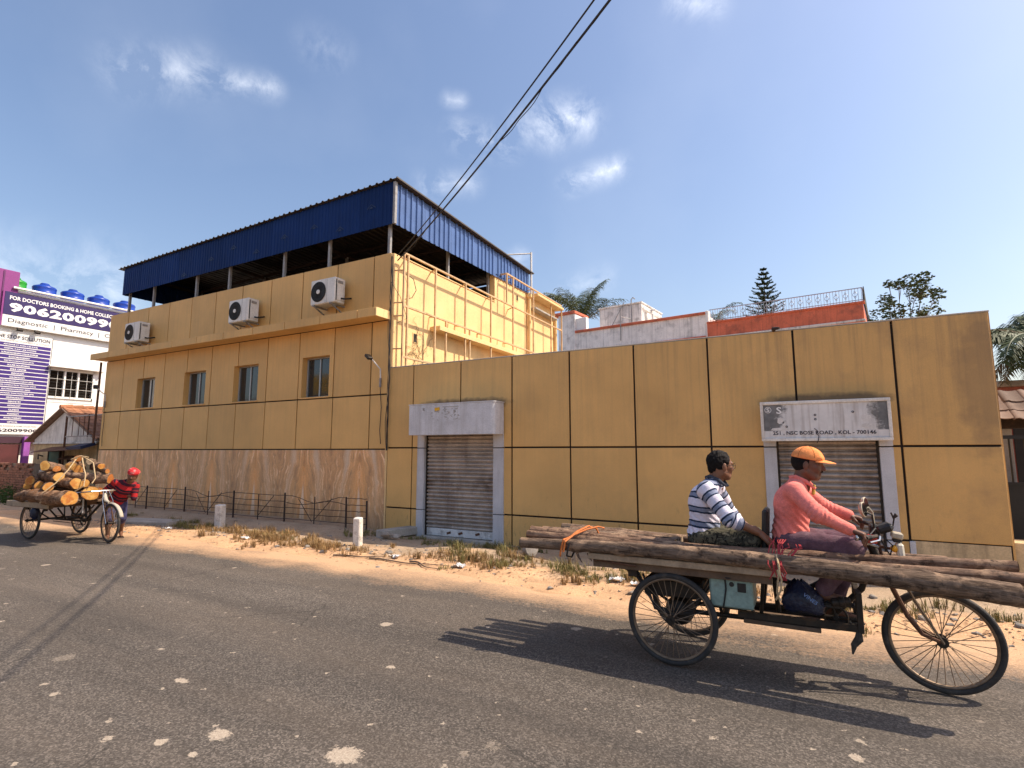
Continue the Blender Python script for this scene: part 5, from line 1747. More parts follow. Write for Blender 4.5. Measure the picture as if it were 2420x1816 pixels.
part('crown', crm, MT['leafpine'], npine, 0)


def leafy(name, label, base, top, clumps, nleaf, ls, seed, mat, group=None, branch=True):
    rr = random.Random(seed)
    t = thing(name, label, 'tree', base, group)
    tk = trunk_mb(base, top, .09, .03, seed, 9, .12)
    for (c, r) in clumps:
        if branch:
            k = rr.uniform(.55, .9)
            p0 = Vector(base).lerp(Vector(top), k)
            md = p0.lerp(Vector(c), .55) + Vector((rr.uniform(-.1, .1), rr.uniform(-.1, .1), .05))
            tk.path([p0, md, Vector(c)], [.03, .018, .006], 5)
            for _ in range(5):
                e = Vector(c) + Vector((rr.gauss(0, .5), rr.gauss(0, .5), rr.gauss(0, .6))) * r
                tk.path([md.lerp(Vector(c), rr.uniform(.3, 1)), e], [.010, .004], 4)
    part('trunk', tk, MT['trunk'], t)
    m = MB()
    for (c, r) in clumps:
        for _ in range(int(nleaf * r)):
            d = Vector((rr.gauss(0, 1), rr.gauss(0, 1), rr.gauss(0, 1))).normalized() * r * rr.uniform(.25, 1.05) ** .6
            p = Vector(c) + d
            n_ = Vector((rr.uniform(-1, 1), rr.uniform(-1, 1), rr.uniform(-.2, 1))).normalized()
            _, u, w = frame_of(n_)
            l = ls * rr.uniform(.6, 1.3)
            bend = n_ * l * .18
            m.add([p - u * l, p + w * l * .45 + bend, p + u * l, p - w * l * .45 + bend], [(0, 1, 3), (1, 2, 3)])
    part('crown', m, mat, t, 0)
    return t


rr = random.Random(77)
cl1 = []
for (u, z, r) in ((3.25, 7.35, .65), (3.8, 7.6, .55), (4.35, 7.2, .7), (3.6, 8.25, .38), (4.6, 8.3, .42), (4.45, 8.9, .36), (4.9, 8.55, .4), (5.0, 9.05, .33), (4.0, 8.75, .25), (5.1, 7.5, .5), (2.9, 7.0, .45), (3.75, 9.05, .18), (5.25, 8.1, .3)):
    cl1.append(((u, 28 + rr.uniform(-.6, .6), z), r))
leafy('leafy_tree', 'sparse leafy tree top showing above the shop front right of the terrace', (4.0, 28, 0), (4.1, 28, 7.4), cl1, 330, .085, 12, MT['leaf'])
leafy('roadside_bush', 'dark bushy tree behind the tiled gateway at the right edge', (4.4, 13.2, 0), (4.4, 13.2, 1.8), [((4.2, 13.2, 2.9), .35), ((4.7, 13.4, 3.5), .5), ((4.0, 13.0, 3.6), .25), ((5.0, 13.2, 2.6), .5)], 500, .06, 13, MT['leaf'])
for (x, y, r, lab) in ((-23.6, 7.95, .42, 'low green weeds at the foot of the brick wall, left clump'), (-22.6, 7.8, .35, 'low green weeds at the foot of the brick wall, right clump'), (-25.4, 8.0, .5, 'leafy weeds at the brick wall by the left picture edge')):
    leafy('weed_shrub', lab, (x, y, 0), (x, y, .2), [((x, y, .18), r), ((x + .3, y - .1, .12), r * .7), ((x - .35, y + .05, .2), r * .7)], 700, .035, int(x * -7), MT['leafshrub'], 'weeds by the brick wall', False)
# distant treeline closing the view at ground level behind the buildings
far = MB()
rr = random.Random(31)
for k in range(5200):
    a = rr.uniform(0, 1)
    x = -95 + a * 150
    y = 75 + rr.uniform(-5, 5) + 6 * math.sin(a * 20)
    z = rr.uniform(0, 1) ** .8 * (5.2 + 1.6 * math.sin(a * 37) + 1.2 * math.sin(a * 91))
    n_ = Vector((rr.uniform(-1, 1), rr.uniform(-1, 0), rr.uniform(0, 1))).normalized()
    _, u, w = frame_of(n_)
    l = rr.uniform(.5, 1.1)
    p = Vector((x, y, z))
    far.add([p - u * l, p + w * l * .6, p + u * l, p - w * l * .6], [(0, 1, 2, 3)])
o = struct('far_trees', far, MT['leaf'], 0)
o['kind'] = 'stuff'
tag(o, 'distant belt of trees behind the houses', 'trees')

# ================================================================ overhead cables and the pole they run to
up = thing('utility_pole', 'concrete utility pole across the road holding the overhead cables', 'pole', (5.4, -.1, 0))
part('shaft', MB().tube((5.4, -.1, -.2), (5.4, -.1, 7.9), .13, .09, 12), MT['concrete'], up)
part('crossarm', MB().cbox(5.36, 5.44, -.7, .5, 7.40, 7.48, .01), MT['greypaint'], up, 0)


def cable(p, q, sag, r, n=28):
    p, q = Vector(p), Vector(q)
    return [p.lerp(q, i / n) - Vector((0, 0, sag * 4 * (i / n) * (1 - i / n))) for i in range(n + 1)], r


ca, r_ = cable((-7.75, 8.93, 5.98), (5.23, .14, 7.45), .42, .011)
solo('overhead_cable', MB().path(ca, r_, 6), MT['wirecol'], 'black overhead cable running to the roof corner, upper left one of the pair', 'cable', (-1.5, 4.5, 6), 'overhead cables')
cb_, r_ = cable((-7.75, 8.95, 5.88), (5.41, -.34, 6.64), .40, .014)
oc = MB().path(cb_, r_, 6)
tw_ = []
for i in range(240):
    k = i / 239
    j = min(int(k * 28), 27)
    b_ = cb_[j].lerp(cb_[j + 1], k * 28 - j)
    lo = .06 * max(0, math.sin(k * 21)) ** 3
    tw_.append(b_ + Vector((.018 * math.cos(k * 160), .012 * math.sin(k * 160), .018 * math.sin(k * 160) - lo)))
oc.path(tw_, .006, 4)
solo('overhead_cable', oc, MT['wirecol'], 'thicker overhead cable bundle with a loose thin wire wound round it, lower right one', 'cable', (-1.5, 4, 5.5), 'overhead cables')

# shop row on the camera's side of the road (seen only mirrored in the window panes)
op = thing('opposite_shop_row', 'shop row across the road mirrored in the upper windows', 'building', (-30, -12, 0))
part('wall', MB().box(-48, -14, -18, -11, -.1, 5.6), MT['facade_far'], op, 0)
part('parapet', MB().box(-48, -14, -11.2, -10.9, 5.6, 6.0), MT['facade_far'], op, 0)
for k in range(8):
    part('shop_opening', MB().box(-46 + k * 4, -43.4 + k * 4, -10.99, -10.95, 0, 2.5), MT['interior'], op, 0)
    part('upper_window', MB().box(-45.6 + k * 4, -44.2 + k * 4, -10.99, -10.95, 3.4, 4.7), MT['interior'], op, 0)
yb = thing('yellow_hoarding', 'yellow hoarding across the road mirrored in the window nearest the sunlit corner', 'sign', (-32, -10.8, 6))
part('panel', MB().box(-34.5, -30.2, -10.85, -10.75, 6.02, 7.5), MT['paint_yellow'], yb, 0)
part('dark_square', MB().box(-31.4, -30.5, -10.748, -10.74, 6.3, 7.1), MT['ink'], yb, 0)

# ================================================================ cargo tricycles
MT['cloth_dark'] = M('greasy_rag', (.06, .05, .042), .95, var=.3, vs=30, bump=.5)


def wheel(root, c, rad, ang, group_name='wheel', nsp=36, seed=0):
    """spoked wheel whose axle lies along local y turned by ang about z"""
    ax = Vector((-math.sin(ang), math.cos(ang), 0))
    w = part(group_name, MB().torus(c, ax, rad - .045, .013, 56, 8, 1.1), MT['rim'], root)
    part('tyre', MB().torus(c, ax, rad - .022, .022, 64, 12, 1.0), MT['rubber'], w)
    C_ = Vector(c)
    hub = MB().lathe(C_ - ax * .05, ax, [(.012, -.03), (.012, 0), (.035, .0), (.035, .012), (.022, .016), (.022, .084), (.035, .088), (.035, .10), (.012, .10), (.012, .135)], 14)
    part('hub', hub, MT['darkmetal'], w)
    d, u, v = frame_of(ax)
    sp = MB()
    for k in range(nsp):
        a = 2 * math.pi * k / nsp
        sgn = 1 if k % 2 else -1
        off = (.32 if (k // 2) % 2 else -.32)
        e = u * math.cos(a) + v * math.sin(a)
        h = u * math.cos(a + off) + v * math.sin(a + off)
        sp.tube(C_ + h * .03 + ax * .044 * sgn, C_ + e * (rad - .052), .0026, n=4, caps=False)
    part('spokes', sp, MT['rim'], w)
    return w


def bars(root, name, segs, mat, n=8):
    for (pts, r) in segs:
        part(name, MB().path(pts, r, n), mat, root)


def trike(root, motor):
    RW = .345
    wb, tr = (1.745, .385) if motor else (1.80, .42)
    wheel(root, (0, -tr, RW), RW, 0, seed=1)
    wheel(root, (0, tr, RW), RW, 0, seed=2)
    wheel(root, (wb, 0, RW), RW, -.06 if motor else -.10, seed=3)
    part('rear_axle', MB().tube((0, -tr, RW), (0, tr, RW), .02, n=10), MT['darkmetal'], root)
    x0, x1 = (-.66, .745) if motor else (-.68, .78)
    # platform: cross bearers and planks, each its own piece
    zt = .755 if motor else .66
    hw = .40 if motor else .50
    plt = part('platform', MB().cbox(x0 + .02, x1 - .02, -hw + .02, -hw + .08, zt - .075, zt - .002, .004).cbox(x0 + .02, x1 - .02, hw - .08, hw - .02, zt - .075, zt - .002, .004)
               .cbox(x0 + .3, x0 + .36, -hw + .08, hw - .08, zt - .07, zt - .004, .004).cbox(x1 - .3, x1 - .24, -hw + .08, hw - .08, zt - .07, zt - .004, .004), MT['plank'], root, 0)
    npk = 8
    for k in range(npk):
        y0 = -hw + 2 * hw * k / npk; y1 = -hw + 2 * hw * (k + 1) / npk
        e0, e1 = rng.uniform(-.02, .02), rng.uniform(-.02, .02)
        part('plank', MB().cbox(x0 + e0, x1 + e1, y0 + .004, y1 - .004, zt, zt + .035 + rng.uniform(-.004, .004), .004), MT['plankpale'] if k in (0, 3) else MT['plank'], plt, 0)
    part('side_board', MB().cbox(x0 - .01, x1 + .02, -hw - .03, -hw - .002, zt - (.01 if motor else .06), zt + .04, .005), MT['plankpale'], plt, 0)
    part('side_board', MB().cbox(x0 - .01, x1 + .02, hw + .002, hw + .03, zt - .06, zt + .05, .005), MT['plank'], plt, 0)
    # leaf springs and hangers
    for s in (-1, 1):
        y = s * (tr - .085)
        for j in range(3):
            pts = [(-.32 + .04 * j, y, zt - .09 - .01 * j), (-.15, y, RW + .06 - .012 * j), (0, y, RW + .035 - .012 * j), (.15, y, RW + .06 - .012 * j), (.32 - .04 * j, y, zt - .09 - .01 * j)]
            part('leaf_spring', MB().path(pts, .009, 6), MT['darkmetal'], root)
        part('hanger', MB().cbox(-.36, -.28, y - .02, y + .02, zt - .14, zt - .06, .004).cbox(.28, .36, y - .02, y + .02, zt - .14, zt - .06, .004), MT['darkmetal'], root, 0)
    segs = []
    zb = .36
    for s in (-1, 1):
        segs.append(([(0.02, s * .13, zb - .01), (.55, s * .13, zb), (1.26 if motor else 1.05, s * (.13 if motor else .03), zb + (.02 if motor else -.02))], .019))
        segs.append(([(.30, s * .30, zt - .07), (.34, s * .13, zb)], .014))
        segs.append(([(.66, s * .30, zt - .07), (.62, s * .13, zb)], .014))
        segs.append(([(-.40, s * .30, zt - .07), (0, s * .13, zb)], .012))
    segs.append(([(.55, -.14, zb), (.55, .14, zb)], .016))
    bars(root, 'frame_tube', segs, MT['darkmetal'])
    if motor:
        part('chassis_rail', MB().obox((.86, -.16, .395), ((1, 0, .01), (0, 1, 0), (-.01, 0, 1)), (.40, .02, .022)).obox((.86, .16, .395), ((1, 0, .01), (0, 1, 0), (-.01, 0, 1)), (.40, .02, .022)), MT['darkmetal'], root, 0)
        part('foot_board', MB().cbox(.50, 1.02, -.19, .19, .335, .365, .005), MT['plank'], root, 0)
        part('front_bracket', MB().cbox(1.245, 1.285, -.19, -.15, .37, .64, .004).cbox(1.245, 1.285, .15, .19, .37, .64, .004).cbox(1.246, 1.284, -.149, .149, .60, .635, .004), MT['darkmetal'], root, 0)
        bars(root, 'down_tube', [([(1.40, 0, .93), (1.30, 0, .64), (1.10, 0, .42)], .022), ([(1.38, 0, .88), (.95, 0, .60), (.72, 0, .66)], .020), ([(.74, 0, .40), (.70, 0, .84)], .018)], MT['darkmetal'])
        part('head_tube', MB().tube((1.355, 0, 1.02), (1.425, 0, .82), .028, n=12), MT['darkmetal'], root)
        part('fork', MB().tube((1.425, 0, .82), (1.47, 0, .70), .022, n=10).path([(1.47, -.065, .71), (1.47, .065, .71)], .018, 8)
             .path([(1.47, -.065, .71), (1.555, -.068, .50), (1.63, -.065, .39), (wb, -.06, RW)], [.016, .016, .014, .012], 8)
             .path([(1.47, .065, .71), (1.555, .068, .50), (1.63, .065, .39), (wb, .06, RW)], [.016, .016, .014, .012], 8), MT['rust'], root)
        part('fork_brace', MB().path([(1.52, -.09, .80), (1.60, -.085, .62), (wb, -.075, RW)], .009, 6).path([(1.52, .09, .80), (1.60, .085, .62), (wb, .075, RW)], .009, 6), MT['rim'], root)
        part('battery_box', MB().cbox(.285, .59, -.345, -.02, .47, .69, .012), MT['mint'], root, 0)
        part('box_switch', MB().cbox(.485, .545, -.351, -.345, .595, .66, .003).lathe((.445, -.345, .645), (0, -1, 0), [(.018, 0), (.016, .006), (.001, .007)], 12), MT['black'], root)
        part('box_cord', MB().path([(.40, -.352, .69), (.405, -.354, .61), (.39, -.352, .52), (.38, -.35, .47)], .006, 5).path([(.30, -.34, .71), (.42, -.38, .695), (.58, -.35, .71)], .006, 5), MT['wirecol'], root)
        part('motor', MB().lathe((0, -.06, RW - .01), (0, 1, 0), [(.05, -.12), (.095, -.09), (.115, -.03), (.115, .07), (.09, .12), (.04, .14)], 18), MT['darkmetal'], root)
        part('rear_locker', MB().cbox(-.25, .22, -.24, .24, .47, .60, .01), MT['darkmetal'], root, 0)
        part('seat_back', MB().obox((.68, 0, 1.02), ((.06, 0, 1), (0, 1, 0), (1, 0, -.06)), (.17, .15, .022), .015), MT['black'], root)
        part('seat', MB().obox((.84, 0, .845), ((1, 0, -.02), (0, 1, 0), (.02, 0, 1)), (.16, .13, .035), .025), MT['black'], root)
        part('stand_rag', MB().path([(1.255, -.17, .39), (1.25, -.172, .33), (1.215, -.168, .28), (1.205, -.17, .22)], [.018, .03, .022, .006], 6), MT['cloth_dark'], root)
        # pedals and crank
        part('crank', MB().lathe((1.12, -.05, .43), (0, 1, 0), [(.02, -.05), (.02, .15)], 10).tube((1.045, -.06, .43), (1.195, -.06, .43), .01, n=6).torus((1.12, -.06, .43), (0, 1, 0), .075, .008, 24, 6).tube((1.12, -.09, .43), (1.10, -.10, .53), .011, n=6).tube((1.12, .09, .43), (1.14, .10, .33), .011, n=6), MT['darkmetal'], root)
        part('pedal', MB().cbox(1.05, 1.15, -.19, -.10, .522, .545, .004), MT['rubber'], root, 0)
        part('pedal', MB().cbox(1.09, 1.19, .10, .19, .32, .343, .004), MT['rubber'], root, 0)
        part('side_motor', MB().lathe((1.16, -.20, .575), (.97, 0, .2), [(.02, -.07), (.030, -.06), (.030, -.02), (.036, -.015), (.036, .015), (.030, .02), (.030, .05), (.012, .06)], 14), MT['darkmetal'], root)
        # handlebar
        part('handlebar', MB().path([(1.33, -.30, 1.045), (1.40, -.20, 1.05), (1.405, -.08, 1.04), (1.40, 0, 1.03), (1.405, .08, 1.04), (1.40, .20, 1.08), (1.35, .30, 1.10)], .013, 8), MT['darkmetal'], root)
        part('stem', MB().path([(1.40, 0, 1.04), (1.36, 0, 1.00)], .02, 8).obox((1.405, 0, 1.06), ((1, 0, 0), (0, 1, 0), (0, 0, 1)), (.03, .06, .05), .012), MT['black'], root)
        part('chrome_tube', MB().path([(1.21, -.10, .95), (1.28, -.09, .985), (1.34, -.06, .985), (1.42, -.03, .955)], [.010, .014, .016, .014], 8), MT['chrome'], root)
        part('red_block', MB().cbox(1.35, 1.41, -.13, -.06, .985, 1.045, .008).path([(1.35, -.1, 1.03), (1.29, -.11, 1.04), (1.25, -.12, 1.045)], .007, 6), MT['redplastic'], root)
        part('grip', MB().tube((1.275, -.315, 1.045), (1.36, -.265, 1.047), .018, n=10), MT['rubber'], root)
        part('grip', MB().tube((1.30, .325, 1.105), (1.38, .25, 1.09), .018, n=10), MT['rubber'], root)
        part('bar_end', MB().lathe((1.275, -.318, 1.045), (-.8, -.45, 0), [(.019, 0), (.021, .006), (.018, .014), (.001, .016)], 12), MT['chrome'], root)
        part('brake_lever', MB().path([(1.42, -.2, 1.05), (1.41, -.25, 1.03), (1.35, -.31, 1.02)], .006, 6).path([(1.43, .2, 1.07), (1.43, .26, 1.06), (1.37, .31, 1.07)], .006, 6), MT['chrome'], root)
        for (y, xm, zm, xs) in ((-.10, 1.335, 1.225, 1.40), (.10, 1.365, 1.245, 1.42)):
            part('mirror_stem', MB().path([(xs, y, 1.06), (xs - .005, y - .01, 1.13), (xs - .01, y - .02, 1.19), (xm + .02, y - .03, zm - .02)], .007, 7), MT['mirrorback'] if y > 0 else MT['darkmetal'], root)
            q = part('mirror', MB().lathe((xm, y - .04, zm), (1, -.35, .15), [(.001, -.022), (.035, -.018), (.052, -.006), (.055, .008), (.052, .010)], 20), MT['mirrorback'], root)
            part('mirror_glass', MB().lathe((xm, y - .04, zm), (-1, .35, -.15), [(.048, -.012), (.048, -.0115), (.001, -.0112)], 20), MT['mirror'], q)
        part('console', MB().obox((1.465, -.02, 1.09), ((.9, 0, .35), (0, 1, 0), (-.35, 0, .9)), (.055, .07, .03), .02), MT['black'], root)
        part('antenna_hook', MB().path([(1.44, -.05, 1.08), (1.49, -.06, 1.085), (1.515, -.06, 1.11), (1.525, -.06, 1.16), (1.535, -.06, 1.20)], .006, 6).path([(1.525, -.06, 1.16), (1.51, -.06, 1.205)], .006, 5).path([(1.528, -.06, 1.175), (1.545, -.065, 1.19)], .012, 6), MT['darkrust'], root)
        part('horn', MB().obox((1.535, -.05, 1.045), ((1, 0, -.2), (0, 1, 0), (.2, 0, 1)), (.035, .04, .022), .008), MT['mirrorback'], root)
        part('horn_body', MB().cbox(1.505, 1.56, -.085, -.02, 1.0, 1.025, .006), MT['black'], root)
        hl = part('headlamp', MB().obox((1.545, -.06, .945), ((1, 0, .04), (0, 1, 0), (-.04, 0, 1)), (.022, .05, .05), .012), MT['lampwhite'], root)
        part('indicator', MB().lathe((1.512, -.075, .955), (0, -1, 0), [(.026, 0), (.024, .02), (.012, .032), (.001, .034)], 14), MT['amber'], hl)
        part('lamp_bracket', MB().path([(1.42, -.03, .96), (1.48, -.05, .95), (1.52, -.06, .95)], .010, 6).path([(1.47, 0, .75), (1.44, -.03, .86), (1.42, -.03, 1.0)], .012, 6).path([(1.53, -.05, .90), (1.50, -.04, .82), (1.46, -.02, .76)], .010, 6), MT['rust'], root)
        part('wiring', MB().path([(1.40, -.05, 1.06), (1.44, -.09, 1.0), (1.47, -.08, .93), (1.50, -.07, .88)], .005, 5).path([(1.36, -.22, 1.06), (1.40, -.16, 1.10), (1.43, -.08, 1.06)], .005, 5).path([(1.46, -.07, 1.02), (1.50, -.1, .98), (1.48, -.09, .90), (1.44, -.05, .86)], .005, 5), MT['wirecol'], root)
    else:
        bars(root, 'frame_tube', [([(1.62, 0, .80), (1.02, 0, .36)], .022), ([(1.60, 0, .84), (.92, 0, .80)], .018), ([(.92, 0, .86), (1.03, 0, .36)], .018), ([(.92, 0, .80), (.78, 0, .66)], .018)], MT['darkmetal'])
        part('head_tube', MB().tube((1.60, 0, .88), (1.64, 0, .74), .026, n=12), MT['darkmetal'], root)
        part('fork', MB().path([(1.65, -.06, .72), (1.70, -.06, .55), (wb, -.058, RW)], .013, 8).path([(1.65, .06, .72), (1.70, .06, .55), (wb, .058, RW)], .013, 8).path([(1.65, -.06, .72), (1.65, .06, .72)], .014, 8), MT['rust'], root)
        part('fork_rods', MB().path([(1.58, -.045, .92), (1.66, -.085, .74), (wb, -.075, RW)], .007, 6).path([(1.58, .045, .92), (1.66, .085, .74), (wb, .075, RW)], .007, 6), MT['chrome'], root)
        part('handlebar', MB().path([(1.22, -.36, .885), (1.40, -.33, .90), (1.55, -.22, .915), (1.58, 0, .92), (1.55, .22, .915), (1.40, .33, .90), (1.22, .36, .885)], .013, 8), MT['chrome'], root)
        part('grip', MB().tube((1.20, -.362, .884), (1.32, -.345, .892), .018, n=8), MT['rubber'], root)
        part('grip', MB().tube((1.20, .362, .884), (1.32, .345, .892), .018, n=8), MT['rubber'], root)
        part('stem', MB().tube((1.58, 0, .92), (1.61, 0, .84), .016, n=8), MT['chrome'], root)
        part('saddle', MB().obox((.94, 0, .885), ((1, 0, .02), (0, 1, 0), (-.02, 0, 1)), (.13, .085, .028), .024), MT['black'], root)
        part('crank', MB().torus((1.03, -.05, .36), (0, 1, 0), .09, .008, 26, 6).tube((.94, -.05, .36), (1.12, -.05, .36), .01, n=6).lathe((1.03, 0, .36), (0, 1, 0), [(.025, -.07), (.025, .07)], 10).tube((1.03, -.08, .36), (1.12, -.09, .24), .010, n=6).tube((1.03, .08, .36), (.94, .09, .48), .010, n=6), MT['darkmetal'], root)
        part('pedal', MB().cbox(1.08, 1.17, -.18, -.10, .225, .25, .004), MT['plankpale'], root, 0)
        part('pedal', MB().cbox(.90, .99, .10, .18, .47, .495, .004), MT['plankpale'], root, 0)
        part('chain', MB().path([(1.03, -.05, .45), (.5, -.05, .40), (0, -.05, .40)], .007, 5).path([(1.03, -.05, .27), (.5, -.05, .29), (0, -.05, .29)], .007, 5), MT['rust'], root)
        # front mudguard wrapped in cloth
        fd = MB()
        vs, fs = [], []
        for i in range(15):
            a = R(20 + i * 6.5)
            for j in range(5):
                y = (-.036 + .018 * j)
                rr_ = RW + .022 - 12 * y * y
                vs.append((wb + math.cos(a) * rr_, y + (1 - math.cos(a)) * .0, RW + math.sin(a) * rr_))
        for i in range(14):
            for j in range(4):
                fs.append((i * 5 + j, i * 5 + j + 1, (i + 1) * 5 + j + 1, (i + 1) * 5 + j))
        fd.add(vs, fs)
        o = part('mudguard', fd, MT['cloth_white'], root, 60)
        md = o.modifiers.new('thick', 'SOLIDIFY'); md.thickness = .006
        part('hanging_cloth', MB().path([(1.60, -.02, .87), (1.64, -.04, .81), (1.70, -.05, .745), (1.78, -.045, .72)], [.018, .030, .032, .016], 10), MT['cloth_white'], root)
        part('dangling_bag', MB().path([(.25, -.46, .62), (.25, -.47, .55), (.24, -.46, .45), (.25, -.45, .38)], [.03, .07, .08, .03], 9), MT['bag'], root)
        part('pump', MB().tube((.98, -.06, .76), (1.02, -.07, .50), .014, n=8), MT['pipewhite'], root)


MT['cloth_dark'] = M('greasy_rag', (.06, .05, .042), .95, var=.3, vs=30, bump=.5)
RT = thing('motor_tricycle', 'rusty motorised cargo tricycle carrying long poles and two men', 'tricycle', (-.985, 4.83, 0.004), local=True)
trike(RT, True)
LT = thing('pedal_tricycle', 'wooden pedal cargo tricycle piled with freshly cut logs at the left', 'tricycle', (-12.95, 5.20, 0.004), rz=R(3), local=True)
trike(LT, False)

# dark blue plastic bag hanging inside the frame of the motor tricycle
bg = MB()
vs, fs = [], []
rr = random.Random(5)
n1, n2 = 22, 14
for i in range(n2 + 1):
    k = i / n2
    z = .70 - .215 * k
    w = .025 + .105 * math.sin(min(1, k * 1.15) * math.pi * .62)
    if k > .93: w *= .8
    for j in range(n1):
        a = 2 * math.pi * j / n1
        q = 1 + .10 * math.sin(a * 5 + k * 4) * (1 - k * .4) + rr.uniform(-.03, .03)
        vs.append((-.095 + math.cos(a) * w * 1.05 * q + .03 * k, 4.63 + math.sin(a) * w * .75 * q, z + .012 * math.sin(a * 3)))
for i in range(n2):
    for j in range(n1):
        fs.append((i * n1 + j, i * n1 + (j + 1) % n1, (i + 1) * n1 + (j + 1) % n1, (i + 1) * n1 + j))
fs.append(tuple(n2 * n1 + j for j in range(n1)))
bg.add(vs, fs)
bag = solo('plastic_bag', bg, MT['bag'], 'dark blue printed plastic bag hanging inside the motor tricycle frame', 'bag', (-.09, 4.63, .5), smooth=60)
text_part('VINES', M('pale_blue_print', (.16, .26, .50), .5, bump=0), bag, (-.07, 4.515, .62), (.82, 0, -.57), (.57, 0, .82), .10, .026, bold=.01, depth=.004)


# ================================================================ logs
def log(label, a, b, ra, rb, bark, cut, seed, group, bend=.015, lump=.06, cutb=None, n=16, m=18, sag=0.0):
    rr = random.Random(seed)
    a, b = Vector(a), Vector(b)
    L = (b - a).length
    d, u, w = frame_of(b - a)
    ph = [rr.uniform(0, 6.28) for _ in range(8)]
    M4 = Matrix((d, u, w)).transposed().to_4x4()
    M4.translation = (a + b) / 2
    vs, fs = [], []
    ring = []
    knots = [(rr.uniform(.03, .97), rr.uniform(0, 6.28), rr.uniform(.10, .30)) for _ in range(int(3 + L * 3))]
    for i in range(m + 1):
        k = i / m
        r = ra + (rb - ra) * k
        cy = bend * L * (math.sin(k * math.pi + ph[0] * .2) * .5 + .25 * math.sin(k * 5 + ph[1]))
        cz = bend * L * .5 * math.sin(k * 4 + ph[2])
        s_ = -sag * math.sin(k * math.pi)
        cy += s_ * u.z
        cz += s_ * w.z
        ring.append((cy, cz, r))
        for j in range(n):
            t = 2 * math.pi * j / n
            q = 1 + lump * (math.sin(2 * t + ph[3] + k * 2) * .6 + math.sin(3 * t + ph[4] + k * 5) * .4 + math.sin(5 * t + ph[5] + k * 11) * .25) + lump * .5 * math.sin(k * 17 + ph[6] + t)
            if m > 60:
                q += rr.uniform(-.035, .035)
                for (kk, tt, am) in knots:
                    dd = ((k - kk) * L / .05) ** 2
                    if dd < 6:
                        da = (t - tt + math.pi) % (2 * math.pi) - math.pi
                        q += am * math.exp(-dd - (da / .5) ** 2)
            vs.append(((k - .5) * L, cy + math.cos(t) * r * q, cz + math.sin(t) * r * q))
    for i in range(m):
        for j in range(n):
            fs.append((i * n + j, i * n + (j + 1) % n, (i + 1) * n + (j + 1) % n, (i + 1) * n + j))
    fs.append(tuple(range(n))[::-1])
    fs.append(tuple(m * n + j for j in range(n)))
    o = link('log', mesh_of(MB().add(vs, fs), 'log', smooth=50), bark)
    o.matrix_world = M4
    ORG[o.name] = (0, 0, 0)
    tag(o, label, 'log', group)
    for e, sgn, cm in ((0, -1, cut), (m, 1, cutb or cut)):
        q = MB()
        ps = [vs[e * n + j] for j in range(n)]
        cy, cz, r = ring[e]
        mids = [(p[0] + sgn * .004, cy + (p[1] - cy) * .93, cz + (p[2] - cz) * .93) for p in ps]
        q.add(mids + [(ps[0][0] + sgn * .007, cy, cz)], [((j, (j + 1) % n, n) if sgn > 0 else ((j + 1) % n, j, n)) for j in range(n)])
        me = bpy.data.meshes.new('cut_end')
        me.from_pydata(q.v, [], q.f)
        c = link('cut_end', me, cm, o)
    return o


gp = 'long poles on the motor tricycle'
log('thickest barked pole, nearest the camera on the motor tricycle', (-2.284, 4.40, .838), (1.105, 4.42, .781), .043, .068, MT['bark'], MT['cutgrey'], 3, gp, .003, .05, n=26, m=110, sag=-.045)
log('second pole from the camera on the motor tricycle, running past the right picture edge', (-2.266, 4.50, .890), (1.30, 4.515, .865), .036, .041, MT['bark2'], MT['cutgrey'], 5, gp, .003, .06, n=22, m=110, sag=.012)
log('pole with a pale cut left end just before the two riders', (-2.28, 4.60, .925), (1.145, 4.62, .914), .034, .038, MT['bark2'], MT['cutpale'], 9, gp, .003, .06, MT['cutgrey'], n=22, m=110, sag=.042)
log('pole on the far side of the two riders, with shorter left end', (-2.18, 5.10, .894), (1.05, 5.16, .83), .032, .04, MT['bark'], MT['cutgrey'], 12, gp, .003, .06, n=22, m=110, sag=.01)
log('thin pole lying low on the far side of the tricycle platform', (-1.9, 5.20, .835), (.9, 5.22, .83), .035, .04, MT['bark2'], MT['cutgrey'], 14, gp, .005, .06, n=14, m=30)
log('added short pole filling out the shadow, behind the pale-ended pole left of the passenger', (-2.22, 4.73, .905), (-1.0, 4.75, .875), .036, .038, MT['bark2'], MT['cutpale'], 23, gp, .004, .06, n=22, m=70)  # this short pole and the next are added to close gaps in the shadow
log('added short pole filling out the shadow, left of the passenger next to the far-side pole', (-2.08, 4.92, .885), (-1.0, 4.94, .865), .036, .038, MT['bark'], MT['cutgrey'], 24, gp, .004, .06, n=22, m=70)
log('added short thick pole filling out the shadow, between the passenger and the pale-ended pole', (-2.14, 4.825, .885), (-1.0, 4.845, .865), .042, .044, MT['bark'], MT['cutgrey'], 27, gp, .004, .06, n=22, m=70)  # two more short poles added so the load casts one solid shadow
log('added short pole filling out the shadow, against the far-side pole behind the orange strap', (-2.05, 5.01, .880), (-1.0, 5.02, .86), .042, .042, MT['bark2'], MT['cutgrey'], 28, gp, .004, .06, n=22, m=70)
tg = MB()
for (x, y, z, dx, dz) in ((-1.75, 4.40, .79, .05, -.075), (-1.66, 4.42, .79, .04, -.06), (-1.56, 4.44, .785, -.05, -.07)):
    tg.path([(x, y, z), (x + dx * .4, y - .01, z + dz * .5), (x + dx, y - .01, z + dz)], [.012, .009, .004], 5)
solo('bark_shreds', tg, MT['bark'], 'shreds of bark hanging below the left ends of the poles', 'bark', (-1.65, 4.42, .78))
bar_ = MB().path([(-1.62, 4.45, .74), (-1.45, 4.42, .735), (-1.25, 4.42, .725)], .008, 6)
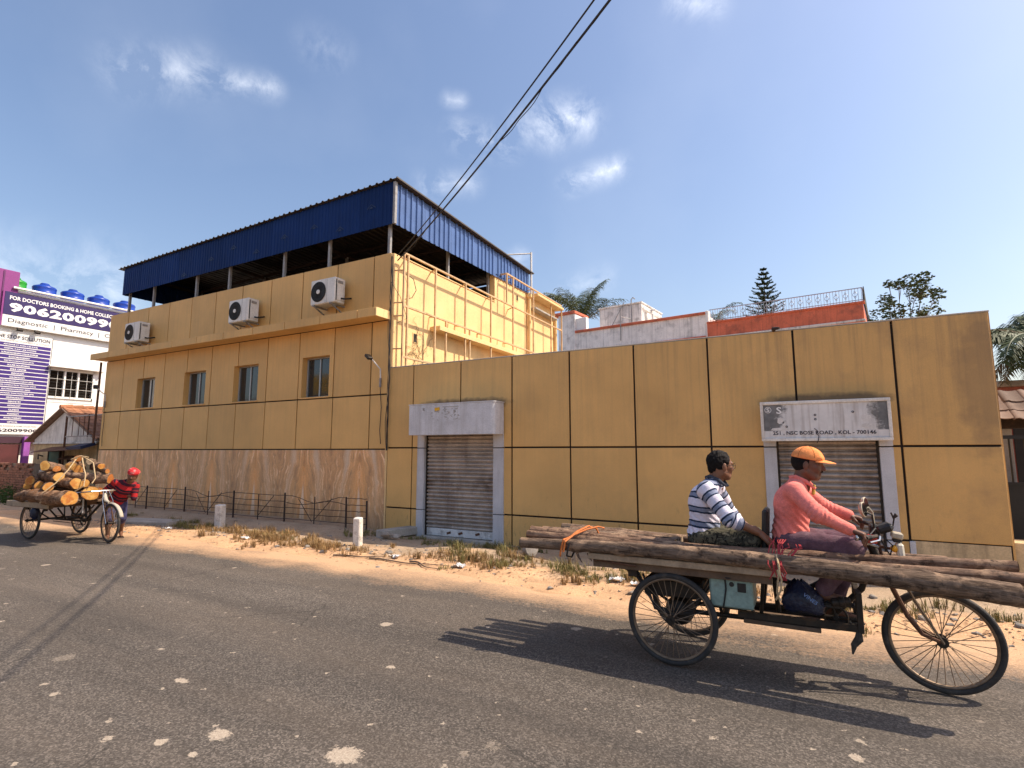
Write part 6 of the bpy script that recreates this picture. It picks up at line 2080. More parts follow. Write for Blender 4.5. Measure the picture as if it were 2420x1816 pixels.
solo('protruding_rod', bar_, MT['rust'], 'thin rusty rod sticking out behind the tricycle platform', 'rod', (-1.45, 4.42, .73))


def lash(pts_list, r, mat, label, loc):
    m = MB()
    for pts in pts_list:
        m.path(pts, r, 6)
    return solo('lashing', m, mat, label, 'rope', loc)


# orange strap near the left end, red lashing in the middle
lash([[(-1.86, 4.325, .84), (-1.845, 4.33, .90), (-1.81, 4.40, .915), (-1.78, 4.50, .955), (-1.73, 4.62, .985), (-1.68, 4.70, .96), (-1.66, 4.72, .90)],
      [(-1.845, 4.325, .80), (-1.83, 4.33, .885), (-1.80, 4.41, .92), (-1.77, 4.51, .958), (-1.72, 4.63, .988)], [(-1.80, 4.42, .925), (-1.72, 4.55, .965), (-1.64, 4.64, .985), (-1.60, 4.68, .97)],
      [(-1.86, 4.33, .85), (-1.87, 4.325, .80), (-1.875, 4.33, .76)]], .008, MT['orangecord'], 'orange nylon strap tied round the left ends of the poles', (-1.8, 4.45, .8))
lash([[(-1.79, 4.335, .88), (-1.80, 4.318, .83), (-1.815, 4.33, .77), (-1.80, 4.40, .75), (-1.78, 4.5, .84)]], .008, MT['wirecol'], 'dark cord hanging over the front pole beside the orange strap', (-1.8, 4.35, .75))
reds = []
rr = random.Random(3)
for k in range(9):
    x = -.215 + rr.uniform(-.05, .05)
    reds.append([(x + rr.uniform(-.04, .04), 4.64, .985), (x, 4.50, .955), (x + rr.uniform(-.02, .02), 4.40, .902), (x + rr.uniform(-.015, .015), 4.328, .85), (x + rr.uniform(-.02, .02), 4.318, .80), (x + rr.uniform(-.03, .03), 4.325, .75)])
for k in range(5):
    x = -.16 + rr.uniform(-.05, .05)
    reds.append([(x, 4.40, .91), (x + .03, 4.46, .945), (x + .06, 4.50, .95), (x + .05, 4.54, .97)])
lash(reds, .0035, MT['redcord'], 'tangled red cord lashing the poles beside the driver', (-.2, 4.45, .75))
lash([[(-.20, 4.318, .84), (-.205, 4.312, .80), (-.215, 4.32, .73), (-.225, 4.34, .66), (-.21, 4.36, .60)], [(-.215, 4.316, .82), (-.19, 4.31, .76), (-.20, 4.32, .68), (-.235, 4.34, .61)], [(-.22, 4.4, .91), (-.205, 4.325, .86), (-.20, 4.312, .79)]], .007, MT['jute'],
     'pale twine hanging below the red cord on the front pole', (-.2, 4.33, .6))

# pile of fresh logs on the pedal tricycle
gl = 'fresh logs on the pedal tricycle'
PILE = [
    ('largest log low at the front corner of the pile, broad orange cut face', (-11.42, 4.74, .83), (-12.35, 4.60, .83), .17, .15, 'barkfresh', 'cut'),
    ('log with bright pale cut face above the largest one', (-11.55, 4.86, 1.08), (-12.9, 5.0, 1.05), .115, .11, 'barkfresh', 'cutpale'),
    ('pale-faced log right behind the handlebar', (-11.58, 5.12, .90), (-12.9, 5.2, .86), .155, .15, 'barkfresh', 'cutpale'),
    ('middle log with round yellow cut face below the rope knot', (-12.08, 4.83, 1.18), (-13.1, 4.95, 1.15), .115, .11, 'barkfresh', 'cutpale'),
    ('long barked log lying crosswise near the top right of the pile', (-12.22, 5.00, 1.20), (-11.56, 5.42, 1.12), .12, .13, 'bark2', 'cut'),
    ('small log with round cut face in the upper left row', (-12.3, 4.86, 1.32), (-13.1, 4.95, 1.30), .085, .085, 'barkfresh', 'cut'),
    ('leftmost log of the upper row with tall cut face', (-12.72, 4.83, 1.36), (-13.4, 5.2, 1.34), .115, .11, 'bark2', 'cutpale'),
    ('upper log with cut face left of the rope knot', (-12.18, 5.02, 1.37), (-13.0, 5.2, 1.36), .105, .10, 'bark2', 'cutpale'),
    ('reddish split log on top of the pile at the rope knot', (-12.15, 5.12, 1.50), (-12.8, 5.3, 1.48), .075, .07, 'bark2', 'cut'),
    ('greyish short log on top right of the rope knot', (-11.95, 5.22, 1.46), (-12.5, 5.35, 1.44), .065, .06, 'bark', 'cutgrey'),
    ('shattered orange log at the upper right end of the pile', (-11.60, 5.26, 1.36), (-12.3, 5.3, 1.34), .07, .08, 'bark2', 'cut'),
    ('flat broken orange log below the shattered one', (-11.56, 5.36, 1.28), (-12.3, 5.4, 1.26), .055, .06, 'bark2', 'cut'),
    ('log lying slanted at the left shoulder of the pile', (-12.95, 4.72, 1.09), (-13.55, 5.05, 1.06), .105, .10, 'bark2', 'cut'),
    ('dark log at the bottom left of the pile', (-12.52, 4.64, .85), (-13.45, 4.70, .83), .125, .12, 'barkfresh', 'cut'),
    ('reddish log end at the rear left edge of the platform', (-13.2, 4.78, .98), (-13.75, 4.98, .92), .10, .10, 'bark2', 'cut'),
    ('dark log behind the pale-faced one on the far side', (-11.85, 5.38, .86), (-13.2, 5.45, .86), .13, .12, 'barkfresh', 'cut'),
    ('log end showing between the largest log and the bottom left one', (-12.05, 4.66, 1.0), (-13.0, 4.75, .98), .11, .10, 'bark2', 'cut'),
    ('thin barked log tucked under the crosswise one', (-11.62, 5.05, 1.06), (-12.6, 5.25, 1.05), .09, .09, 'barkfresh', 'cut'),
    ('reddish log filling the left shoulder below the slanted one', (-12.75, 4.80, .97), (-13.5, 5.0, .95), .11, .11, 'bark2', 'cut'),
    ('short log wedged between the upper row and the crosswise log', (-12.0, 5.08, 1.30), (-12.7, 5.3, 1.28), .10, .10, 'barkfresh', 'cut'),
    ('rear middle log supporting the upper row', (-12.4, 5.2, 1.12), (-13.5, 5.25, 1.08), .13, .12, 'barkfresh', 'cut'),
]
rj = random.Random(17)
for i, (lab, a, b, ra, rb, bk, ct) in enumerate(PILE):
    if i > 3 and i != 4:
        b = (b[0] + rj.uniform(.05, .40), b[1] + rj.uniform(-.06, .24), b[2] + rj.uniform(-.10, .06))
    ra *= rj.uniform(.92, 1.15)
    log(lab, a, b, ra * .77, rb * .77, MT[bk], MT[ct], 40 + i, gl, .03, .13, n=22, m=14)
lash([[(-12.08, 5.08, 1.53), (-11.95, 4.90, 1.30), (-11.95, 4.74, 1.08), (-12.02, 4.58, .90), (-12.02, 4.56, .72)], [(-12.0, 5.12, 1.53), (-11.66, 5.02, 1.33), (-11.48, 4.98, 1.22), (-11.44, 4.95, 1.02), (-11.75, 4.72, .75)],
      [(-12.0, 5.15, 1.53), (-11.7, 5.18, 1.43), (-11.5, 5.15, 1.15), (-11.5, 5.10, 1.06)], [(-12.12, 5.0, 1.49), (-12.0, 5.1, 1.555), (-11.9, 5.18, 1.53)]], .011, MT['jute'], 'pale rope tied over the pile of fresh logs', (-12, 5, .8))

# ================================================================ people: bodies grown from blended rounded cones
class Field:
    def __init__(self):
        self.p = []
        self.cuts = []

    def cone(self, a, b, ra, rb, k=.03, tag=0, s0=0.0):
        self.p.append(('c', np.array(a, float), np.array(b, float), ra, rb, k, tag, s0))
        return self

    def ell(self, c, r, rot=None, k=.04, tag=0, s0=0.0):
        self.p.append(('e', np.array(c, float), np.array(r, float), np.eye(3) if rot is None else np.array(rot, float), 0, k, tag, s0))
        return self

    def cut(self, point, normal):
        """drop everything on the side the normal points to"""
        n = np.array(normal, float)
        self.cuts.append((np.array(point, float), n / np.linalg.norm(n)))
        return self

    @staticmethod
    def dist(q, P):
        if q[0] == 'c':
            a, b = q[1], q[2]
            ba = b - a
            t = np.clip(((P - a) @ ba) / max(ba @ ba, 1e-9), 0, 1)
            return np.linalg.norm(P - a - t[..., None] * ba, axis=-1) - (q[3] + (q[4] - q[3]) * t)
        L = (P - q[1]) @ q[3]
        k0 = np.linalg.norm(L / q[2], axis=-1)
        k1 = np.linalg.norm(L / (q[2] ** 2), axis=-1)
        return k0 * (k0 - 1) / np.maximum(k1, 1e-9)

    def bounds(self, q):
        if q[0] == 'c':
            r = max(q[3], q[4])
            return np.minimum(q[1], q[2]) - r, np.maximum(q[1], q[2]) + r
        m = max(q[2])
        return q[1] - m, q[1] + m

    def mesh(self, h):
        lo = np.min([self.bounds(q)[0] for q in self.p], 0) - 3 * h
        hi = np.max([self.bounds(q)[1] for q in self.p], 0) + 3 * h
        n = np.ceil((hi - lo) / h).astype(int) + 1
        D = np.full(n, 1.0, np.float32)
        ax = [lo[i] + h * np.arange(n[i]) for i in range(3)]
        for q in self.p:
            k = q[5]
            a, b = self.bounds(q)
            i0 = np.maximum(np.floor((a - lo - k - 2 * h) / h).astype(int), 0)
            i1 = np.minimum(np.ceil((b - lo + k + 2 * h) / h).astype(int) + 1, n)
            sl = tuple(slice(i0[i], i1[i]) for i in range(3))
            G = np.stack(np.meshgrid(*[ax[i][sl[i]] for i in range(3)], indexing='ij'), -1)
            d = self.dist(q, G)
            O = D[sl]
            w = np.clip(.5 + .5 * (O - d) / max(k, 1e-6), 0, 1)
            D[sl] = np.where(O > .9, d, O * (1 - w) + d * w - k * w * (1 - w))
        if self.cuts:
            G = np.stack(np.meshgrid(*ax, indexing='ij'), -1)
            for (pt, nn) in self.cuts:
                D = np.maximum(D, (G - pt) @ nn)
        return nets(D, lo, h)

    def nearest(self, V):
        best = np.full(len(V), 1e9); tg = np.zeros(len(V)); s = np.zeros(len(V))
        for q in self.p:
            d = self.dist(q, V)
            m = d < best
            best[m] = d[m]
            tg[m] = q[6]
            if q[0] == 'c':
                ba = q[2] - q[1]
                L = np.linalg.norm(ba)
                s[m] = q[7] + ((V[m] - q[1]) @ ba) / max(L, 1e-9)
        return tg, s


def nets(D, lo, h):
    s = D < 0
    c = s[:-1, :-1, :-1].astype(np.int8)
    cnt = np.zeros_like(c)
    cor = [(i, j, k) for i in (0, 1) for j in (0, 1) for k in (0, 1)]

    def sub(A, o):
        return A[o[0]:A.shape[0] - 1 + o[0], o[1]:A.shape[1] - 1 + o[1], o[2]:A.shape[2] - 1 + o[2]]
    for o in cor:
        cnt = cnt + sub(s, o)
    mask = (cnt > 0) & (cnt < 8)
    idx = np.full(mask.shape, -1, np.int64)
    cells = np.argwhere(mask)
    idx[mask] = np.arange(len(cells))
    P = np.zeros((len(cells), 3)); W = np.zeros(len(cells))
    val = {o: sub(D, o)[mask] for o in cor}
    for a in cor:
        for ax in range(3):
            if a[ax]: continue
            b = list(a); b[ax] = 1; b = tuple(b)
            va, vb = val[a], val[b]
            m = (va < 0) != (vb < 0)
            t = np.where(m, va / np.where(m, va - vb, 1), 0)
            p = np.array(a, float)[None] + t[:, None] * (np.array(b, float) - np.array(a, float))[None]
            P += p * m[:, None]; W += m
    V = lo + h * (cells + P / W[:, None])
    F = []
    for ax in range(3):
        b, c_ = (ax + 1) % 3, (ax + 2) % 3
        sl0 = [slice(None)] * 3; sl1 = [slice(None)] * 3
        sl0[ax] = slice(0, -1); sl1[ax] = slice(1, None)
        ch = s[tuple(sl0)] != s[tuple(sl1)]
        e = np.argwhere(ch)
        e = e[(e[:, b] > 0) & (e[:, c_] > 0) & (e[:, b] < D.shape[b] - 1) & (e[:, c_] < D.shape[c_] - 1)]
        flip = s[tuple(e.T)]
        q = []
        for (ob, oc) in ((-1, -1), (0, -1), (0, 0), (-1, 0)):
            k = e.copy(); k[:, b] += ob; k[:, c_] += oc
            q.append(idx[tuple(k.T)])
        q = np.stack(q, 1)
        q[~flip] = q[~flip][:, ::-1]
        F.append(q)
    F = np.concatenate(F)
    F = F[(F >= 0).all(1)]
    return V, F


def relax(V, F, it=2):
    n = len(V)
    E = np.concatenate([F[:, [0, 1]], F[:, [1, 2]], F[:, [2, 3]], F[:, [3, 0]]])
    for _ in range(it):
        S = np.zeros_like(V); C = np.zeros(n)
        for a, b in ((0, 1), (1, 0)):
            np.add.at(S, E[:, a], V[E[:, b]]); np.add.at(C, E[:, a], 1)
        V = V * .45 + .55 * S / np.maximum(C, 1)[:, None]
    return V


def normals(V, F):
    n = np.cross(V[F[:, 2]] - V[F[:, 0]], V[F[:, 3]] - V[F[:, 1]])
    N = np.zeros_like(V)
    for k in range(4):
        np.add.at(N, F[:, k], n)
    return N / np.maximum(np.linalg.norm(N, axis=1), 1e-9)[:, None]


def fold_noise(V, seed, sc=1.0):
    r = np.random.default_rng(seed)
    out = np.zeros(len(V))
    for f, a in ((22, 1.0), (38, .6), (61, .35)):
        for _ in range(3):
            d = r.normal(size=3); d /= np.linalg.norm(d)
            w = r.normal(size=3)
            out += a * np.sin((V @ d) * f * sc + 1.4 * np.sin((V @ w) * 9 * sc + r.uniform(0, 6)) + r.uniform(0, 6))
    return out / 4.0


def field_obj(name, meshes, mat, parent, attr=None):
    V = np.concatenate([m[0] for m in meshes]); off = 0; Fs = []
    for m in meshes:
        Fs.append(m[1] + off); off += len(m[0])
    F = np.concatenate(Fs)
    me = bpy.data.meshes.new(name)
    g = ORG[parent.name]
    me.from_pydata((V - np.array(g)).tolist(), [], F.tolist())
    me.polygons.foreach_set('use_smooth', [True] * len(me.polygons))
    if attr is not None:
        at = me.attributes.new('band', 'FLOAT', 'POINT')
        at.data.foreach_set('value', attr.astype(np.float32))
    return link(name, me, mat, parent)


def unit(v):
    v = np.array(v, float)
    return v / np.linalg.norm(v)


def basis(f, u):
    f = unit(f); u = np.array(u, float)
    u = unit(u - f * (u @ f))
    return np.stack([f, np.cross(u, f), u], 1)     # columns: forward, left, up


def head_field(c, Rm, neck, sc=1.0):
    H = Field()
    L = lambda *p: np.array(c) + Rm @ (np.array(p) * sc)
    H.ell(L(-.012, 0, .032), np.array((.098, .077, .092)) * sc, Rm, .03)
    H.ell(L(.030, 0, -.030), np.array((.066, .062, .085)) * sc, Rm, .03)
    H.cone(L(.05, -.022, -.092), L(.05, .022, -.092), .026 * sc, .026 * sc, .02)
    H.cone(L(.066, 0, -.096), L(.070, 0, -.092), .022 * sc, .020 * sc, .015)
    H.cone(L(-.005, -.055, -.055), L(.045, -.03, -.09), .022 * sc, .020 * sc, .02)
    H.cone(L(-.005, .055, -.055), L(.045, .03, -.09), .022 * sc, .020 * sc, .02)
    H.cone(L(.076, -.042, .024), L(.086, 0, .020), .012 * sc, .012 * sc, .012)
    H.cone(L(.076, .042, .024), L(.086, 0, .020), .012 * sc, .012 * sc, .012)
    H.cone(L(.088, 0, .012), L(.112, 0, -.026), .008 * sc, .0125 * sc, .010)
    H.cone(L(.098, -.013, -.031), L(.098, .013, -.031), .009 * sc, .009 * sc, .008)
    H.cone(L(.060, -.042, -.018), L(.066, -.036, -.03), .020 * sc, .018 * sc, .02)
    H.cone(L(.060, .042, -.018), L(.066, .036, -.03), .020 * sc, .018 * sc, .02)
    H.cone(L(.088, -.018, -.056), L(.088, .018, -.056), .0085 * sc, .0085 * sc, .006)
    H.cone(L(.085, -.015, -.069), L(.085, .015, -.069), .0085 * sc, .0085 * sc, .006)
    for s in (-1, 1):
        H.ell(L(-.008, s * .080, -.008), np.array((.020, .009, .033)) * sc, Rm, .008)
    H.cone(L(-.022, 0, -.05), neck, .056 * sc, .060 * sc, .03)
    return H, L


def hand_field(w, f, n, t, curl=.5, sc=1.0, spread=.0, thumb=.6):
    """palm and five fingers; w wrist, f finger direction, n palm normal, t thumb side"""
    f = unit(f); n = unit(np.array(n) - f * (np.array(n) @ f)); t = np.array(t, float)
    t = unit(t - f * (t @ f) - n * (t @ n))
    w = np.array(w, float)
    H = Field()
    H.cone(w - f * .05, w + f * .01, .025 * sc, .024 * sc, .01)
    lens = (.066, .075, .070, .054)
    for i in range(4):
        o = (.030 - .0205 * i) * sc
        kb = w + f * (.088 - .004 * abs(i - 1)) * sc + t * o
        H.cone(w + f * .012 + t * o * .55, kb, .0155 * sc, .0125 * sc, .012)
        p = kb
        d = f.copy()
        for j, fr in enumerate((.45, .31, .24)):
            a = curl * (1.0 if j == 0 else 1.25) + .06 * i
            d = unit(d * math.cos(a) + np.cross(np.cross(d, n), d) * math.sin(a) + t * spread * (1.5 - i) * .1)
            q = p + d * lens[i] * fr * 1.15 * sc
            H.cone(p, q, (.0098 - .0008 * j) * sc, (.0092 - .0009 * j) * sc, .003)
            p = q
    b = w + f * .030 * sc + t * .030 * sc + n * .006
    H.cone(w + f * .015 + t * .012, b, .018 * sc, .014 * sc, .012)
    m1 = b + unit(f * .75 + t * (.75 - thumb * .5) + n * thumb * .7) * .040 * sc
    H.cone(b, m1, .0125 * sc, .0105 * sc, .006)
    H.cone(m1, m1 + unit(f * .9 + n * thumb * .9 - t * .1) * .030 * sc, .0105 * sc, .0085 * sc, .003)
    return H


def band_mat(name, stops, period, base_rough=.9, extra=None):
    """cloth with printed bands along the 'band' attribute"""
    t = NT(name)
    a = t.new('ShaderNodeAttribute'); a.attribute_name = 'band'
    v = t.math('FRACT', t.math('DIVIDE', t.math('ADD', a.outputs['Fac'], t.mapr(t.noise(14, 3), .3, .7, -.004, .004)), period))
    r = t.new('ShaderNodeValToRGB'); r.color_ramp.interpolation = 'CONSTANT'
    e = r.color_ramp.elements
    while len(e) > 1: e.remove(e[-1])
    e[0].position = 0; e[0].color = (*stops[0][1], 1)
    for p, c in stops[1:]:
        x = e.new(p); x.color = (*c, 1)
    t.l.new(v, r.inputs[0])
    c = r.outputs[0]
    if extra: c = extra(t, c)
    c = t.gain(c, t.math('MULTIPLY', t.mapr(t.noise(30, 4), .3, .7, .88, 1.1), t.mapr(t.noise(6, 3), .3, .7, .9, 1.08)))
    t.bump(t.noise(34, 5, .6, t.vmul(t.pos, (1, 1, 1.6)), 1.2), .45, .012)
    return t.done(c, base_rough, spec=.15)


def cloth(name, col, var=.12, bs=30, rough=.92, dirt=None):
    t = NT(name)
    c = t.gain(col, t.math('MULTIPLY', t.mapr(t.noise(25, 4), .3, .7, 1 - var, 1 + var), t.mapr(t.noise(150, 2), .3, .7, .88, 1.12)))
    if dirt: c = t.mix(t.mapr(t.noise(11, 5, .6), .5, .66, 0, dirt[1]), c, dirt[0])
    t.bump(t.noise(bs, 5, .6, t.vmul(t.pos, (1, 1, 1.7)), 1.2), .5, .012)
    return t.done(c, rough, spec=.12)


def camo():
    t = NT('camouflage_cloth')
    n = t.noise(17, 3, .5, None, 1.5)
    c = t.mix(t.math('GREATER_THAN', n, .5), (.045, .042, .032), (.105, .095, .065))
    c = t.mix(t.math('GREATER_THAN', t.noise(22, 3, .5, t.vmul(t.pos, (1, 1.3, 1)), 1.5), .60), c, (.018, .017, .015))
    c = t.mix(t.math('GREATER_THAN', t.noise(26, 2, .5, t.vmul(t.pos, (1.2, 1, 1.1)), 1.0), .66), c, (.19, .17, .125))
    t.bump(t.noise(30, 5), .5, .012)
    return t.done(c, .95, spec=.1)


PM = {
    'salmon': cloth('salmon_cotton', (.84, .235, .19), .14, 30),
    'mauve': cloth('mauve_grey_trousers', (.13, .075, .095), .2, 26, dirt=((.21, .145, .16), .5)),
    'cap': cloth('orange_cap_cloth', (.95, .33, .11), .12, 40, dirt=((.90, .21, .07), .5)),
    'capunder': cloth('cap_inside', (.30, .09, .02), .1),
    'collar': cloth('charcoal_collar', (.055, .06, .075), .15),
    'stripes': band_mat('striped_polo', [(0, (.80, .75, .84)), (.50, (.025, .04, .075)), (.62, (.25, .28, .38)), (.86, (.025, .04, .075)), (.97, (.80, .75, .84))], .118),
    'camo': camo(),
    'plaid': band_mat('red_plaid', [(0, (.40, .022, .025)), (.42, (.055, .018, .03)), (.70, (.30, .03, .035)), (.80, (.02, .015, .025))], .17),
    'turban': cloth('red_white_gamcha', (.62, .045, .05), .15, 40, dirt=((.70, .38, .36), .6)),
    'lungi': cloth('navy_lungi', (.05, .05, .11), .2, 26, dirt=((.16, .12, .20), .6)),
    'undershirt': cloth('yellow_undershirt', (.70, .46, .10), .1),
}


def person(label, J, head, look, up, hands, shirt, pants, skin, h=.0055, girth=1.0, sleeve=1.0, roll=None, feet=None, seed=1, headsc=1.0, hem=.0, fold=.0075):
    root = thing('person', label, 'person', J['base'])
    ns = {k: np.array(v, float) for k, v in J.items()}
    pel, che, nk = ns['pelvis'], ns['chest'], ns['neck']
    tU = unit(che - pel)
    lat = unit(ns['shL'] - ns['shR'])
    tF = unit(np.cross(lat, tU))
    Tm = np.stack([tF, np.cross(tU, tF), tU], 1)
    g = girth
    Rm = basis(look, up)
    HF, L = head_field(head, Rm, nk, headsc)

    def torso(F, o, k=.06, tag=1):
        F.ell(pel, np.array((.115, .155, .12)) * g + o, Tm, k, tag)
        F.ell((pel * .55 + che * .45), np.array((.108, .142, .13)) * g + o, Tm, k, tag)
        F.ell(che, np.array((.118, .160, .15)) * g + o, Tm, k, tag)
        for s in ('R', 'L'):
            sh = ns['sh' + s]
            F.cone(nk - tU * .035 - tF * .01, sh + lat * (.02 if s == 'R' else -.02), .052 * g + o, .056 * g + o, .05, tag)
        return F
    # ---- body: head, trunk, arms, legs and hands, one mesh
    B = Field()
    torso(B, -.004)
    for s in ('R', 'L'):
        B.cone(ns['sh' + s], ns['el' + s], .050 * g, .039 * g, .03)
        B.cone(ns['el' + s], ns['wr' + s], .040 * g, .026 * g, .02)
        B.cone(ns['hip' + s], ns['kn' + s], .082 * g, .055 * g, .04)
        B.cone(ns['kn' + s], ns['kn' + s] * .6 + ns['an' + s] * .4, .055 * g, .054 * g, .03)
        B.cone(ns['kn' + s] * .6 + ns['an' + s] * .4, ns['an' + s], .054 * g, .036 * g, .03)
        ft = ns['toe' + s]
        B.cone(ns['an' + s] - np.array((0, 0, .025)), ft, .034, .024, .02)
        hd = unit(ns['an' + s] - ft); hd[2] = 0
        B.cone(ns['an' + s], ns['an' + s] + hd * .035 - np.array((0, 0, .045)), .032, .028, .02)
    B.cone(nk - tU * .05, nk, .065 * g, .058 * g, .04)
    ms = [B.mesh(h * 1.4), HF.mesh(h * .62)]
    for hd in hands:
        ms.append(hand_field(**hd).mesh(h * .55))
    ms = [(relax(v, f, 1), f) for v, f in ms]
    body = field_obj('body', ms, skin, root)
    for s in (-1, 1):
        e = MB().lathe(L(.074, s * .031, .003), Rm @ np.array((1, s * .25, 0)), [(.0125, -.004), (.0125, .004), (.009, .009), (.001, .011)], 12)
        q = part('eye', e, MT['eye'], body)
        part('pupil', MB().lathe(L(.083, s * .0335, .003), Rm @ np.array((1, s * .25, 0)), [(.0058, 0), (.005, .0025), (.0005, .003)], 10), MT['black'], q)
        part('eyebrow', MB().path([L(.088, s * .014, .030), L(.088, s * .032, .034), L(.078, s * .048, .029)], [.0045, .0045, .002], 6), MT['hair'], body)
    part('mouth_line', MB().path([L(.0925, -.018, -.0625), L(.0965, 0, -.062), L(.0925, .018, -.0625)], .0022, 5), MT['black'], body)
    # ---- shirt
    S = Field()
    torso(S, .012, .05, 1)
    for s in ('R', 'L'):
        sh, el, wr = ns['sh' + s], ns['el' + s], ns['wr' + s]
        l1 = np.linalg.norm(el - sh)
        S.cone(sh, el, .068 * g, .056 * g, .035, 2, 0.0)
        if sleeve > 0:
            e = el + (wr - el) * sleeve
            S.cone(el, e, .056 * g, .056 * g * (1 - sleeve) + .041 * g * sleeve, .03, 2, l1)
    S.cut(nk + tU * .015 + tF * .0, tU * .9 + tF * .42)
    if hem is not None:
        S.cut(pel - tU * (.085 + hem), -tU)
    v, f = S.mesh(h)
    v = relax(v, f, 2)
    N = normals(v, f)
    tg, sl = S.nearest(v)
    v = v + N * (fold_noise(v, seed) * fold)[:, None]
    l1 = np.linalg.norm(ns['elR'] - ns['shR'])
    ring = np.sin(sl * 2 * math.pi / .036 + 2.2 * np.sin(v @ np.array((31., 17., 23.)))) * np.exp(-((sl - l1) / .085) ** 2)
    v = v + N * np.where(tg == 2, ring * .0032, 0)[:, None]
    zz = (v - pel) @ tU
    drape = np.sin((zz * .8 + ((v - pel) @ tF) * .7) * 2 * math.pi / .048 + 1.8 * np.sin(((v - pel) @ lat) * 24 + zz * 15)) * np.exp(-((zz - .06) / .13) ** 2)
    v = v + N * np.where(tg == 1, drape * .0036, 0)[:, None]
    band = np.where(tg == 2, sl + .03, zz + .008 * np.sin(((v - pel) @ lat) * 18 + 1))
    so = field_obj('shirt', [(v, f)], shirt, root, band)
    # ---- trousers
    T = Field()
    T.ell(pel - tU * .03, np.array((.120, .160, .115)) * g + .006, Tm, .05)
    for s in ('R', 'L'):
        T.cone(ns['hip' + s], ns['kn' + s], .098 * g, .074 * g, .05)
        T.cone(ns['kn' + s], ns['an' + s] * .93 + ns['kn' + s] * .07 if roll is None else ns['kn' + s] * (1 - roll) + ns['an' + s] * roll, .073 * g, .060 * g, .04)
    T.cut(pel + tU * .09, tU)
    v, f = T.mesh(h)
    v = relax(v, f, 2)
    N = normals(v, f)
    v = v + N * (fold_noise(v, seed + 9) * fold * 1.2)[:, None]
    field_obj('trousers', [(v, f)], pants, root, v[:, 2])
    if feet:
        for s in ('R', 'L'):
            an, ft = ns['an' + s], ns['toe' + s]
            d = unit((ft - an) * np.array((1, 1, 0)))
            sd = np.array((-d[1], d[0], 0))
            c = (an + ft) / 2 - np.array((0, 0, .052)) + d * .005
            c[2] = min(an[2], ft[2]) - .033 if abs(an[2] - ft[2]) < .08 else ft[2] - .026
            part('sandal', MB().obox(c, (d, sd, (0, 0, 1)), (.125, .045, .010), .008).path([c + d * .03 - sd * .045, c + d * .04 + np.array((0, 0, .05)), c + d * .03 + sd * .045], .010, 6), feet, root)
    return root, L, Rm, body, so, (pel, che, nk, tU, tF, lat)


def shell(F, h, name, mat, parent, it=1):
    v, f = F.mesh(h)
    return field_obj(name, [(relax(v, f, it), f)], mat, parent)


# ---- driver
J = dict(base=(-.13, 4.85, .86), pelvis=(-.135, 4.85, .985), chest=(-.105, 4.85, 1.24), neck=(-.035, 4.85, 1.425),
         shR=(-.085, 4.675, 1.345), elR=(.065, 4.53, 1.195), wrR=(.252, 4.555, 1.098),
         shL=(-.055, 5.025, 1.345), elL=(.12, 5.13, 1.20), wrL=(.275, 5.115, 1.142),
         hipR=(-.11, 4.765, .955), knR=(.265, 4.685, .945), anR=(.055, 4.685, .625), toeR=(.20, 4.68, .585),
         hipL=(-.11, 4.935, .955), knL=(.31, 5.01, .955), anL=(.12, 4.98, .45), toeL=(.27, 4.98, .395))
hands = [dict(w=J['wrR'], f=(.93, -.12, -.30), n=(-.3, 0, -1), t=(0, 1, 0), curl=.75, thumb=.8),
         dict(w=J['wrL'], f=(.93, .05, -.22), n=(-.3, 0, -1), t=(0, -1, 0), curl=.75, thumb=.8)]
hc = np.array((.022, 4.845, 1.545))
root, L, Rm, body, so, tr_ = person('driver in salmon shirt and orange cap steering the motor tricycle', J, hc, (1, -.10, -.10), (.10, 0, 1), hands,
                                    PM['salmon'], PM['mauve'], MT['skindark'], feet=MT['black'], seed=3)
pel, che, nk, tU, tF, lat = tr_
# hair below the cap, moustache, cap
Hh = Field().ell(L(-.022, 0, .020), (.100, .083, .098), Rm, .02)
Hh.cut(L(.012, 0, 0), Rm @ np.array((1, 0, -.12))).cut(L(0, 0, -.062), Rm @ np.array((.25, 0, -1))).cut(L(0, 0, .07), Rm @ np.array((0, 0, 1)))
shell(Hh, .004, 'hair', MT['hair'], root)
part('moustache', MB().path([L(.090, -.026, -.052), L(.100, -.010, -.047), L(.101, 0, -.046), L(.100, .010, -.047), L(.090, .026, -.052)], [.003, .006, .006, .006, .003], 7), MT['hair'], root)
Cp = Field().ell(L(-.006, 0, .043), (.116, .094, .098), Rm, .02)
Cp.cone(L(.085, -.045, .052), L(.085, .045, .052), .016, .016, .02)
Cp.cut(L(0, 0, .040), Rm @ np.array((-.10, 0, -1)))
cp = shell(Cp, .004, 'cap', PM['cap'], root, 2)
vs, fs = [], []
nb, ma = 9, 13
for i in range(nb):
    k = i / (nb - 1)
    for j in range(ma):
        s = (j / (ma - 1) - .5) * 2
        reach = .088 * math.sqrt(max(0, 1 - (abs(s) ** 2.6))) * k
        x = .102 - .055 * s * s * .85 + reach
        y = s * .080
        z = .046 - .018 * s * s - .30 * reach * (.25 + reach * 5)
        vs.append(L(x, y, z))
        vs.append(L(x, y, z - .004))
g2 = lambda i, j, b: (i * ma + j) * 2 + b
for i in range(nb - 1):
    for j in range(ma - 1):
        fs.append((g2(i, j, 0), g2(i, j + 1, 0), g2(i + 1, j + 1, 0), g2(i + 1, j, 0)))
        fs.append((g2(i, j, 1), g2(i + 1, j, 1), g2(i + 1, j + 1, 1), g2(i, j + 1, 1)))
for j in range(ma - 1):
    fs.append((g2(nb - 1, j, 0), g2(nb - 1, j + 1, 0), g2(nb - 1, j + 1, 1), g2(nb - 1, j, 1)))
part('brim', MB().add(vs, fs), PM['cap'], cp, 60)
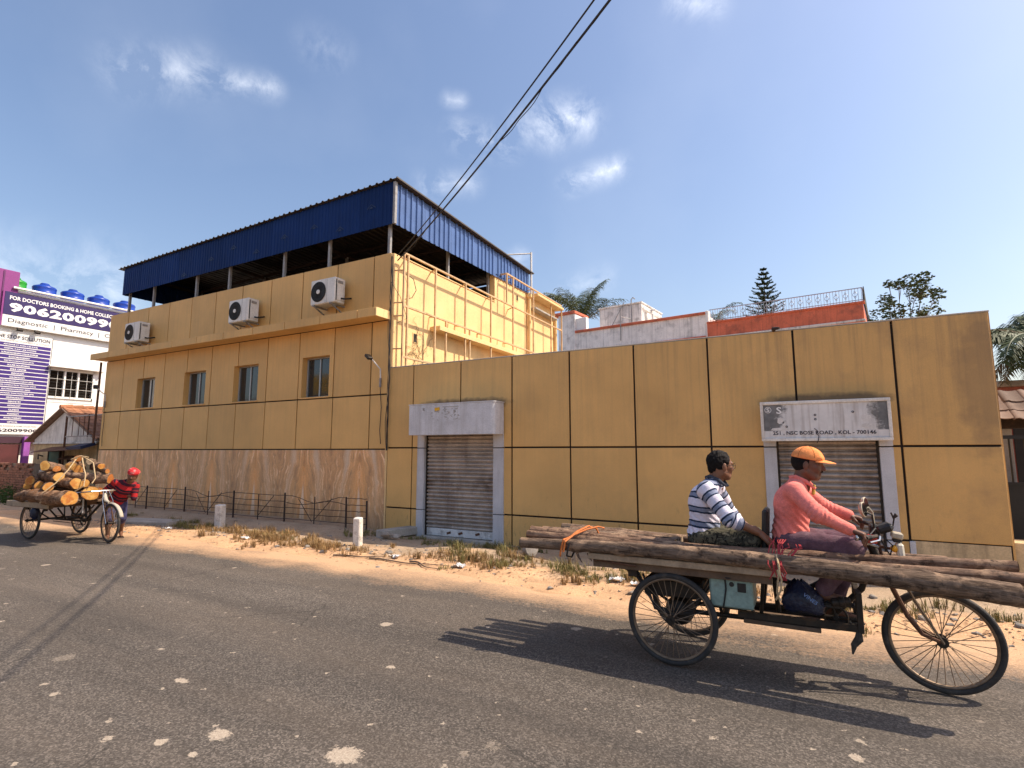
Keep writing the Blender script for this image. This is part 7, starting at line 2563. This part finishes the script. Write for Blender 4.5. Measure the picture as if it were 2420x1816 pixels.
part('cap_button', MB().lathe(L(-.006, 0, .138), Rm @ np.array((0, 0, 1)), [(.008, 0), (.007, .004), (.001, .006)], 10), PM['cap'], cp)
seam = MB()
for a in (0, 1.05, -1.05):
    pts = []
    for i in range(10):
        b = -1.45 + i * 2.9 / 9
        d = np.array((math.sin(b) * math.cos(a) * .1165, math.sin(b) * math.sin(a) * .0945, math.cos(b) * .0985 + .043))
        if d[2] > .045: pts.append(L(d[0] - .006, d[1], d[2]))
    if len(pts) > 2: seam.path(pts, .0018, 4)
part('cap_seams', seam, PM['capunder'], cp)
# collar of the salmon shirt and the undershirt showing at the throat
col = MB()
for s in (-1, 1):
    a0 = nk - tF * .075 + tU * .010
    pts = [a0, nk + lat * s * .068 - tF * .03 + tU * .020, nk + lat * s * .062 + tF * .04 - tU * .005, nk + lat * s * .030 + tF * .105 - tU * .055]
    col.path(pts, [.014, .017, .016, .008], 8)
part('collar', col, PM['salmon'], so)
part('undershirt', MB().obox(nk + tF * .092 - tU * .065, (tF, lat, tU), (.012, .022, .040), .008), PM['undershirt'], root)

# ---- passenger
J = dict(base=(-.80, 4.86, .84), pelvis=(-.785, 4.86, .955), chest=(-.765, 4.86, 1.215), neck=(-.675, 4.86, 1.405),
         shR=(-.725, 4.69, 1.325), elR=(-.545, 4.60, 1.115), wrR=(-.335, 4.66, 1.015),
         shL=(-.69, 5.03, 1.325), elL=(-.60, 5.13, 1.10), wrL=(-.44, 5.08, .99),
         hipR=(-.765, 4.775, .935), knR=(-.405, 4.72, .955), anR=(-.63, 4.86, .85), toeR=(-.52, 4.96, .82),
         hipL=(-.765, 4.945, .935), knL=(-.43, 5.03, .965), anL=(-.60, 4.90, .86), toeL=(-.48, 4.80, .83))
hands = [dict(w=J['wrR'], f=(.72, .02, -.62), n=(-.55, .35, -.72), t=(.1, 1, .1), curl=.22, spread=1.2, thumb=.35),
         dict(w=J['wrL'], f=(.85, -.1, -.3), n=(-.2, 0, -1), t=(0, -1, 0), curl=.35, thumb=.4)]
hc = np.array((-.630, 4.875, 1.525))
root, L, Rm, body, so, tr_ = person('passenger in blue and white striped shirt sitting on the poles behind the driver', J, hc, (.80, .60, -.02), (.06, .0, 1), hands,
                                    PM['stripes'], PM['camo'], MT['skin'], sleeve=.28, feet=None, seed=5)
pel, che, nk, tU, tF, lat = tr_
Hh = Field().ell(L(-.016, 0, .034), (.104, .083, .097), Rm, .02)
Hh.cone(L(-.085, 0, -.03), L(-.065, 0, -.055), .025, .02, .03)
Hh.cut(L(.052, 0, .06), Rm @ np.array((1, 0, -.35))).cut(L(.006, 0, -.03), Rm @ np.array((.75, 0, -.66))).cut(L(0, 0, -.078), Rm @ np.array((0, 0, -1)))
v, f = Hh.mesh(.004)
v = relax(v, f, 1)
v = v + normals(v, f) * (fold_noise(v, 4, 6.0) * .005)[:, None]
field_obj('hair', [(v, f)], MT['hair'], root)
gl_ = MB()
for s in (-1, 1):
    gl_.torus(L(.108, s * .033, .002), Rm @ np.array((1, s * .12, 0)), .023, .0020, 20, 5)
    gl_.path([L(.104, s * .056, .006), L(.06, s * .077, .008), L(-.002, s * .086, .006), L(-.018, s * .086, -.006)], .0022, 5)
gl_.path([L(.110, -.010, .006), L(.113, 0, .009), L(.110, .010, .006)], .002, 5)
part('spectacles', gl_, MT['black'], root)
col = MB()
for s in (-1, 1):
    pts = [nk - tF * .072 + tU * .016, nk + lat * s * .066 - tF * .03 + tU * .028, nk + lat * s * .062 + tF * .045 + tU * .004, nk + lat * s * .030 + tF * .10 - tU * .04]
    col.path(pts, [.015, .018, .017, .009], 8)
part('collar', col, PM['collar'], so)
a = np.array(J['elR']); b = np.array(J['wrR']); d = unit(b - a)
part('rolled_cuff', MB().path([a + (b - a) * .22, a + (b - a) * .25, a + (b - a) * .36, a + (b - a) * .40], [.050, .058, .055, .047], 18), PM['collar_grey'] if 'collar_grey' in PM else cloth('blue_grey_cuff', (.26, .28, .37), .12), so)

# ---- man walking beside the pedal tricycle
O = np.array((-11.56, 5.57, 0.0))
Fw = np.array((.90, -.436, 0)); Lf = np.array((.436, .90, 0)) * .55 + np.array((.88, .476, 0)) * .45
Lf = unit(Lf - Fw * (Lf @ Fw))
W3 = lambda f, l, u: tuple(O + Fw * f + Lf * l + np.array((0, 0, u)))
J = dict(base=W3(0, 0, 0), pelvis=W3(-.02, .0, .70), chest=W3(.12, .09, .92), neck=W3(.225, .165, 1.07),
         shR=W3(.15, -.055, 1.055), elR=W3(.02, -.20, .90), wrR=W3(-.10, -.16, .92),
         shL=W3(.17, .275, .985), elL=W3(.20, .26, .77), wrL=W3(.06, .02, .86),
         hipR=W3(-.02, -.08, .68), knR=W3(.14, -.10, .40), anR=W3(.04, -.10, .075), toeR=W3(.17, -.11, .035),
         hipL=W3(-.02, .08, .68), knL=W3(.02, .10, .39), anL=W3(-.22, .10, .11), toeL=W3(-.10, .11, .035))
hands = [dict(w=J['wrR'], f=tuple(Fw * -.5 + Lf * .3 + np.array((0, 0, -.5))), n=tuple(-Lf * .5 + np.array((0, 0, -.8))), t=tuple(Lf), curl=.7, thumb=.7, sc=.95),
         dict(w=J['wrL'], f=tuple(Fw * -.5 - Lf * .8 + np.array((0, 0, .05))), n=(0, 0, -1), t=tuple(-Fw), curl=.7, thumb=.7, sc=.95)]
hc = np.array(W3(.285, .205, 1.185))
root, L, Rm, body, so, tr_ = person('man in red plaid shirt and red turban leaning into the pedal tricycle handlebar', J, hc, Fw * .9 + Lf * -.20 + np.array((0, 0, -.22)), Fw * .2 + Lf * .22 + np.array((0, 0, 1)), hands,
                                    PM['plaid'], PM['lungi'], MT['skindark'], h=.0085, girth=.90, sleeve=0.0, roll=.35, feet=MT['darkrust'], seed=8, headsc=.95)
Tb = MB()
for k in range(5):
    rr_ = (.098, .104, .100, .085, .055)[k]
    zz = (.056, .072, .090, .108, .122)[k]
    pts = []
    for i in range(22):
        a = 2 * math.pi * i / 21
        pts.append(L(-.008 + math.cos(a + k) * rr_ * 1.02, math.sin(a + k) * rr_ * .82, zz + .010 * math.sin(a * 1 + k * 1.7)))
    Tb.path(pts, .022, 8)
Tb.path([L(-.09, -.03, .06), L(-.12, -.05, .03), L(-.13, -.05, -.02)], [.022, .026, .010], 7)
part('turban', Tb, PM['turban'], root)
Hh = Field().ell(L(-.02, 0, .02), (.098, .080, .094), Rm, .02)
Hh.cut(L(.0, 0, 0), Rm @ np.array((1, 0, -.1))).cut(L(0, 0, -.06), Rm @ np.array((.2, 0, -1)))
shell(Hh, .006, 'hair', MT['hair'], root)
part('moustache', MB().path([L(.090, -.026, -.052), L(.101, 0, -.046), L(.090, .026, -.052)], [.003, .007, .003], 7), MT['hair'], root)
